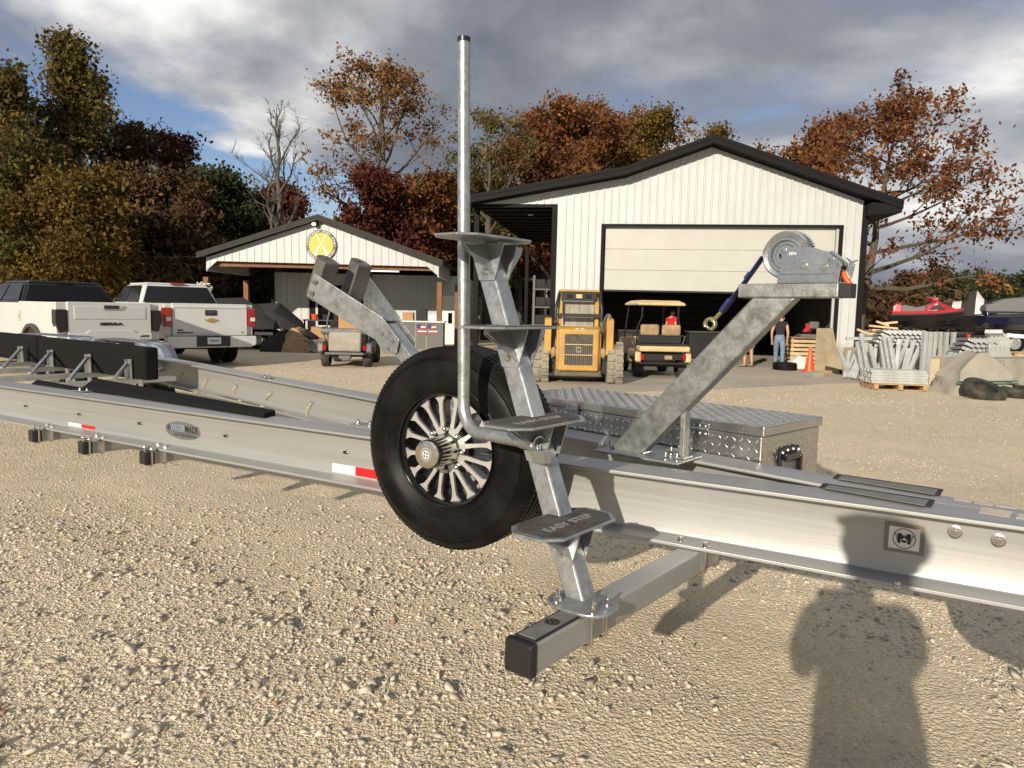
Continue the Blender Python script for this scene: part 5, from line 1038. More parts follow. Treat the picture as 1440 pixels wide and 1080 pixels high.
# floodlight and round sign
p = sp(445, 316); mb = MB(); mb.sphere((p.x, SY - 0.14, p.z), (0.11, 0.13, 0.085), 14, 8); fl_ = SB(mb, 'floodlight', 'trim_black', smooth=60); mb = MB(); mb.sphere((p.x - 0.03, SY - 0.23, p.z - 0.005), (0.09, 0.06, 0.065), 14, 8); SB(mb, 'flood_lens', 'flood_lens', fl_, smooth=60)
sg = sp(452.3, 345); SR = (sp(474, 345).x - sp(431, 345).x) / 2; sgc = Vector((sg.x, SY - 0.05, sg.z)); FN = Vector((0, -1, 0)); XR = Vector((1, 0, 0))
sign = thing('round_sign', 'round yellow sign with crossed white oars on the shop gable', 'sign', sgc - UP * SR)
def SG(mb, name, m, parent=None, **kw): return build(mb, name, m, parent or sign, world=True, **kw)
mb = MB(); mb.cyl(sgc, sgc + FN * 0.03, SR, 48); SG(mb, 'sign_disc', 'sign_grey')
mb = MB(); mb.cyl(sgc + FN * 0.031, sgc + FN * 0.036, SR * 0.80, 48); SG(mb, 'sign_face', 'sign_yellow')
for s in (-1, 1):
    def q(x, z): return sgc + FN * (0.037 + 0.002 * (s + 1)) + XR * (x * SR * s) + UP * (z * SR)
    mb = MB(); mb.prism([q(0.30, 0.74), q(0.36, 0.70), q(-0.03, -0.02), q(-0.12, -0.12), q(-0.30, -0.70), q(-0.50, -0.58), q(-0.20, -0.12), q(-0.02, 0.08)], FN * 0.003); SG(mb, 'oar', 'sign_white', fix=True)
# the ring's lettering is too small to read: one pale stroke group for each letter, in five words
for n_, a0, da in ((9, 176, -9.6), (4, 80, -9.5), (4, 31, -10.5), (7, 336, -9.5), (6, 256, -10.0)):
    for i in range(n_):
        a = math.radians(a0 + da * i); e = XR * math.cos(a) + UP * math.sin(a); rt = XR * math.sin(a) - UP * math.cos(a); c = sgc + FN * 0.0315 + e * (SR * 0.90); k = (i * 7 + n_) % 4
        mb = MB(); Rl = frame(rt, FN); mb.box(c - rt * SR * 0.028, (SR * 0.024, SR * 0.115, 0.004), Rl); mb.box(c + e * SR * (0.045, 0.0, -0.045, 0.045)[k], (SR * 0.075, SR * 0.024, 0.0042), Rl)
        if k != 1: mb.box(c + rt * SR * 0.028, (SR * 0.024, SR * 0.115, 0.004), Rl)
        o = SG(mb, 'lettering', 'sign_white'); o['kind'] = 'stuff'
# house seen through the lean-to
hp0 = PY(668, 470, 48); house = thing('white_house', 'pale house with a grey roof in the shade behind the lean-to', 'house', (hp0.x, 48, 0))
def HB(mb, name, m, parent=None, **kw): return build(mb, name, m, parent or house, world=True, **kw)
a = PY(640, 385, 48); b_ = PY(704, 385, 48); mb = MB(); mb.box(((a.x + b_.x) / 2 - 2, 51, 1.7), (b_.x - a.x + 4, 6, 3.4)); HB(mb, 'wall', 'house_white')
mb = MB(); mb.prism([Vector((a.x - 4.4, 47.6, 3.3)), Vector((a.x - 4.4, 51, 5.2)), Vector((a.x - 4.4, 54.4, 3.3))], Vector((b_.x - a.x + 5.0, 0, 0))); HB(mb, 'roof', 'shingle', fix=True)
c = PY(756, 395, 44); mb = MB(); mb.prism([PY(735, 395, 44), PY(740, 384, 47), PY(790, 386, 47), PY(790, 397, 44)], UP * 0.15); HB(mb, 'porch_roof', 'shingle', fix=True)
for px in (706, 768): p = PY(px, 398, 44); mb = MB(); mb.box((p.x, 44.1, p.z / 2), (0.16, 0.16, p.z)); HB(mb, 'porch_post', 'house_white')
mb = MB(); p = PY(690, 425, 47.98); mb.box((p.x, 47.99, p.z), (0.9, 0.06, 1.2)); HB(mb, 'window', 'glass_dark')
# ================================================================== trees
def leaf_mesh(name, C, spread, per, size, mat, tint_c, flat=0.75):
    """C: clump centres (n,3); per leaves around each; returns a mesh of leaf-shaped quads"""
    n = len(C) * per; cc = np.repeat(C, per, 0); d = rng.normal(0, 1, (n, 3)) * np.repeat(spread, per)[:, None] * 0.5; d[:, 2] *= flat; P = cc + d
    u = rng.normal(0, 1, (n, 3)); u /= np.linalg.norm(u, axis=1)[:, None]; v = rng.normal(0, 1, (n, 3)); v -= u * (u * v).sum(1)[:, None]; v /= np.linalg.norm(v, axis=1)[:, None]
    s = size * rng.uniform(0.4, 1.5, n)[:, None]; V = np.stack([P - u * s, P + v * s * 0.55, P + u * s, P - v * s * 0.55], 1).reshape(-1, 3)
    me = np_mesh(name, V, np.arange(n * 4).reshape(-1, 4)); at = me.attributes.new('tint', 'FLOAT', 'FACE')
    tt = np.clip(np.repeat(tint_c, per) + rng.normal(0, 0.16, n), 0, 1); at.data.foreach_set('value', tt.astype(np.float32)); me.materials.append(MT[mat]); return me
def limb(r, p, d, L, r0, n, wob=0.16, up=0.10):
    pts = [p.copy()]; rs = [r0]; d = d.normalized()
    for i in range(n):
        d = (d + Vector((r.gauss(0, wob), r.gauss(0, wob), r.gauss(0, wob) + up))).normalized(); p = p + d * (L / n); pts.append(p.copy()); rs.append(max(0.006, r0 * (1 - 0.82 * (i + 1) / n)))
    return pts, rs
def tree(name, label, px, top, dist, wpx, mat, seed, per=58, lsize=0.094, first=0.30, shape=1.0, nl=11, sparse=0.0, bare=False, bark='bark', base_dx=0.0, lean=0.0, droop=0.10, group=None, spread=0.62, flat=0.75, twig=5, rise=0.55):
    r = random.Random(seed); tp = PY(px, top, dist); H = tp.z; W = wpx / FPX * dist * 0.5
    t = thing(name, label, 'tree', (tp.x + base_dx, dist, 0), group=group)
    mb = MB(); tr, trr = [], []; r0 = 0.020 * H + 0.02; n = 10
    for i in range(n + 1):
        f = i / n; tr.append(Vector((lean * f * H + r.gauss(0, 0.012) * H * f * (1 - f) * 2 - base_dx * f * 0 + (-base_dx) * f, r.gauss(0, 0.012) * H * f, f * H * 0.94))); trr.append(r0 * (1 - f) ** 0.85 + 0.012)
    trr[0] *= 1.35; mb.tube(tr, trr, 8)
    def at(f): k = min(n - 1, int(f * n)); q = f * n - k; return tr[k].lerp(tr[k + 1], q), trr[k] * (1 - q) + trr[k + 1] * q
    tips = []; a = r.uniform(0, 6.28)
    for i in range(nl):
        f = first + (0.95 - first) * (i + r.random() * 0.6) / nl; p, rad = at(f); a += 2.4 + r.gauss(0, 0.3); g = (f - first) / (1 - first)
        env = math.sin(PI * min(1, (0.20 + 0.80 * g) ** (0.75 * shape))) ** 0.6 if shape > 0 else (1 - g) ** 0.6
        L = W * max(0.25, env) * r.uniform(0.85, 1.18); el = rise + 0.5 * g + r.gauss(0, 0.12)
        d = Vector((math.cos(a) * math.cos(el), math.sin(a) * math.cos(el), math.sin(el)))
        pts, rs = limb(r, p, d, L, rad * 0.55 + 0.01, 6, up=droop); mb.tube(pts, rs, 5, caps=False)
        for j in range(twig):
            k = r.uniform(0.28, 1.0) * 5.99; ki = int(k); q0 = pts[ki].lerp(pts[ki + 1], k - ki); dd = (pts[ki + 1] - pts[ki]).normalized() + Vector((r.gauss(0, .7), r.gauss(0, .7), r.gauss(0.25, .5)))
            L2 = L * r.uniform(0.22, 0.48); p2, r2 = limb(r, q0, dd, L2, max(0.008, rs[ki] * 0.55), 4, 0.22); mb.tube(p2, r2, 4, caps=False)
            for m_ in range(7 if bare else 3):
                kk = r.uniform(0.3, 1.0) * 3.99; k2 = int(kk); q1 = p2[k2].lerp(p2[k2 + 1], kk - k2); p3, r3 = limb(r, q1, (p2[k2 + 1] - p2[k2]).normalized() + Vector((r.gauss(0, .8), r.gauss(0, .8), r.gauss(.3, .5))), L2 * r.uniform(0.3, 0.6), 0.010 if bare else 0.008, 2 if not bare else 3, 0.25); mb.tube(p3, [max(.004, x * 1.0) for x in r3], 3, caps=False)
                if r.random() >= sparse: tips.append((p3[-1], g))
                if r.random() >= sparse: tips.append((p3[1], g))
            tips.append((p2[-1], g))
        tips.append((pts[-1], g))
    build(mb, 'trunk', bark, t, smooth=60)
    if mat and tips:
        C = np.array([p[:] for p, g in tips]); me = leaf_mesh('crown', C, np.full(len(C), spread) * rng.uniform(0.6, 1.35, len(C)), per, lsize, mat, np.clip(rng.normal(0.48, 0.2, len(C)), 0.05, 0.95), flat)
        o = bpy.data.objects.new('crown', me); col.objects.link(o); o.parent = t
    return t
tree('poplar_tree', 'tall loose olive green poplar left of the shop, its thin top above all others', 92, 22, 33, 210, 'leaf_olive', 1, per=30, lsize=0.10, first=0.10, shape=-1, nl=30, sparse=0.30, twig=6, spread=0.60, rise=0.75)
tree('poplar_tree', 'olive green poplar at the far end of the wood beside the tall poplar', -18, 95, 31, 210, 'leaf_olive', 2, per=44, lsize=0.101, first=0.15, nl=18, twig=6)
tree('yellowing_tree', 'low golden yellow tree behind the trucks', 105, 268, 28, 190, 'leaf_gold', 3, per=51, lsize=0.086, first=0.10, nl=14, spread=0.6)
tree('yellowing_tree', 'golden olive tree behind the black cab', 25, 205, 29.5, 210, 'leaf_olive', 4, per=44, lsize=0.086, first=0.12, nl=16, spread=0.65)
tree('oak_tree', 'dark brown oak at the right shoulder of the tall poplar', 178, 178, 36, 170, 'leaf_brown', 5, per=42, lsize=0.101, first=0.12, nl=18)
tree('oak_tree', 'dark reddish oak with thin upper twigs in the wood', 248, 190, 39, 130, 'leaf_red', 6, per=34, lsize=0.101, first=0.22, nl=15, sparse=0.3)
tree('oak_tree', 'very dark brown oak filling the wood behind the second truck', 226, 262, 34, 170, 'leaf_brown', 7, per=58, lsize=0.094, first=0.08, nl=16)
tree('oak_tree', 'greenish dark oak at the edge of the wood', 312, 244, 37, 130, 'leaf_green', 8, per=42, lsize=0.101, first=0.10, nl=15)
tree('oak_tree', 'brown oak above the left slope of the shop roof', 352, 282, 40, 150, 'leaf_brown', 9, per=42, lsize=0.101, first=0.10, nl=14)
tree('oak_tree', 'dark red oak right behind the shop roof', 398, 262, 41, 130, 'leaf_red', 10, per=42, lsize=0.101, first=0.15, nl=14)
tree('bare_tree', 'leafless grey tree standing above the shop roof', 389, 128, 35, 150, None, 11, nl=17, first=0.30, bare=True, bark='bark_pale', rise=0.75, twig=6)
tree('maple_tree', 'tall open tree with thin orange leaves behind the shop', 536, 88, 36, 230, 'leaf_orange', 12, per=20, lsize=0.086, first=0.40, nl=15, sparse=0.25, bark='bark_pale', spread=0.55, flat=0.6, rise=0.5)
tree('oak_tree', 'bright rust red oak below the open orange tree', 528, 236, 34.5, 130, 'leaf_red', 13, per=44, lsize=0.094, first=0.18, nl=13, spread=0.5)
tree('oak_tree', 'red brown oak between the shop and the garage', 598, 252, 38, 150, 'leaf_rust', 14, per=48, lsize=0.101, first=0.10, nl=15)
tree('oak_tree', 'yellow green oak beside the open side of the garage', 648, 262, 42, 150, 'leaf_olive', 15, per=51, lsize=0.101, first=0.08, nl=14)
tree('maple_tree', 'thin half bare tree rising behind the guide pole', 690, 165, 37, 150, 'leaf_olive', 16, per=17, lsize=0.086, first=0.40, nl=13, sparse=0.45, spread=0.5)
tree('oak_tree', 'broad rust brown oak behind the left slope of the garage roof', 802, 158, 43, 240, 'leaf_rust', 17, per=51, lsize=0.108, first=0.18, nl=20, sparse=0.1)
tree('oak_tree', 'rust brown oak reaching over the open side of the garage', 735, 190, 45, 150, 'leaf_rust', 18, per=41, lsize=0.108, first=0.2, nl=15, sparse=0.15)
tree('oak_tree', 'golden brown oak left of the garage ridge', 918, 152, 46, 150, 'leaf_gold', 19, per=44, lsize=0.108, first=0.22, nl=17, sparse=0.1)
tree('oak_tree', 'tip of a yellow oak just over the garage ridge', 1003, 178, 50, 130, 'leaf_gold', 20, per=34, lsize=0.108, first=0.3, nl=13, sparse=0.2)
tree('oak_tree', 'rust red oak beyond the right slope of the garage roof', 1150, 172, 37, 130, 'leaf_rust', 21, per=37, lsize=0.101, first=0.25, nl=14, sparse=0.2)
tree('oak_tree', 'large spreading brown oak at the right corner of the garage', 1262, 142, 29, 300, 'leaf_rust', 22, per=20, lsize=0.085, first=0.22, nl=24, sparse=0.36, spread=0.40, shape=1.0, base_dx=-1.05, twig=6, rise=0.05, droop=0.02)
tree('oak_tree', 'gold oak seen under the lean-to roof', 742, 395, 52, 160, 'leaf_gold', 23, per=48, lsize=0.108, first=0.10, nl=12)
tree('oak_tree', 'rust orange oak between the two crowns behind the garage roof', 862, 168, 47, 190, 'leaf_orange', 24, per=44, lsize=0.11, first=0.2, nl=18, sparse=0.1)
tree('oak_tree', 'dark rust oak low behind the left slope of the garage roof', 765, 205, 49, 200, 'leaf_rust', 25, per=44, lsize=0.11, first=0.15, nl=16)
for i, (px, top, d, wpx, mt, lb) in enumerate(((1233, 413, 60, 44, 'leaf_brown', 'small brown tree far off beside the garage corner'), (1278, 393, 70, 56, 'leaf_brown', 'distant round brown tree behind the red watercraft'), (1330, 398, 84, 80, 'leaf_green', 'distant dark green tree behind the covered watercraft'), (1368, 396, 88, 70, 'leaf_green', 'distant green tree left of the navy watercraft'), (1420, 408, 80, 90, 'leaf_green', 'distant low dark tree behind the navy watercraft'))):
    tree('distant_tree', lb, px, top, d, wpx, mt, 40 + i, per=13, lsize=0.20, first=0.30, nl=13, spread=0.75, sparse=0.2)
for i, (px, top, d, wpx, mt, lb) in enumerate(((60, 330, 32, 220, 'leaf_olive', 'olive undergrowth bush behind the black cab'), (190, 330, 33, 190, 'leaf_brown', 'brown undergrowth bush between the two trucks'), (300, 350, 42, 200, 'leaf_green', 'dark green bush under the left end of the porch'), (372, 395, 40, 150, 'leaf_green', 'green bush seen between the porch posts'), (690, 400, 58, 160, 'leaf_olive', 'olive bush beside the pale house'), (580, 330, 46, 170, 'leaf_red', 'red bush behind the right slope of the shop roof'))):
    tree('bush', lb, px, top, d, wpx, mt, 60 + i, per=28, lsize=0.15, first=0.04, nl=14, spread=0.9, rise=0.35)['category'] = 'bush'
# the wood that closes the view behind the single trees
nW = 5200; ang_ = rng.uniform(-0.95, 0.62, nW); rad_ = rng.uniform(58, 74, nW); hgt_ = rng.random(nW) ** 0.8
Cw = np.stack([np.sin(ang_) * rad_, np.cos(ang_) * rad_, hgt_ * (5.0 + 2.8 * vnoise(ang_ * 22, ang_ * 0, 1.0, 4)) * np.where(ang_ < 0.05, 1.0, 0.26)], -1)
me = leaf_mesh('woods', Cw, np.full(nW, 1.3), 9, 0.45, 'leaf_brown', np.clip(rng.normal(0.4, 0.2, nW), 0, 1)); o = bpy.data.objects.new('distant_woods', me); col.objects.link(o); tag(o, 'brown wood closing the view behind the buildings', 'woods', kind='stuff')
# overhead wire on two poles
wa, wb = PY(-420, 338, 27), PY(520, 350, 31)
wire = thing('utility_line', 'thin overhead cable crossing in front of the dark wood', 'cable', (wa.x, wa.y, 0))
mb = MB(); mb.tube([wa.lerp(wb, t) - UP * 0.5 * math.sin(PI * t) for t in [i / 14 for i in range(15)]], 0.012, 5); build(mb, 'cable', 'black_rough', wire, world=True)
for p in (wa, wb):
    mb = MB(); mb.cyl((p.x, p.y, 0), (p.x, p.y, p.z + 0.6), 0.13, 10, 0.09); build(mb, 'pole', 'bark', wire, world=True, smooth=50)
# ================================================================== pickups
def arc(cx, cz, r, a0, a1, n=12): return [(cx + r * math.cos(a0 + (a1 - a0) * i / n), cz + r * math.sin(a0 + (a1 - a0) * i / n)) for i in range(n + 1)]
def wheel(parent, c, axis, R, W, rim='aluminium', tyre='rubber', name='wheel'):
    """tyre with a rim child; parent local coordinates"""
    c = Vector(c); mb = MB(); h = W / 2
    mb.lathe([(R * 0.58, -h * .9), (R * 0.80, -h), (R * 0.95, -h * 0.85), (R, -h * 0.6), (R, h * 0.6), (R * 0.95, h * 0.85), (R * 0.80, h), (R * 0.58, h * .9)], c, axis, 28); o = build(mb, name, tyre, parent, smooth=40)
    mb = MB(); mb.lathe([(0, -h * .5), (R * 0.2, -h * .55), (R * 0.5, -h * .4), (R * 0.59, -h * .85), (R * 0.60, h * .85), (R * 0.5, h * .4), (R * 0.2, h * .55), (0, h * .5)], c, axis, 20); build(mb, 'rim', rim, o, smooth=40)
    return o
def pickup(label, loc, th, style, scale=1.0):
    t = thing('pickup_truck', label, 'pickup truck', loc, PI / 2 + th); t.scale = (scale,) * 3; hw = 1.02; gm = style == 'dark'
    cabm = 'paint_black' if gm else 'paint_white'; zb = 1.50 if gm else 1.44
    rear, front = 1.28, 4.85; R = 0.52
    prof = [(0.10, 0.66), (rear - R * 1.06, 0.62)] + arc(rear, 0.48, R * 1.08, PI * 0.92, PI * 0.08)[1:-1] + [(rear + R * 1.1, 0.55), (front - R * 1.1, 0.50)] + arc(front, 0.48, R * 1.08, PI * 0.92, PI * 0.08)[1:-1] + [(5.80, 0.55), (5.92, 0.75), (5.90, 1.15), (5.70, 1.27), (4.55, 1.38), (4.35, zb - 0.04), (1.98, zb - 0.03), (1.96, zb), (0.10, zb)]
    mb = MB(); mb.prism([Vector((x, -hw + 0.01, z)) for x, z in prof], Vector((0, 2 * hw - 0.02, 0))); build(mb, 'body', 'paint_white', t, bevel=0.045, seg=3, fix=True)
    # flared bed side above the wheel
    for s in (-1, 1):
        pts = arc(rear, 0.48, R * 1.10, PI * 1.02, -PI * 0.02, 14); pin = arc(rear, 0.48, R * 0.97, PI * 1.02, -PI * 0.02, 14); mb = MB()
        mb.prism([Vector((x, s * (hw - 0.03), z)) for x, z in pts + pin[::-1]], Vector((0, s * 0.075, 0))); build(mb, 'wheel_arch', 'plastic_grey' if gm else 'paint_white', t, fix=True)
        mb = MB(); mb.lathe([(R * 1.0, 0), (0.001, 0)], Vector((rear, s * 0.55, 0.48)), Vector((0, s, 0)), 20); build(mb, 'wheel_well', 'black_rough', t)
        for x in (rear, front): wheel(t, (x, s * 0.86, 0.42), (0, s, 0), 0.42, 0.27, 'gloss_black' if gm else 'aluminium')
        # side glass
        mb = MB(); y0, y1 = s * 0.945, s * 0.775
        for xa, xb, xc, xd in ((2.10, 3.05, 2.98, 2.30), (3.12, 4.15, 3.62, 3.05)):
            mb = MB(); mb.prism([Vector((xa, y0 + s * 0.012, zb + 0.02)), Vector((xb, y0 + s * 0.012, zb + 0.02)), Vector((xc, y1 + s * 0.02, 1.86)), Vector((xd, y1 + s * 0.02, 1.86))], Vector((0, s * 0.01, 0))); build(mb, 'side_window', 'glass_dark', t, fix=True)
        mb = MB(); mb.box((4.05, s * 1.12, zb + 0.02), (0.12, 0.2, 0.18)); build(mb, 'side_mirror', 'black_plastic', t, bevel=0.03)
        # tail lamp wraps the corner
        if gm: mb = MB(); mb.prism([Vector((0.06, s * (hw - 0.0) - s * a_, z)) for a_, z in ((0.0, 1.36), (0.20, 1.36), (0.20, 0.93), (0.06, 0.90), (0.0, 1.10))], Vector((0.22, 0, 0))); L_ = build(mb, 'tail_light', 'lamp_smoke', t, bevel=0.02, fix=True); L_.location = (-0.035, s * 0.012, 0)
        else: mb = MB(); mb.box((0.13, s * (hw - 0.075), 1.14), (0.20, 0.175, 0.42)); L_ = build(mb, 'tail_light', 'lamp_red', t, bevel=0.02); L_.location = (-0.03, s * 0.01, 0); mb = MB(); mb.box((-0.002, s * (hw - 0.075), 1.10), (0.012, 0.11, 0.09)); build(mb, 'reverse_lens', 'lamp_red' if False else 'lamp_clear', L_).scale = (1, 1, 1)
    tw = hw - 0.205 if gm else hw - 0.165
    # tailgate: slab with a raised field and a stepped lower lip
    mb = MB(); mb.box((0.085, 0, (zb + 0.72) / 2), (0.09, 2 * tw, zb - 0.70)); tg = build(mb, 'tailgate', 'paint_white', t, bevel=0.018, seg=3)
    if gm:
        mb = MB(); mb.box((0.045, 0, 1.30), (0.03, 2 * tw - 0.22, 0.27)); build(mb, 'raised_panel', 'paint_white', tg, bevel=0.03, seg=3)
        mb = MB(); mb.prism([Vector((0.045, y, z)) for y, z in ((-tw, 0.88), (-tw * 0.62, 0.88), (-tw * 0.52, 0.95), (tw * 0.52, 0.95), (tw * 0.62, 0.88), (tw, 0.88), (tw, 0.74), (-tw, 0.74))], Vector((-0.03, 0, 0))); build(mb, 'lower_step', 'paint_white', tg, bevel=0.012, fix=True)
        mb = MB(); mb.prism([Vector((0.025, y, z)) for y, z in ((-0.24, zb - 0.045), (0.24, zb - 0.045), (0.17, zb - 0.13), (-0.17, zb - 0.13))], Vector((-0.02, 0, 0))); build(mb, 'handle_recess', 'paint_white', tg, bevel=0.006, fix=True)
        mb = MB(); mb.box((0.010, 0, zb - 0.085), (0.03, 0.30, 0.075)); build(mb, 'tailgate_handle', 'gloss_black', tg, bevel=0.02)
        put_text('SIERRA', 0.075, 'lettering', 'print_black', tg, (0.036, 0.0, 1.07), (0, -1, 0), (-1, 0, 0), 0.006, 0.004, world=False, sx=1.9)
        put_text('AT4', 0.062, 'lettering', 'print_black', tg, (0.012, -tw + 0.16, 0.815), (0, -1, 0), (-1, 0, 0), 0.004, 0.003, world=False, sx=1.5, shear=0.3)
    else:
        mb = MB(); mb.box((0.050, 0, 1.37), (0.05, 2 * tw - 0.03, 0.06)); build(mb, 'spoiler_lip', 'paint_white', tg, bevel=0.02)
        mb = MB(); mb.box((0.036, 0, 1.245), (0.03, 0.27, 0.13)); build(mb, 'tailgate_handle', 'gloss_black', tg, bevel=0.015); mb = MB(); mb.box((0.018, 0, 1.255), (0.02, 0.16, 0.05)); build(mb, 'handle_lever', 'plastic_grey', tg, bevel=0.01)
        mb = MB(); mb.prism([Vector((0.036, y, z)) for y, z in ((-0.145, 1.095), (-0.13, 1.06), (-0.055, 1.06), (-0.055, 1.035), (0.055, 1.035), (0.055, 1.06), (0.13, 1.06), (0.145, 1.095), (0.055, 1.095), (0.055, 1.12), (-0.055, 1.12), (-0.055, 1.095))], Vector((-0.02, 0, 0))); build(mb, 'emblem', 'gold', tg, fix=True)
        put_text('Z71', 0.085, 'lettering', 'lamp_red', t, (0.52, hw + 0.012, 1.34), (-1, 0, 0), (0, 1, 0), 0.004, 0.004, world=False, sx=1.5, shear=0.3)
        put_text('1500', 0.045, 'lettering', 'print_black', tg, (0.036, tw - 0.16, 0.845), (0, -1, 0), (-1, 0, 0), 0.003, 0.003, world=False, sx=1.4)
        put_text('SILVERADO', 0.040, 'lettering', 'print_black', tg, (0.036, tw - 0.27, 0.79), (0, -1, 0), (-1, 0, 0), 0.003, 0.003, world=False, sx=1.7)
        put_text('LT', 0.035, 'lettering', 'print_black', tg, (0.036, -tw + 0.12, 0.79), (0, -1, 0), (-1, 0, 0), 0.003, 0.002, world=False)
    # bumper with plate recess
    bz = 0.62
    mb = MB(); mb.prism([Vector((-0.10, y, z)) for y, z in ((-hw, bz + 0.09), (-0.36, bz + 0.09), (-0.31, bz - 0.02), (0.31, bz - 0.02), (0.36, bz + 0.09), (hw, bz + 0.09), (hw, bz - 0.12), (hw - 0.14, bz - 0.17), (-hw + 0.14, bz - 0.17), (-hw, bz - 0.12))], Vector((0.22, 0, 0))); bmp = build(mb, 'rear_bumper', 'paint_white', t, bevel=0.025, seg=3, fix=True)
    mb = MB(); mb.box((0.02, 0, bz + 0.02), (0.14, 2 * hw - 0.06, 0.16)); build(mb, 'bumper_step', 'black_plastic', bmp, bevel=0.01)
    mb = MB(); mb.box((-0.115, 0, bz - 0.02), (0.03, 0.76, 0.24)); build(mb, 'plate_recess', 'black_plastic', bmp, bevel=0.01)
    mb = MB(); mb.box((-0.135, 0.10 if gm else 0.0, bz - 0.01), (0.008, 0.31, 0.155)); lp = build(mb, 'licence_plate', 'plate_white', bmp, bevel=0.004)
    put_text('H2S' if gm else '7KJ B70', 0.075 if gm else 0.06, 'lettering', 'print_black', lp, (-0.1405, 0.06 if gm else 0.0, bz - 0.01), (0, -1, 0), (-1, 0, 0), 0.001, 0.002, world=False)
    # cab
    mb = MB(); lo = [Vector((x, y, zb - 0.06)) for x, y in ((1.97, -0.97), (4.55, -0.97), (4.55, 0.97), (1.97, 0.97))]; hi = [Vector((x, y, 1.90)) for x, y in ((2.22, -0.77), (3.62, -0.77), (3.62, 0.77), (2.22, 0.77))]
    mb.loft([lo, hi]); cab = build(mb, 'cab', cabm, t, bevel=0.07, seg=4)
    mb = MB(); mb.box((2.90, 0, 1.915), (1.30, 1.45, 0.05)); build(mb, 'roof', cabm, cab, bevel=0.03, seg=3)
    mb = MB(); mb.prism([Vector((1.975, -0.88, zb + 0.02)), Vector((1.975, 0.88, zb + 0.02)), Vector((2.172, 0.715, 1.85)), Vector((2.172, -0.715, 1.85))], Vector((-0.012, 0, 0.005))); build(mb, 'rear_window', 'glass_dark', cab, fix=True)
    mb = MB(); mb.box((2.20, 0, 1.925), (0.06, 0.34, 0.045)); build(mb, 'brake_light', 'lamp_smoke' if gm else 'lamp_red', cab, bevel=0.01)
    mb = MB(); mb.prism([Vector((4.50, -0.86, zb)), Vector((4.50, 0.86, zb)), Vector((3.70, 0.70, 1.86)), Vector((3.70, -0.70, 1.86))], Vector((0.012, 0, 0.008))); build(mb, 'windscreen', 'glass_dark', cab, fix=True)
    mb = MB(); mb.bar((0.3, 0, 0.55), (5.5, 0, 0.55), 1.0, 0.18); build(mb, 'chassis', 'black_rough', t)
    mb = MB(); mb.bar((1.28, -0.8, 0.42), (1.28, 0.8, 0.42), 0.14, 0.14); build(mb, 'rear_axle', 'black_rough', t)
    if gm: mb = MB(); mb.cyl((0.55, hw - 0.0, 1.02), (0.55, hw + 0.004, 1.02), 0.0, 4) if False else mb.box((2.0, hw + 0.0, 1.20), (0.19, 0.006, 0.20)); build(mb, 'fuel_door', 'paint_white', t, bevel=0.02); mb = MB(); mb.box((1.96, hw + 0.004, 1.19), (0.025, 0.006, 0.03)); build(mb, 'fuel_latch', 'black_plastic', t)
    return t
pickup('white pickup truck with a black cab and dark smoked tail lamps, tailgate towards the trailer', (-8.17, 15.1, 0), math.radians(52), 'dark')
pickup('white pickup truck with white cab and red tail lamps parked beside the porch', (-7.28, 17.9, 0), math.radians(43), 'red', 1.05)
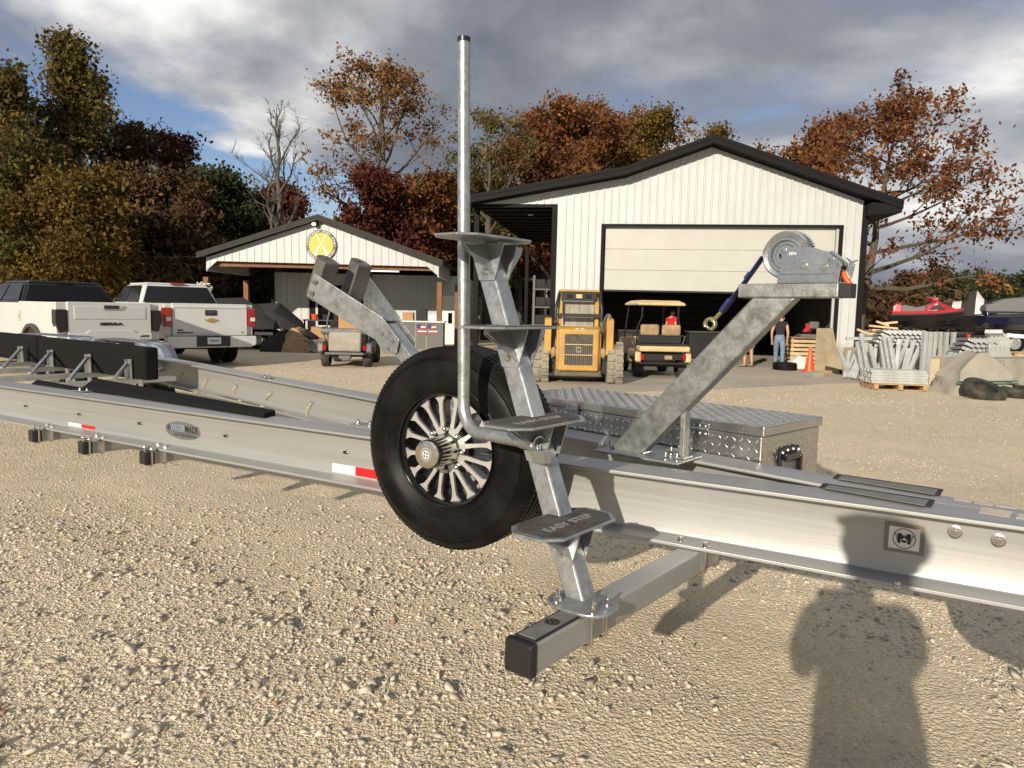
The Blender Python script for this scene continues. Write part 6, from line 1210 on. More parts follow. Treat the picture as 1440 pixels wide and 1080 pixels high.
# ================================================================== compact track loader seen from behind
L = thing('track_loader', 'dusty yellow compact track loader standing at the garage door', 'loader', (1.40, 15.75, 0), math.radians(-3))
def LB_(mb, name, m, parent=None, **kw): return build(mb, name, m, parent or L, **kw)
for s in (-1, 1):
    tx = s * 0.79; mb = MB(); pr = [(-0.35, 0.40)] + arc(0.05, 0.40, 0.40, PI, PI * 1.5, 5) + arc(1.45, 0.30, 0.30, -PI / 2, PI * 0.35, 6) + [(0.55, 0.86), (0.12, 0.88)]
    ring = [(0.10, 0.0), (1.50, 0.0), (1.72, 0.12), (1.80, 0.32), (1.66, 0.52), (0.60, 0.80), (0.22, 0.86), (0.02, 0.76), (-0.06, 0.45), (-0.04, 0.16)]
    mb.prism([Vector((tx - 0.17, y, z)) for y, z in ring], Vector((0.34, 0, 0))); tk = LB_(mb, 'track', 'track_rubber', bevel=0.03, fix=True)
    n = len(ring); per = []
    for i in range(n):
        a, b_ = Vector((0, *ring[i])), Vector((0, *ring[(i + 1) % n])); Ls = (b_ - a).length; k = max(1, int(Ls / 0.11))
        for j in range(k):
            q = a.lerp(b_, (j + 0.5) / k); d = (b_ - a).normalized(); nn = Vector((0, d.z, -d.y))
            per.append((q + nn * 0.015, d, nn))
    for i, (q, d, nn) in enumerate(per):
        for sx, w_ in ((-0.095, 0.14), (0.095, 0.14)):
            mb = MB(); mb.box(q + Vector((tx + sx, 0, 0)) + d * (0.03 if sx > 0 else 0), (w_, 0.062, 0.05), Matrix((Vector((1, 0, 0)), d, nn)).transposed()); LB_(mb, 'track_lug', 'track_rubber', tk)
    mb = MB(); mb.box((s * 0.55, 0.9, 0.45), (0.14, 1.5, 0.5)); LB_(mb, 'undercarriage', 'black_rough')
    # lift arm tower and arm
    mb = MB(); mb.prism([Vector((s * 0.66 - 0.075, y, z)) for y, z in ((0.0, 0.62), (0.0, 1.36), (0.16, 1.40), (0.30, 1.30), (0.30, 0.62))], Vector((0.15, 0, 0))); tw_ = LB_(mb, 'lift_tower', 'loader_yellow', bevel=0.015, fix=True)
    mb = MB(); mb.bar((s * 0.66, 0.2, 1.25), (s * 0.66, 1.9, 1.05), 0.12, 0.20); mb.bar((s * 0.66, 1.85, 1.1), (s * 0.66, 2.5, 0.45), 0.12, 0.18); LB_(mb, 'lift_arm', 'loader_yellow', bevel=0.015)
    mb = MB(); mb.tube([(s * 0.55, 0.1, 0.52), (s * 0.54, 0.25, 0.9), (s * 0.50, 0.5, 1.3)], 0.045, 8); LB_(mb, 'hydraulic_ram', 'grille_mesh', smooth=50)
    mb = MB(); mb.sphere((s * 0.53, 0.06, 0.66), (0.075, 0.06, 0.11), 10, 6); LB_(mb, 'ram_pivot', 'seat_tan', smooth=60)
    # cage uprights
    mb = MB(); mb.tube([(s * 0.50, 0.55, 1.15), (s * 0.50, 0.50, 1.60), (s * 0.43, 0.62, 1.92), (s * 0.40, 0.80, 1.96)], 0.035, 8); LB_(mb, 'cage_post', 'steel_black', smooth=50)
    mb = MB(); mb.bar((s * 0.40, 0.64, 1.18), (s * 0.40, 0.64, 1.95), 0.05, 0.09); LB_(mb, 'cab_post', 'loader_yellow', bevel=0.01); mb = MB(); mb.bar((s * 0.42, 1.75, 0.9), (s * 0.42, 1.65, 1.98), 0.06, 0.06); LB_(mb, 'cab_post', 'steel_black')
mb = MB(); mb.prism([Vector((-0.48, y, z)) for y, z in ((0.04, 0.24), (-0.02, 0.55), (0.0, 1.05), (0.06, 1.14), (0.40, 1.22), (1.5, 1.0), (1.6, 0.3))], Vector((0.96, 0, 0))); LB_(mb, 'engine_housing', 'loader_yellow', bevel=0.05, seg=3, fix=True)
mb = MB(); mb.box((0, -0.045, 0.72), (0.86, 0.10, 0.90)); dr_ = LB_(mb, 'engine_door', 'loader_yellow', bevel=0.048, seg=4)
mb = MB(); mb.box((0, -0.088, 0.73), (0.72, 0.02, 0.75)); LB_(mb, 'door_frame', 'loader_yellow', dr_, bevel=0.008)
mb = MB(); mb.box((0, -0.096, 0.73), (0.60, 0.015, 0.66)); gr_ = LB_(mb, 'grille', 'grille_mesh', dr_)
for i in range(14):
    mb = MB(); mb.box((-0.27 + i * 0.0415, -0.108, 0.73), (0.012, 0.012, 0.64)); LB_(mb, 'grille_bar', 'black_rough', dr_)
for z in (0.62, 0.84): mb = MB(); mb.box((0, -0.113, z), (0.58, 0.014, 0.016)); LB_(mb, 'grille_rail', 'cart_tan', dr_)
mb = MB(); mb.box((0.0, -0.116, 0.73), (0.115, 0.014, 0.12)); em = LB_(mb, 'emblem', 'cab_glass', dr_, bevel=0.006); put_text('H', 0.10, 'lettering', 'black_rough', dr_, (0.0, -0.124, 0.73), (1, 0, 0), (0, -1, 0), 0.002, 0.006, world=False)
for x in (-0.05, 0.07): mb = MB(); mb.box((x, -0.052, 1.165), (0.075, 0.02, 0.025)); LB_(mb, 'sticker', 'plate_white', dr_)
mb = MB(); mb.box((0, 0.10, 0.22), (1.0, 0.22, 0.14)); LB_(mb, 'rear_guard', 'grille_mesh', bevel=0.03)
mb = MB(); mb.box((0, 0.60, 1.86), (0.78, 0.10, 0.19)); hd_ = LB_(mb, 'light_bar', 'steel_black', bevel=0.02)
for x, m_ in ((-0.20, 'lamp_smoke'), (0.0, 'cart_tan'), (0.20, 'lamp_smoke')): mb = MB(); mb.box((x, 0.545, 1.865), (0.13, 0.02, 0.085)); LB_(mb, 'lamp', m_, hd_, bevel=0.006)
mb = MB(); mb.box((0, 1.15, 1.985), (0.90, 1.15, 0.05)); LB_(mb, 'cab_roof', 'loader_yellow', bevel=0.02)
mb = MB(); mb.bar((-0.50, 0.52, 1.45), (0.50, 0.52, 1.45), 0.07, 0.075); LB_(mb, 'cage_bar', 'steel_black')
mb = MB(); mb.prism([Vector((x, 0.78, z)) for x, z in ((-0.33, 1.22), (0.33, 1.22), (0.37, 1.76), (-0.37, 1.76))], Vector((0, 0.02, 0))); LB_(mb, 'rear_glass', 'cab_glass', fix=True)
mb = MB(); mb.box((0, 2.7, 0.35), (1.8, 0.5, 0.55)); LB_(mb, 'bucket', 'steel_black', bevel=0.03)
mb = MB(); mb.sphere((0.72, 1.5, 1.12), (0.13, 0.45, 0.38), 12, 8); LB_(mb, 'side_tank', 'cab_glass', smooth=60)
# ================================================================== golf carts
def golf_cart(label, loc, rz, kind):
    g = thing('golf_cart', label, 'golf cart', loc, rz); tan = kind == 'tan'; bm_ = 'cart_tan' if tan else 'cart_grey'
    def B(mb, name, m, parent=None, **kw): return build(mb, name, m, parent or g, **kw)
    for s in (-1, 1):
        for y in (0.42, 2.15): wheel(g, (s * 0.52, y, 0.24), (s, 0, 0), 0.24, 0.22, 'steel_black', 'rubber_dusty')
        mb = MB(); mb.prism([Vector((s * 0.60 - 0.07, y, z)) for y, z in ((0.0, 0.40), (0.06, 0.62), (0.9, 0.66), (0.95, 0.36), (0.74, 0.34), (0.62, 0.50), (0.24, 0.50), (0.12, 0.34))], Vector((0.14, 0, 0))); B(mb, 'rear_fender', bm_, bevel=0.03, fix=True)
        mb = MB(); mb.tube([(s * 0.52, 0.62, 0.62), (s * 0.53, 0.60, 1.15), (s * 0.44, 0.48, 1.45), (s * 0.44, 0.50, 1.72)], 0.02, 7); B(mb, 'roof_strut', 'steel_black' if tan else 'aluminium', smooth=50)
        mb = MB(); mb.tube([(s * 0.50, 2.25, 0.8), (s * 0.46, 1.95, 1.72)], 0.018, 7); B(mb, 'roof_strut', 'steel_black', smooth=50)
        mb = MB(); mb.box((s * 0.50, 0.04, 0.50), (0.09, 0.05, 0.14)); B(mb, 'tail_light', 'lamp_red', bevel=0.01)
        mb = MB(); mb.tube([(s * 0.56, 0.55, 0.66), (s * 0.66, 0.6, 0.98), (s * 0.66, 1.2, 0.98)], 0.018, 7); B(mb, 'arm_rail', 'steel_black', smooth=50)
    mb = MB(); mb.box((0, 1.3, 0.32), (1.05, 2.3, 0.10)); B(mb, 'chassis', 'black_rough')
    mb = MB(); mb.prism([Vector((-0.58, y, z)) for y, z in ((2.15, 0.35), (2.62, 0.42), (2.50, 0.85), (2.2, 0.92))], Vector((1.16, 0, 0))); B(mb, 'front_cowl', bm_, bevel=0.05, fix=True)
    if tan:
        mb = MB(); mb.box((0, 0.12, 0.70), (1.20, 0.44, 0.13)); B(mb, 'rear_deck', 'cart_tan', bevel=0.04, seg=3); mb = MB(); mb.box((0, 0.22, 0.78), (1.1, 0.5, 0.05)); B(mb, 'deck_mat', 'black_rough')
        for s in (-1, 1): mb = MB(); mb.box((s * 0.26, 0.42, 1.13), (0.46, 0.11, 0.27)); B(mb, 'seat_back', 'seat_tan', bevel=0.06, seg=3)
        mb = MB(); mb.box((0, 0.48, 0.92), (1.05, 0.08, 0.22)); B(mb, 'seat_frame', 'black_rough', bevel=0.02); mb = MB(); mb.box((0, 0.9, 0.80), (1.05, 0.5, 0.14)); B(mb, 'seat', 'seat_tan', bevel=0.04)
        mb = MB(); mb.box((0, -0.02, 0.36), (1.15, 0.06, 0.05)); B(mb, 'rear_bumper', 'steel_black', bevel=0.01); mb = MB(); mb.box((0, 0.25, 0.55), (0.9, 0.3, 0.22)); B(mb, 'motor_bay', 'black_rough'); mb = MB(); mb.box((0.1, -0.02, 0.50), (0.18, 0.12, 0.10)); B(mb, 'hitch', 'seat_tan', bevel=0.02)
        mb = MB(); mb.loft([[Vector((x, y, z)) for x, y in ((-w, -l + 1.15), (w, -l + 1.15), (w, l + 1.15), (-w, l + 1.15))] for z, w, l in ((1.72, 0.58, 0.80), (1.77, 0.57, 0.79), (1.84, 0.44, 0.66))]); B(mb, 'roof', 'cart_tan', bevel=0.05, seg=3)
    else:
        mb = MB(); mb.prism([Vector((-0.40, y, z)) for y, z in ((0.02, 0.40), (0.0, 0.66), (0.12, 0.90), (0.9, 0.92), (0.9, 0.4))], Vector((0.80, 0, 0))); B(mb, 'rear_panel', 'cart_panel', bevel=0.04, fix=True)
        mb = MB(); mb.box((0, 0.55, 0.90), (1.25, 0.75, 0.16)); B(mb, 'rear_body', 'cart_grey', bevel=0.06, seg=3); mb = MB(); mb.box((0, 1.2, 0.98), (1.1, 0.3, 0.35)); B(mb, 'seat_back', 'cloth_black', bevel=0.05)
        mb = MB(); mb.box((0, -0.03, 0.36), (0.95, 0.08, 0.06)); B(mb, 'rear_bumper', 'seat_grey', bevel=0.01); mb = MB(); mb.box((0, 0.1, 0.28), (0.3, 0.2, 0.14)); B(mb, 'axle_housing', 'seat_grey', bevel=0.03)
        mb = MB(); mb.loft([[Vector((x, y, z)) for x, y in ((-w, -l + 1.2), (w, -l + 1.2), (w, l + 1.2), (-w, l + 1.2))] for z, w, l in ((1.78, 0.62, 0.85), (1.83, 0.60, 0.84), (1.87, 0.5, 0.75))]); B(mb, 'roof', 'cart_tan', bevel=0.04)
        mb = MB(); mb.box((0.12, 0.5, 1.13), (0.62, 0.5, 0.46)); B(mb, 'cargo_crate', 'cardboard', bevel=0.01)
    return g
golf_cart('tan golf cart with two brown seat backs in front of the garage door', (3.56, 17.4, 0), math.radians(3), 'tan')
golf_cart('grey golf cart with red tail lamps parked in front of the porch', (-4.20, 18.45, 0), math.radians(4), 'grey')
# ================================================================== people
def skin_mesh(name, V, E, Rr, m, parent, root=0, lv=2):
    me = bpy.data.meshes.new(name); me.from_pydata([tuple(v) for v in V], E, []); o = bpy.data.objects.new(name, me); col.objects.link(o)
    md = o.modifiers.new('skin', 'SKIN'); md.use_smooth_shade = True
    if not len(me.skin_vertices): me.skin_vertices.new() if hasattr(me.skin_vertices, 'new') else None
    sv = me.skin_vertices[0].data
    for i, r in enumerate(Rr): sv[i].radius = r if isinstance(r, tuple) else (r, r)
    sv[root].use_root = True; sb = o.modifiers.new('sub', 'SUBSURF'); sb.levels = lv; sb.render_levels = lv
    me.materials.append(MT[m]); o.parent = parent; return o
def person(label, loc, rz, H, J=None, shirt='cloth_black', legs='denim', shorts=False, sleeves=0.5, cap=False, hair='hair', jacket=1.0):
    """x right, y forward; J overrides joints given in body heights"""
    t = thing('person', label, 'person', loc, rz)
    D = dict(pel=(0, 0, .53), spi=(0, 0, .63), che=(0, .005, .745), nec=(0, .005, .845), hd0=(0, .015, .885), hd1=(0, .02, .955))
    for s, k in ((-1, 'l'), (1, 'r')):
        D.update({'sh' + k: (s * .108, 0, .815), 'el' + k: (s * .135, -.01, .635), 'wr' + k: (s * .135, .045, .495), 'hi' + k: (s * .052, 0, .515), 'kn' + k: (s * .06, .015, .285), 'an' + k: (s * .062, -.01, .045), 'to' + k: (s * .07, .095, .018)})
    D.update(J or {}); P = {k: Vector(v) * H for k, v in D.items()}
    V, E, Rr, ix = [], [], [], {}
    def vx(k, p, r): ix[k] = len(V); V.append(p); Rr.append(r * H if not isinstance(r, tuple) else (r[0] * H, r[1] * H)); return ix[k]
    for k, r in (('pel', (.075, .06)), ('spi', (.07, .055)), ('che', (.082, .06)), ('nec', .032), ('hd0', (.045, .05)), ('hd1', (.047, .055))): vx(k, P[k], r)
    for a, b_ in (('pel', 'spi'), ('spi', 'che'), ('che', 'nec'), ('nec', 'hd0'), ('hd0', 'hd1')): E.append((ix[a], ix[b_]))
    for k in 'lr':
        for n_, r in (('sh', .034), ('el', .025), ('wr', .017), ('hi', .050), ('kn', .036), ('an', .022), ('to', .018)): vx(n_ + k, P[n_ + k], r)
        E += [(ix['che'], ix['sh' + k]), (ix['sh' + k], ix['el' + k]), (ix['el' + k], ix['wr' + k]), (ix['pel'], ix['hi' + k]), (ix['hi' + k], ix['kn' + k]), (ix['kn' + k], ix['an' + k]), (ix['an' + k], ix['to' + k])]
        d = (P['wr' + k] - P['el' + k]).normalized(); sd = d.cross(Vector((0, 1, 0.3))).normalized(); pm = vx('pm' + k, P['wr' + k] + d * .038 * H, (.019, .013)); E.append((ix['wr' + k], pm))
        for f_, (o_, ln) in enumerate(((-.016, .040), (-.005, .046), (.006, .044), (.017, .036))):
            a = vx('f%d%s' % (f_, k), P['wr' + k] + (d * .058 + sd * o_) * H, .0058); b_ = vx('g%d%s' % (f_, k), P['wr' + k] + (d * (.058 + ln * .8) + sd * o_ * 1.1 + Vector((0, .012, 0))) * H, .0046); E += [(pm, a), (a, b_)]
        a = vx('t0' + k, P['wr' + k] + (d * .030 + Vector((0, .024, 0))) * H, .0068); b_ = vx('t1' + k, P['wr' + k] + (d * .058 + Vector((0, .032, 0))) * H, .005); E += [(ix['wr' + k], a), (a, b_)]
    skin_mesh('body', V, E, Rr, 'skin', t)
    # clothes
    V2 = [P['pel'] + Vector((0, 0, -.065 * H)), P['spi'], P['che'], P['nec'] - Vector((0, 0, .022 * H))]; R2 = [(.088 * H * jacket, .072 * H), (.084 * H * jacket, .068 * H), (.094 * H * jacket ** .5, .072 * H), .044 * H]; E2 = [(0, 1), (1, 2), (2, 3)]
    for k in 'lr':
        a = len(V2); V2 += [P['sh' + k], P['sh' + k].lerp(P['el' + k], sleeves)]; R2 += [.045 * H, .036 * H]; E2 += [(2, a), (a, a + 1)]
    skin_mesh('shirt', V2, E2, R2, shirt, t)
    V3 = [P['pel'] + Vector((0, 0, .085 * H)), P['pel'] - Vector((0, 0, .01 * H))]; R3 = [(.083 * H, .068 * H), (.082 * H, .07 * H)]; E3 = [(0, 1)]
    for k in 'lr':
        a = len(V3); kn, an = P['kn' + k], P['an' + k]
        if shorts: V3 += [P['hi' + k] - Vector((0, 0, .02 * H)), P['hi' + k].lerp(kn, .92)]; R3 += [.062 * H, .060 * H]; E3 += [(1, a), (a, a + 1)]
        else: V3 += [P['hi' + k] - Vector((0, 0, .02 * H)), kn, an + Vector((0, 0, .012 * H))]; R3 += [.060 * H, .046 * H, .036 * H]; E3 += [(1, a), (a, a + 1), (a + 1, a + 2)]
    skin_mesh('shorts' if shorts else 'trousers', V3, E3, R3, legs, t)
    for k in 'lr':
        skin_mesh('shoe', [P['an' + k] - Vector((0, .02 * H, .018 * H)), P['an' + k].lerp(P['to' + k], .5), P['to' + k] + (P['to' + k] - P['an' + k]) * .15 * Vector((1, 1, 0)).length * 0.7], [(0, 1), (1, 2)], [(.026 * H, .024 * H), (.027 * H, .022 * H), (.024 * H, .018 * H)], 'shoe', t, lv=1)
    hc = P['hd0'].lerp(P['hd1'], .72); mb = MB(); mb.sphere(hc + Vector((0, -.008, .020)) * H, ((.066 if cap else .052) * H, .062 * H, .050 * H), 14, 8); build(mb, 'cap' if cap else 'hair', 'cloth_black' if cap else hair, t, smooth=60)
    if cap: mb = MB(); mb.prism([hc + Vector((x, y, .030)) * H for x, y in ((-.045, .03), (-.038, .09), (0, .105), (.038, .09), (.045, .03))], Vector((0, 0, .006 * H))); build(mb, 'cap_brim', 'cloth_black', t, fix=True)
    f0 = P['hd0'].lerp(P['hd1'], .35); fy = .052 * H
    for s in (-1, 1): mb = MB(); mb.sphere(f0 + Vector((s * .018 * H, fy, .018 * H)), .0065 * H, 8, 6); build(mb, 'eye', 'print_black', t); mb = MB(); mb.sphere(f0 + Vector((s * .048 * H, 0, .008 * H)), (.008 * H, .014 * H, .020 * H), 8, 6); build(mb, 'ear', 'skin', t, smooth=60)
    mb = MB(); mb.sphere(f0 + Vector((0, fy + .006 * H, -.002 * H)), (.010 * H, .016 * H, .018 * H), 8, 6); build(mb, 'nose', 'skin', t, smooth=60); mb = MB(); mb.box(f0 + Vector((0, fy - .002 * H, -.026 * H)), (.028 * H, .008 * H, .006 * H)); build(mb, 'mouth', 'lamp_smoke', t)
    return t
pb = PZ(1094, 516); person('person in black t-shirt and blue jeans walking into the garage', (pb.x, pb.y, 0.008), math.radians(-28), 1.62, dict(spi=(0, .03, .63), che=(0, .055, .735), nec=(0, .085, .825), hd0=(0, .11, .862), hd1=(0, .13, .93), shl=(-.105, .05, .80), shr=(.105, .05, .80), ell=(-.14, -.03, .63), wrl=(-.13, -.02, .49), elr=(.14, .02, .62), wrr=(.13, .03, .48), knl=(-.06, .06, .285), anl=(-.06, .05, .045), tol=(-.065, .15, .018), knr=(.07, -.02, .285), anr=(.08, -.12, .055), tor=(.085, -.02, .02)), 'cloth_black', 'denim', sleeves=.25)
pa = PZ(1053, 516.5); person('person in khaki shorts and pale shirt standing in the garage doorway', (pa.x, pa.y, 0.008), math.radians(35), 1.72, dict(knl=(-.09, .03, .285), anl=(-.12, .0, .045), tol=(-.15, .09, .018)), 'cloth_grey', 'khaki', shorts=True, sleeves=.5)
pr_ = PZ(942, 505); person('person in red shirt standing inside the garage behind the golf cart', (pr_.x, pr_.y, 0.008), math.radians(-60), 1.70, None, 'cloth_red', 'cloth_black', sleeves=.5)
person('person with cap holding a phone up, standing behind the camera', (0.06, -0.30, gz(0.06, -0.30)), 0.0, 1.90, dict(shl=(-.118, .01, .81), shr=(.118, .01, .81), ell=(-.112, .05, .655), wrl=(-.045, .10, .745), elr=(.118, .05, .655), wrr=(.038, .10, .745), hil=(-.06, 0, .515), hir=(.06, 0, .515), anl=(-.09, -.01, .045), anr=(.09, -.01, .045), knl=(-.078, .015, .285), knr=(.078, .015, .285), tol=(-.10, .09, .018), tor=(.10, .09, .018)), 'cloth_grey', 'denim', cap=True, sleeves=.9, jacket=1.28).scale = (1.12, 1.05, 1.0)

ph = thing('phone', 'black phone held up in both hands of the person with the cap', 'phone', (0.0, -0.06, 1.49))
mb = MB(); mb.box((0, 0, 0.045), (0.155, 0.009, 0.076)); build(mb, 'phone_body', 'gloss_black', ph, bevel=0.004)
mb = MB(); mb.box((0, -0.0052, 0.045), (0.148, 0.001, 0.070)); build(mb, 'phone_screen', 'glass_dark', ph)
# ================================================================== yard clutter
def solo(mb, name, m, label, cat, base, group=None, **kw):
    """a thing that is one mesh; mb in world coordinates"""
    base = Vector(base); o = build(mb, name, m, None, **kw)
    for v in o.data.vertices: v.co -= base
    o.location = base; return tag(o, label, cat, group)
# ---- raised terrace behind the concrete block wall
tw0, tw1 = PZ(1352, 552), PZ(1536, 548); TZ = 0.66
mb = MB(); mb.prism([Vector((p[0], p[1], 0)) for p in ((tw0.x - 0.3, tw0.y + 0.75), (60, tw1.y + 0.75), (60, 60), (15.2, 60), (12.2, 23.5), (9.6, 21.5))], UP * TZ)
o = build(mb, 'terrace_ground', 'apron', fix=True); tag(o, 'raised dirt terrace', kind='structure')
o.data.materials.clear(); o.data.materials.append(gme.materials[0])
wl_ = thing('block_wall', 'rough concrete block retaining wall below the watercraft', 'wall', (tw0.x, tw0.y + 0.4, 0))
d = (tw1 - tw0).normalized(); Rw = frame(d, UP); nb = 5
for i in range(nb):
    mb = MB(); L_ = 1.2; c = tw0 + Vector((0, 0.42, 0)) + d * (L_ * (i + 0.5) + 0.02 * i); mb.box((c.x, c.y + 0.02 * (i % 2), 0.355), (L_ - 0.015, 0.62, 0.71), Rw); build(mb, 'block', 'concrete', wl_, world=True, bevel=0.02)
# ---- pallet with stacked zinc bars
pq = PZ(1256, 547); pal = thing('pallet', 'low wooden pallet under the stack of bright zinc bars', 'pallet', (pq.x, pq.y, 0), math.radians(-6))
for y in (-0.3, 0, 0.3): mb = MB(); mb.box((0, y, 0.012), (1.12, 0.1, 0.02)); build(mb, 'bottom_board', 'wood', pal)
for x in (-0.5, 0, 0.5): mb = MB(); mb.box((x, 0, 0.072), (0.09, 0.8, 0.10)); build(mb, 'stringer', 'wood', pal)
for i in range(6): mb = MB(); mb.box((0, -0.35 + i * 0.14, 0.132), (1.12, 0.1, 0.02)); build(mb, 'deck_board', 'wood', pal)
src = None
Mp_ = Matrix.Translation(Vector((pq.x, pq.y, 0))) @ Matrix.Rotation(math.radians(-6), 4, 'Z')
for lay in range(5):
    for j in range(5):
        if src is None:
            mb = MB(); mb.box((0, 0, 0.0275), (1.15, 0.10, 0.055)); src = build(mb, 'zinc_bar', 'galv_bright', None, bevel=0.004); o = src
        else: o = share(src, (0, 0, 0))
        o.location = Mp_ @ Vector((random.uniform(-0.03, 0.03), -0.26 + j * 0.13, 0.143 + lay * 0.057)); o.rotation_euler = (0, 0, math.radians(-6) + random.gauss(0, 0.012)); tag(o, 'bright zinc bar in the %s layer of the stack on the pallet' % ('bottom', 'second', 'middle', 'fourth', 'top')[lay], 'bar', 'zinc bars in the %s layer on the pallet' % ('bottom', 'second', 'middle', 'fourth', 'top')[lay])
# ---- upright galvanised posts
for i, (px, b_, t_) in enumerate(((1284, 520, 466), (1295, 548, 466), (1302, 546, 466.5), (1309, 540, 466.5), (1317, 538, 466.5), (1326, 535, 467), (1336, 533, 467))):
    p = PZ(px, b_); top = PY(px, t_, p.y); mb = MB(); mb.box((p.x, p.y, top.z / 2), (0.09, 0.09, top.z), rotz(0.2)); solo(mb, 'steel_post', 'galv_bright', 'tall galvanised square post standing upright beside the pallet', 'post', (p.x, p.y, 0), 'galvanised posts standing in a row', bevel=0.006)
def stick(px0, py0, px1, py1, y0, y1, w_, name, label, m='galv_bright', group=None, cat='bar', h=None):
    a, b_ = PY(px0, py0, y0), PY(px1, py1, y1); a.z = max(a.z, w_ / 2); b_.z = max(b_.z, w_ / 2); mb = MB(); mb.bar(a, b_, w_, h or w_ * 0.8); return solo(mb, name, m, label, cat, (a.x, a.y, min(a.z, b_.z) - w_ / 2), group, bevel=0.005)
gl_ = 'galvanised bars leaning on the garage corner'
for i in range(30):
    x0 = 1186 + i * 2.9 + random.uniform(-2, 2); y0 = 18.6 - 0.08 * i + random.uniform(-.15, .15); x1 = x0 + random.choice((10, 16, 24, -12)) + random.uniform(-3, 3); gy_ = 450 + 1.55 * FPX / y0 - 4 + random.uniform(-3, 2)
    stick(x0, gy_, x1, random.uniform(468, 500), y0, y0 + 0.45, 0.085, 'galvanised_bar', 'galvanised bar leaning in the heap at the garage corner', group=gl_)
for i in range(6): stick(1300 + i * 5, 551 - i * 1.5, 1338 + i * 6, 497 + i, 16.4 + i * 0.1, 17.2 + i * .05, 0.10, 'steel_beam', 'long galvanised beam leaning from the ground to the block wall', group='beams leaning on the block wall', cat='beam')
def row_stack(px0, px1, py0, py1, dist, n, label, group):
    a, b_ = PY(px0, py1, dist), PY(px1, py0, dist); hgt = b_.z - a.z; k = 0
    for lay in range(4):
        for j in range(n):
            x = a.x + (b_.x - a.x) * (j + 0.5) / n; z = a.z + hgt * (lay + 0.5) / 4; mb = MB(); dd = (b_.x - a.x) / n; mb.bar((x - dd * 0.75, dist - 0.1 * lay, z + 0.04), (x + dd * 0.75, dist - 0.1 * lay - 0.05, z - 0.04), 0.9, hgt / 4 * 0.7, up=(0.2, 0, 1))
            ly = ('bottom', 'second', 'third', 'top')[lay]; solo(mb, 'steel_channel', 'galvanised', label % ly, 'channel', (x, dist, z - hgt / 8), group % ly, bevel=0.004)
row_stack(1228, 1290, 466, 484, 18.2, 9, 'galvanised channel nested in the %s layer on the rack', '%s layer of channels on the rack')
row_stack(1342, 1380, 476, 500, 18.0, 5, 'galvanised channel nested in the %s layer on the terrace', '%s layer of channels on the terrace')
# rack under the nested channels
rk = PY(1250, 530, 18.6); rack = thing('steel_rack', 'low black rack that carries the nested galvanised channels', 'rack', (rk.x, 18.6, 0))
a, b_ = PY(1214, 486, 18.6), PY(1294, 486, 18.6)
for x in (a.x, (a.x + b_.x) / 2, b_.x):
    for y in (17.9, 18.9): mb = MB(); mb.box((x, y, a.z / 2), (0.06, 0.06, a.z)); build(mb, 'leg', 'steel_black', rack, world=True)
for y in (17.9, 18.9): mb = MB(); mb.bar((a.x, y, a.z), (b_.x, y, a.z), 0.07, 0.06); build(mb, 'rail', 'steel_black', rack, world=True)
mb = MB(); mb.box(((a.x + b_.x) / 2, 18.4, a.z * 0.5), (b_.x - a.x - 0.1, 0.9, 0.05)); build(mb, 'shelf', 'plywood', rack, world=True)
c1 = PY(1202, 476, 18.3); stick(1190, 476, 1226, 476, 18.2, 18.2, 0.09, 'galvanised_bar', 'short galvanised bar sticking out level in front of the garage corner')
for i, (x0, y0, x1, y1) in enumerate(((1205, 463, 1222, 470), (1215, 470, 1232, 469), (1222, 458, 1262, 462), (1232, 452, 1250, 458), (1240, 455, 1262, 453), (1226, 464, 1262, 466))): stick(x0, y0, x1, y1, 18.8, 18.7, 0.10, 'timber_offcut', 'pale timber offcut lying on top of the rack', 'wood_pale', 'timber offcuts on the rack', 'timber', 0.05)
# L shaped uprights on the terrace wall
for i in range(5):
    px = 1392 + i * 6; a = PY(px, 504, 17.3 + 0.05 * i); b_ = PY(px - 1, 474 - i * 0.4, 17.3 + .05 * i); e = PY(px + (25 if i == 4 else -4), 473.5 if i == 4 else 466, 17.1 + .05 * i); t = thing('angle_bracket', 'galvanised right-angle bracket standing on the block wall', 'bracket', (a.x, a.y, a.z), group='angle brackets on the block wall')
    mb = MB(); mb.bar(a, b_ + UP * 0.05, 0.10, 0.10); build(mb, 'upright', 'galv_bright', t, world=True, bevel=0.005); mb = MB(); mb.bar(b_ + UP * 0.02, e, 0.09, 0.09); build(mb, 'arm', 'galv_bright', t, world=True, bevel=0.005)
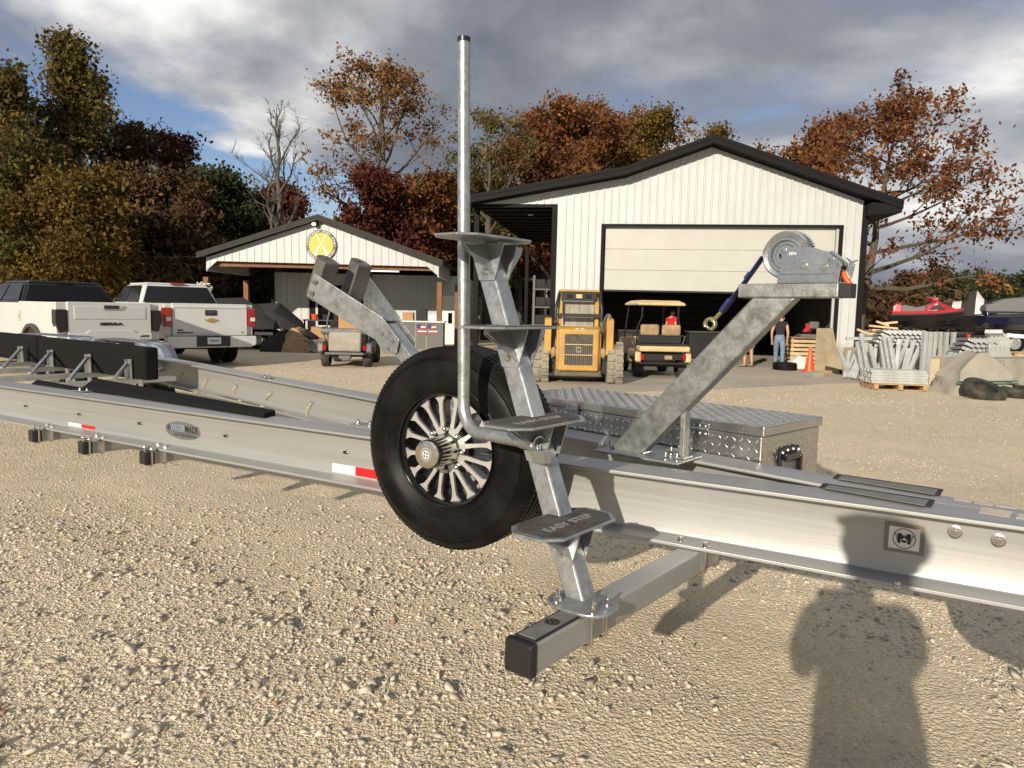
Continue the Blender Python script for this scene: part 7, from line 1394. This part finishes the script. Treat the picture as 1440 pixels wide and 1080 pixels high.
# slumped sacks / folded tarpaulin
def lump(name, label, cat, cpx, base_y, w_, dep, h, m, seed, strap=False):
    c = PZ(cpx, base_y); t = thing(name, label, cat, (c.x, c.y, 0)); bm = bmesh.new(); bmesh.ops.create_cube(bm, size=2); bmesh.ops.subdivide_edges(bm, edges=bm.edges, cuts=5, use_grid_fill=True)
    for v in bm.verts:
        p = v.co.copy(); q = mnoise.noise(p * 1.3 + Vector((seed, 0, 0))) * 0.18 + mnoise.noise(p * 3.1 + Vector((0, seed, 0))) * 0.08
        k = 0.72 + 0.28 * (1 - (p.z + 1) / 2); v.co = Vector((p.x * w_ / 2 * k * (1 + q), p.y * dep / 2 * k * (1 + q), (p.z + 1) / 2 * h * (0.55 + 0.45 * (1 - min(1, abs(p.x + 0.25 * math.sin(seed))) ** 1.6)) * (1 + q * 0.7)))
    me = bpy.data.meshes.new('sheet'); bm.to_mesh(me); bm.free(); o = bpy.data.objects.new('sheet', me); col.objects.link(o); o.parent = t; me.materials.append(MT[m]); me.polygons.foreach_set('use_smooth', [True] * len(me.polygons)); me.set_sharp_from_angle(angle=math.radians(38))
    if strap:
        for z in (0.30, 0.36): mb = MB(); mb.tube([(x, -dep * 0.47 - 0.03 * math.cos(x), z * h + 0.03 * x) for x in np.linspace(-w_ * 0.46, w_ * 0.46, 9)], 0.012, 6); build(mb, 'strap', 'green_strap', t)
    return t
lump('tarpaulin_bundle', 'pale tarpaulin bundle with green straps slumped against the block wall', 'tarpaulin', 1368, 554, 1.35, 0.9, 0.86, 'tarp', 3, True)
lump('sack', 'crumpled pale sack beside the tarpaulin bundle', 'sack', 1332, 551, 0.55, 0.5, 0.34, 'tarp', 8)
# tyres on the ground
for px, py, R, tl_, lb in ((1392, 562, 0.40, 0.22, 'worn tyre lying tilted on the dirt in front of the block wall'), (1440, 560, 0.38, 0.05, 'worn tyre lying flat at the end of the block wall')):
    c = PZ(px, py); ax_ = Vector((0.15, -0.45, 1)).normalized() if tl_ > 0.1 else Vector((0.05, -0.1, 1)).normalized(); mb = MB(); c = Vector((c.x, c.y + 0.2, 0.155 if tl_ > .1 else 0.11)); h = 0.105
    mb.lathe([(R * .55, -h * .8), (R * .8, -h), (R * .95, -h * .8), (R, -h * .5), (R, h * .5), (R * .95, h * .8), (R * .8, h), (R * .55, h * .8), (R * .62, 0)], c, ax_, 36, closed=True); solo(mb, 'worn_tyre', 'rubber_dusty', lb, 'tyre', (c.x, c.y, 0), smooth=40, fix=True)
# ---- personal watercraft on their black trailers
def watercraft(name, label, loc, rz, m_hull, m_top, seat='seat_grey', cover=None, sc_=1.0):
    t = thing(name, label, 'watercraft', loc, rz); t.scale = (sc_, sc_, sc_ * 1.22)
    def ring(x, w_, zk, zg, zt):           # hull section: keel, chine, gunwale, deck
        return [Vector((x, 0, zk)), Vector((x, -w_ * .75, zk + (zg - zk) * .45)), Vector((x, -w_, zg)), Vector((x, -w_ * .7, zt)), Vector((x, w_ * .7, zt)), Vector((x, w_, zg)), Vector((x, w_ * .75, zk + (zg - zk) * .45))]
    mb = MB(); mb.loft([ring(-1.35, .48, .08, .38, .44), ring(-0.6, .55, .02, .40, .50), ring(0.4, .56, .02, .44, .54), ring(1.0, .44, .10, .50, .58), ring(1.42, .20, .28, .55, .60), ring(1.55, .05, .45, .56, .59)]); build(mb, 'hull', m_hull, t, bevel=0.02, fix=True)
    mb = MB()
    for s in (-1, 1): mb = MB(); mb.tube([(-1.36, s * .49, .40), (-.6, s * .57, .42), (.4, s * .58, .46), (1.0, s * .46, .52), (1.44, s * .21, .57)], .035, 6); build(mb, 'bumper_rail', 'black_rough', t, smooth=50)
    if cover:
        def cr(x, w_, z): return [Vector((x, -w_, .46)), Vector((x, -w_ * .75, z * .8)), Vector((x, -.1, z)), Vector((x, .1, z)), Vector((x, w_ * .75, z * .8)), Vector((x, w_, .46))]
        secs = [(-1.38, .46, .62), (-1.0, .52, .90), (-.45, .54, .95), (-.1, .55, .98), (.15, .55, 1.32), (.45, .55, 1.36), (.75, .50, 1.02), (1.05, .42, .84), (1.5, .10, .62)]
        for i in range(len(secs) - 1): mb = MB(); mb.loft([cr(*secs[i]), cr(*secs[i + 1])]); build(mb, 'cover_panel', 'cover_white' if i in (2, 5, 7) else 'cover_black', t, smooth=40, fix=True)
        return t
    mb = MB(); mb.loft([[Vector((x, -w_, .50)), Vector((x, -w_ * .7, z)), Vector((x, w_ * .7, z)), Vector((x, w_, .50))] for x, w_, z in ((.02, .36, .74), (.45, .40, .92), (.95, .30, .74), (1.45, .06, .60))]); build(mb, 'hood', m_top, t, bevel=0.03, seg=3, fix=True)
    mb = MB(); mb.loft([[Vector((x, -.17, .48)), Vector((x, -.14, z)), Vector((x, .14, z)), Vector((x, .17, .48))] for x, z in ((-1.0, .74), (-.75, .78), (-.35, .70), (.1, .78))]); build(mb, 'seat', seat, t, bevel=0.04, seg=3, fix=True)
    mb = MB(); mb.loft([[Vector((x, -.24, .46)), Vector((x, -.2, z)), Vector((x, .2, z)), Vector((x, .24, .46))] for x, z in ((-1.25, .70), (-1.1, .84), (-.88, .80))]); build(mb, 'rear_grip', m_top, t, bevel=0.04, fix=True)
    mb = MB(); mb.tube([(.10, -.34, 1.02), (.28, -.15, .98), (.30, .15, .98), (.10, .34, 1.02)], .035, 7); build(mb, 'handlebar', m_top, t, smooth=50); mb = MB(); mb.box((.35, 0, .98), (.36, .34, .16)); build(mb, 'steering_pod', m_top, t, bevel=0.05, seg=3)
    for s in (-1, 1): mb = MB(); mb.prism([Vector((.15, s * .40, .62)), Vector((.75, s * .36, .66)), Vector((.55, s * .37, .80)), Vector((.25, s * .39, .76))], Vector((0, s * .02, 0))); build(mb, 'side_vent', 'black_plastic', t, fix=True)
    return t
def ski_trailer(label, loc, rz):
    t = thing('watercraft_trailer', label, 'trailer', loc, rz)
    for s in (-1, 1):
        mb = MB(); mb.bar((-1.5, s * .55, .42), (1.2, s * .55, .42), .06, .09); mb2 = mb; build(mb, 'side_rail', 'steel_black', t); mb = MB(); mb.bar((1.2, s * .55, .42), (2.5, 0, .42), .06, .09); build(mb, 'tongue_rail', 'steel_black', t)
        mb = MB(); mb.bar((-1.4, s * .28, .58), (1.1, s * .28, .60), .09, .05); build(mb, 'bunk', 'carpet', t); wheel(t, (-.5, s * .78, .27), (0, s, 0), .27, .16, 'aluminium', 'rubber')
        mb = MB(); mb.lathe([(.34, -.10), (.34, .10)], (-.5, s * .78, .27), (0, 1, 0), 14, a0=-PI * .42, a1=PI * .42); f_ = build(mb, 'fender', 'steel_black', t, smooth=40); f_.modifiers.new('solid', 'SOLIDIFY').thickness = .01
        mb = MB(); mb.box((-1.52, s * .5, .45), (.03, .14, .08)); build(mb, 'marker_lamp', 'orange', t)
    for x in (-1.4, -.5, .6): mb = MB(); mb.bar((x, -.58, .38), (x, .58, .38), .06, .06); build(mb, 'cross_bar', 'steel_black', t)
    for x in (-1.0, .7): mb = MB(); mb.box((x, 0, .49), (.05, .6, .14)); build(mb, 'bunk_support', 'steel_black', t)
    return t
def craft_at(px, y): p = PY(px, 480, y); return (p.x, y, TZ)
for px, y, rz, nm, lb, tl_, args in ((1296, 24.5, math.radians(-20), 'watercraft', 'red personal watercraft with grey seat on a black trailer', 'black trailer under the red watercraft', ('black_plastic', 'red')), (1352, 25.5, math.radians(-35), 'watercraft', 'personal watercraft under a black and white cover', 'black trailer under the covered watercraft', ('black_plastic', 'red', 'seat_grey', True)), (1432, 20.6, math.radians(-8), 'watercraft', 'navy blue personal watercraft beside the covered one', 'black trailer under the navy watercraft', ('boat_navy', 'boat_navy', 'seat_grey'))):
    l = craft_at(px, y); ski_trailer(tl_, l, rz); watercraft(nm, lb, (l[0], l[1], TZ + 0.60), rz, *args, **(dict(sc_=0.76)))
rdp = [o for o in bpy.data.objects if o.get('label', '').startswith('red personal')][0]
mb = MB(); mb.loft([[Vector((x, -w_ - .012, z0)), Vector((x, -w_ * .72, z0 + .13)), Vector((x, w_ * .72, z0 + .13)), Vector((x, w_ + .012, z0))] for x, w_, z0 in ((-1.3, .48, .41), (-.6, .55, .43), (.4, .56, .47), (1.0, .44, .53), (1.48, .10, .57))]); build(mb, 'deck', 'red', rdp, bevel=0.02, fix=True)
nv = [o for o in bpy.data.objects if o.get('label', '').startswith('navy blue')][0]
mb = MB(); mb.loft([[Vector((x, -.3, .55)), Vector((x, -.22, z)), Vector((x, .22, z)), Vector((x, .3, .55))] for x, z in ((-1.3, .75), (-.6, 0.95), (.2, 1.02), (.75, .75))]); build(mb, 'seat_cover', 'seat_grey', nv, bevel=0.06, seg=3, fix=True)
# timber pallets on the terrace
for px, py, y in ((1405, 492, 19.2), (1432, 492, 19.0)):
    c = PY(px, py, y); t = thing('pallet', 'weathered pallet lying on the terrace behind the angle brackets', 'pallet', (c.x, y, TZ), math.radians(5), group='pallets on the terrace')
    for k in range(3): mb = MB(); mb.box((0, -.3 + .3 * k, .03), (.62, .1, .06)); build(mb, 'stringer', 'wood_pale', t)
    for k in range(5): mb = MB(); mb.box((-.26 + .13 * k, 0, .075), (.1, .8, .02)); build(mb, 'deck_board', 'wood_pale', t)
# ---- things at the garage door
c = PZ(1138, 523); cone = thing('traffic_cone', 'orange traffic cone at the right door jamb', 'cone', (c.x, c.y, 0.006))
mb = MB(); mb.box((0, 0, .015), (.36, .36, .03)); build(mb, 'base', 'orange', cone, bevel=0.01); mb = MB(); mb.cyl((0, 0, .03), (0, 0, .70), .14, 20, .025); build(mb, 'cone_body', 'orange', cone, smooth=50)
for i, (x0, x1, y) in enumerate(((1142, 1163, 21.1), (1148, 1166, 21.25))):
    a = PZ(x0, 521.5 - i); b_ = PY(x1 + 3, 462 + 2 * i, 21.9); w2 = Vector((0.35, 0.1, 0)); mb = MB(); mb.prism([Vector((a.x, y - .3, .008)), Vector((a.x + .7, y - .1, .008)), Vector((b_.x + .1, y + .75, b_.z)), Vector((b_.x - .45, y + .6, b_.z))], Vector((.01, .03, .01))); solo(mb, 'plywood_sheet', 'plywood', ('front plywood sheet leaning on the right side of the doorway', 'rear plywood sheet behind the front one at the doorway')[i], 'plywood', (a.x, y, .008), None, fix=True)
c = PZ(1106, 521); mb = MB(); cc3 = Vector((c.x, c.y + .15, .11)); mb.lathe([(.22, -.09), (.29, -.105), (.33, -.08), (.33, .08), (.29, .105), (.22, .09), (.24, 0)], cc3, (0, 0, 1), 32, closed=True); solo(mb, 'worn_tyre', 'rubber', 'small black tyre lying flat in the garage doorway', 'tyre', (c.x, c.y + .15, 0.006), smooth=40, fix=True)
c = PZ(1146, 530); mb = MB(); mb.box((c.x, c.y, .07), (.28, .3, .13), rotz(.3)); mb.box((c.x + .02, c.y - .02, .145), (.18, .2, .02), rotz(.3)); solo(mb, 'concrete_chunk', 'concrete', 'grey concrete chunk on the apron beside the cone', 'concrete', (c.x, c.y, .006), bevel=0.02)
a, b_ = PZ(1160, 521), PZ(1181, 527); mb = MB(); mb.tube([a + UP * .075, b_ + UP * .075], .07, 12); solo(mb, 'black_pipe', 'black_plastic', 'short black pipe lying at the foot of the jamb', 'pipe', (a.x, a.y, .006), smooth=40)
c = PZ(1163, 526.5); mb = MB(); mb.box((c.x, c.y, .055), (.24, .14, .10), rotz(.4)); solo(mb, 'wood_block', 'wood', 'split wood block between pipe and concrete chunk', 'wood block', (c.x, c.y, .006), bevel=0.02)
# pallet crate with a chop saw and tools, just inside
c = PZ(1138, 515); cr = thing('pallet_crate', 'wooden pallet crate with tools on top inside the doorway', 'crate', (c.x, c.y + .7, 0.006))
for k in range(6): mb = MB(); mb.box((0, -.4, .10 + .13 * k), (.95, .025, .09)); build(mb, 'slat', 'wood_pale', cr)
for k in range(6): mb = MB(); mb.box((-.48, 0, .10 + .13 * k), (.025, .8, .09)); build(mb, 'slat', 'wood_pale', cr)
for x in (-.44, .44):
    for y in (-.37, .37): mb = MB(); mb.box((x, y, .42), (.07, .07, .84)); build(mb, 'corner_post', 'wood', cr)
mb = MB(); mb.box((0, 0, .855), (1.0, .85, .025)); build(mb, 'top_board', 'wood', cr)
sw = thing('chop_saw', 'red and grey chop saw on top of the pallet crate', 'saw', (c.x + .1, c.y + .6, .876)); mb = MB(); mb.box((0, 0, .05), (.5, .4, .1)); build(mb, 'base', 'seat_grey', sw, bevel=.02); mb = MB(); mb.lathe([(0.001, -.03), (.14, -.03), (.14, .03), (0.001, .03)], (-.05, 0, .30), (.2, 1, 0), 24, a0=0, a1=PI*1.2); build(mb, 'blade_guard', 'red', sw, smooth=30); mb = MB(); mb.box((.22, .05, .38), (.3, .2, .24)); build(mb, 'motor', 'seat_grey', sw, bevel=.05); mb = MB(); mb.bar((.05, 0, .1), (.2, 0, .4), .08, .08); build(mb, 'arm', 'steel_black', sw)
c2 = PZ(1124, 517); hose = MB(); hose.tube([PZ(1104, 513) + UP * .05, PZ(1110, 512) + UP * .35, PZ(1124, 510) + UP * .75, Vector((c.x - .3, c.y + .5, .90))], .018, 7); solo(hose, 'red_hose', 'red', 'red hose trailing from the crate to the floor', 'hose', (PZ(1104, 513).x, PZ(1104, 513).y, .006), smooth=60)
lump('tool_bag', 'pale tool bag on the floor against the pallet crate', 'bag', 1120, 518, .5, .4, .4, 'cover_white', 5)
for px, py0, lb in ((1040, 516, 'black workbench cabinet in the garage behind the winch stand'), (905, 514, 'tall black cabinet in the garage left of the golf cart')):
    c = PZ(px, py0); bn_ = thing('work_cabinet', lb, 'cabinet', (c.x, c.y + 3.5, 0.006)); mb = MB(); mb.box((0, 0, .45), (1.5, .6, .9)); build(mb, 'carcass', 'black_rough', bn_, bevel=.01); mb = MB(); mb.box((0, -.02, .92), (1.6, .7, .05)); build(mb, 'worktop', 'interior_dark', bn_)
    for x in (-.37, .37): mb = MB(); mb.box((x, -.305, .45), (.7, .02, .8)); build(mb, 'door', 'steel_black', bn_, bevel=.005)
# ceiling heater
hc_ = gp(2.0, 3.05, 6.0); ht = thing('ceiling_heater', 'dark heater hanging under the garage ceiling', 'heater', hc_); mb = MB(); mb.box((0, 0, 0.25), (1.9, .6, .35)); build(mb, 'housing', 'black_rough', ht, bevel=.03); mb = MB(); mb.box((0, 0, 0.0), (.9, .5, .2)); build(mb, 'burner', 'interior_dark', ht, bevel=.03)
for x in (-.7, .7): mb = MB(); mb.bar((x, 0, .42), (x, 0, zDoor + 0.35 - 3.05), .03, .03); build(mb, 'hanger', 'steel_black', ht)
# ---- left of the garage: shelf rack, white rolls, mailbox post
c = PY(765, 520, 27.5); sh = thing('shelf_rack', 'grey steel shelf rack with dark boxes beside the garage wall', 'rack', (c.x, 27.5, 0))
for x in (-.45, .45):
    for y in (-.3, .3): mb = MB(); mb.box((x, y, 1.4), (.07, .07, 2.8)); build(mb, 'upright', 'seat_grey', sh)
for k in range(4): mb = MB(); mb.box((0, 0, .35 + .65 * k), (1.0, .7, .05)); build(mb, 'shelf', 'seat_grey', sh)
for k in range(4):
    for j in range(2): mb = MB(); mb.box((-.22 + .44 * j, 0, .55 + .65 * k), (.38, .5, .34)); o = build(mb, 'dark_box', 'black_rough', None, bevel=.03); o.location = (c.x, 27.5, 0); tag(o, 'dark box standing on a shelf of the steel rack', 'box', 'boxes on the steel rack')
for i in range(9):
    a = PZ(745 + random.uniform(0, 22), 517 + random.uniform(-4, 4)); zz_ = .06 + .09 * (i // 2); th_ = random.uniform(-.5, .5); d = Vector((math.cos(th_), math.sin(th_) * .6, .1)); mb = MB(); cz = Vector((a.x, a.y, zz_ + .02)); mb.cyl(cz - d * .35, cz + d * .35, .055, 10); solo(mb, 'white_roll', 'sign_white', 'white roll lying in the heap left of the track loader', 'roll', (a.x, a.y, 0), 'white rolls in a heap', smooth=40)
a = PY(709, 430, 30); mb = MB(); mb.cyl((a.x, 30, 0), (a.x, 30, 1.9), .11, 12); solo(mb, 'grey_bollard', 'seat_grey', 'grey pipe post standing between shop and garage', 'post', (a.x, 30, 0), smooth=40)
# ---- under and before the porch
c = PZ(438, 496); 
mb = MB(); mb.box((c.x, c.y + .3, .21), (1.55, .7, .42)); o = solo(mb, 'metal_crate', 'zinc', 'low bright metal crate on the gravel before the porch', 'crate', (c.x, c.y + .3, 0), bevel=.01)
c = PZ(455, 494); mb = MB(); mb.box((c.x + .05, c.y + .35, .59), (1.0, .6, .34), Matrix.Rotation(.12, 3, 'Y')); solo(mb, 'cardboard_box', 'cardboard', 'brown cardboard box tilted on the metal crate', 'box', (c.x, c.y + .3, .42), bevel=.005)
c = PZ(452, 491); bn_ = thing('potting_bench', 'black metal bench under the shop window', 'bench', (c.x, c.y + 1.0, 0))
for x in (-.8, .8):
    for y in (-.25, .25): mb = MB(); mb.box((x, y, .5), (.05, .05, 1.0)); build(mb, 'leg', 'steel_black', bn_)
for z in (.35, 1.0): mb = MB(); mb.box((0, 0, z), (1.7, .6, .05)); build(mb, 'shelf', 'steel_black', bn_)
for x, m_ in ((-.5, 'orange'), (-.1, 'black_rough'), (.3, 'black_rough'), (.6, 'orange')):
    mb = MB(); mb.cyl((x, 0, 1.026), (x, 0, 1.22), .10, 12, .13); o = build(mb, 'pot', m_, None, smooth=50); o.location = bn_.location; tag(o, 'orange pot on the black bench' if m_ == 'orange' else 'black pot on the black bench', 'pot', 'pots on the bench')
lump('covered_heap', 'dark heap of gear beside the porch wall', 'heap', 412, 494, 1.9, 1.2, .75, 'cover_black', 12); lump('pink_bag', 'bright pink bag on the dark heap of gear', 'bag', 397, 494.5, .55, .4, .62, 'pink', 14)
lump('brown_basket', 'brown basket heap beside the pink bag', 'basket', 420, 495, 1.0, .7, .80, 'wood', 15)
# tarp-covered boats behind the second truck
for px, y, w_, h_, m_, lb in ((312, 25.5, 3.8, 1.75, 'cover_black', 'boat under a dark cover behind the porch post'), (374, 26.2, 2.6, 1.6, 'cover_black', 'dark covered trailer load beside the porch wall')):
    c = PY(px, 480, y); t = thing('covered_boat', lb, 'boat', (c.x, y, 0)); 
    mb = MB(); mb.loft([[Vector((x, -.9 * k, .7)), Vector((x, -.8 * k, z * .8)), Vector((x, 0, z)), Vector((x, .8 * k, z * .8)), Vector((x, .9 * k, .7))] for x, k, z in ((-w_ / 2, .7, h_ * .75), (-w_ / 4, 1, h_ * .95), (w_ / 5, 1, h_), (w_ / 2, .35, h_ * .6))]); build(mb, 'cover', m_, t, smooth=40, fix=True)
    for s in (-1, 1): wheel(t, (0, s * .8, .33), (0, s, 0), .33, .2); mb = MB(); mb.bar((-w_ / 2, s * .6, .55), (w_ / 2, s * .4, .55), .08, .1); build(mb, 'trailer_rail', 'steel_black', t)
    for x in (-w_ * .3, w_ * .3): mb = MB(); mb.bar((x, -.7, .6), (x, .7, .6), .1, .3); build(mb, 'cradle', 'steel_black', t)
# right under the porch: counter with boxes, flags
c = PZ(588, 492); ct = thing('sales_counter', 'grey counter with boxes under the right end of the porch', 'counter', (c.x, c.y + 1.0, 0)); mb = MB(); mb.box((0, 0, .5), (1.7, .7, 1.0)); build(mb, 'carcass', 'seat_grey', ct, bevel=.01); mb = MB(); mb.box((0, 0, 1.02), (1.8, .8, .05)); build(mb, 'top', 'plate_white', ct)
for x, m_, hh_, lb in ((-.5, 'cardboard', .3, 'cardboard box on the porch counter'), (0.0, 'black_rough', .42, 'black machine on the porch counter'), (.5, 'plate_white', .25, 'white box on the porch counter')): mb = MB(); mb.box((0, 0, hh_ / 2), (.4, .4, hh_)); o = build(mb, 'counter_box', m_, None, bevel=.01); o.location = (c.x + x, c.y + 1.0, 1.045); tag(o, lb, 'box')
for i, px in enumerate((583, 598)):
    p = PZ(px, 496); t = thing('small_flag', 'small striped flag on a stick before the porch counter', 'flag', (p.x, p.y + .3, 0), group='small flags before the counter'); mb = MB(); mb.cyl((0, 0, 0), (0, 0, 1.0), .012, 6); build(mb, 'stick', 'wood_pale', t)
    for k in range(5): mb = MB(); mb.box((.16 + .02 * k, 0, .95 - .075 * k), (.30, .01, .04)); build(mb, 'stripe', 'flag_red' if k % 2 == 0 else 'sign_white', t)
    mb = MB(); mb.box((.09, -.008, .90), (.15, .01, .14)); build(mb, 'canton', 'flag_blue', t)
lw = thing('rope_bundle', 'white rope bundle tied round the left porch post', 'rope', (sp(291, 430, .18).x, SY + .0, 1.45)); mb = MB()
pts = [Vector((.26 * math.cos(k * 1.7) + .08 * math.sin(k * 2.9), -.02 + .16 * math.sin(k * 1.9) - .1, .55 + .30 * math.sin(k * 1.1 + 1) * math.cos(k * .53))) for k in range(48)]; mb.tube(pts, .018, 5); build(mb, 'rope', 'sign_white', lw, smooth=60)
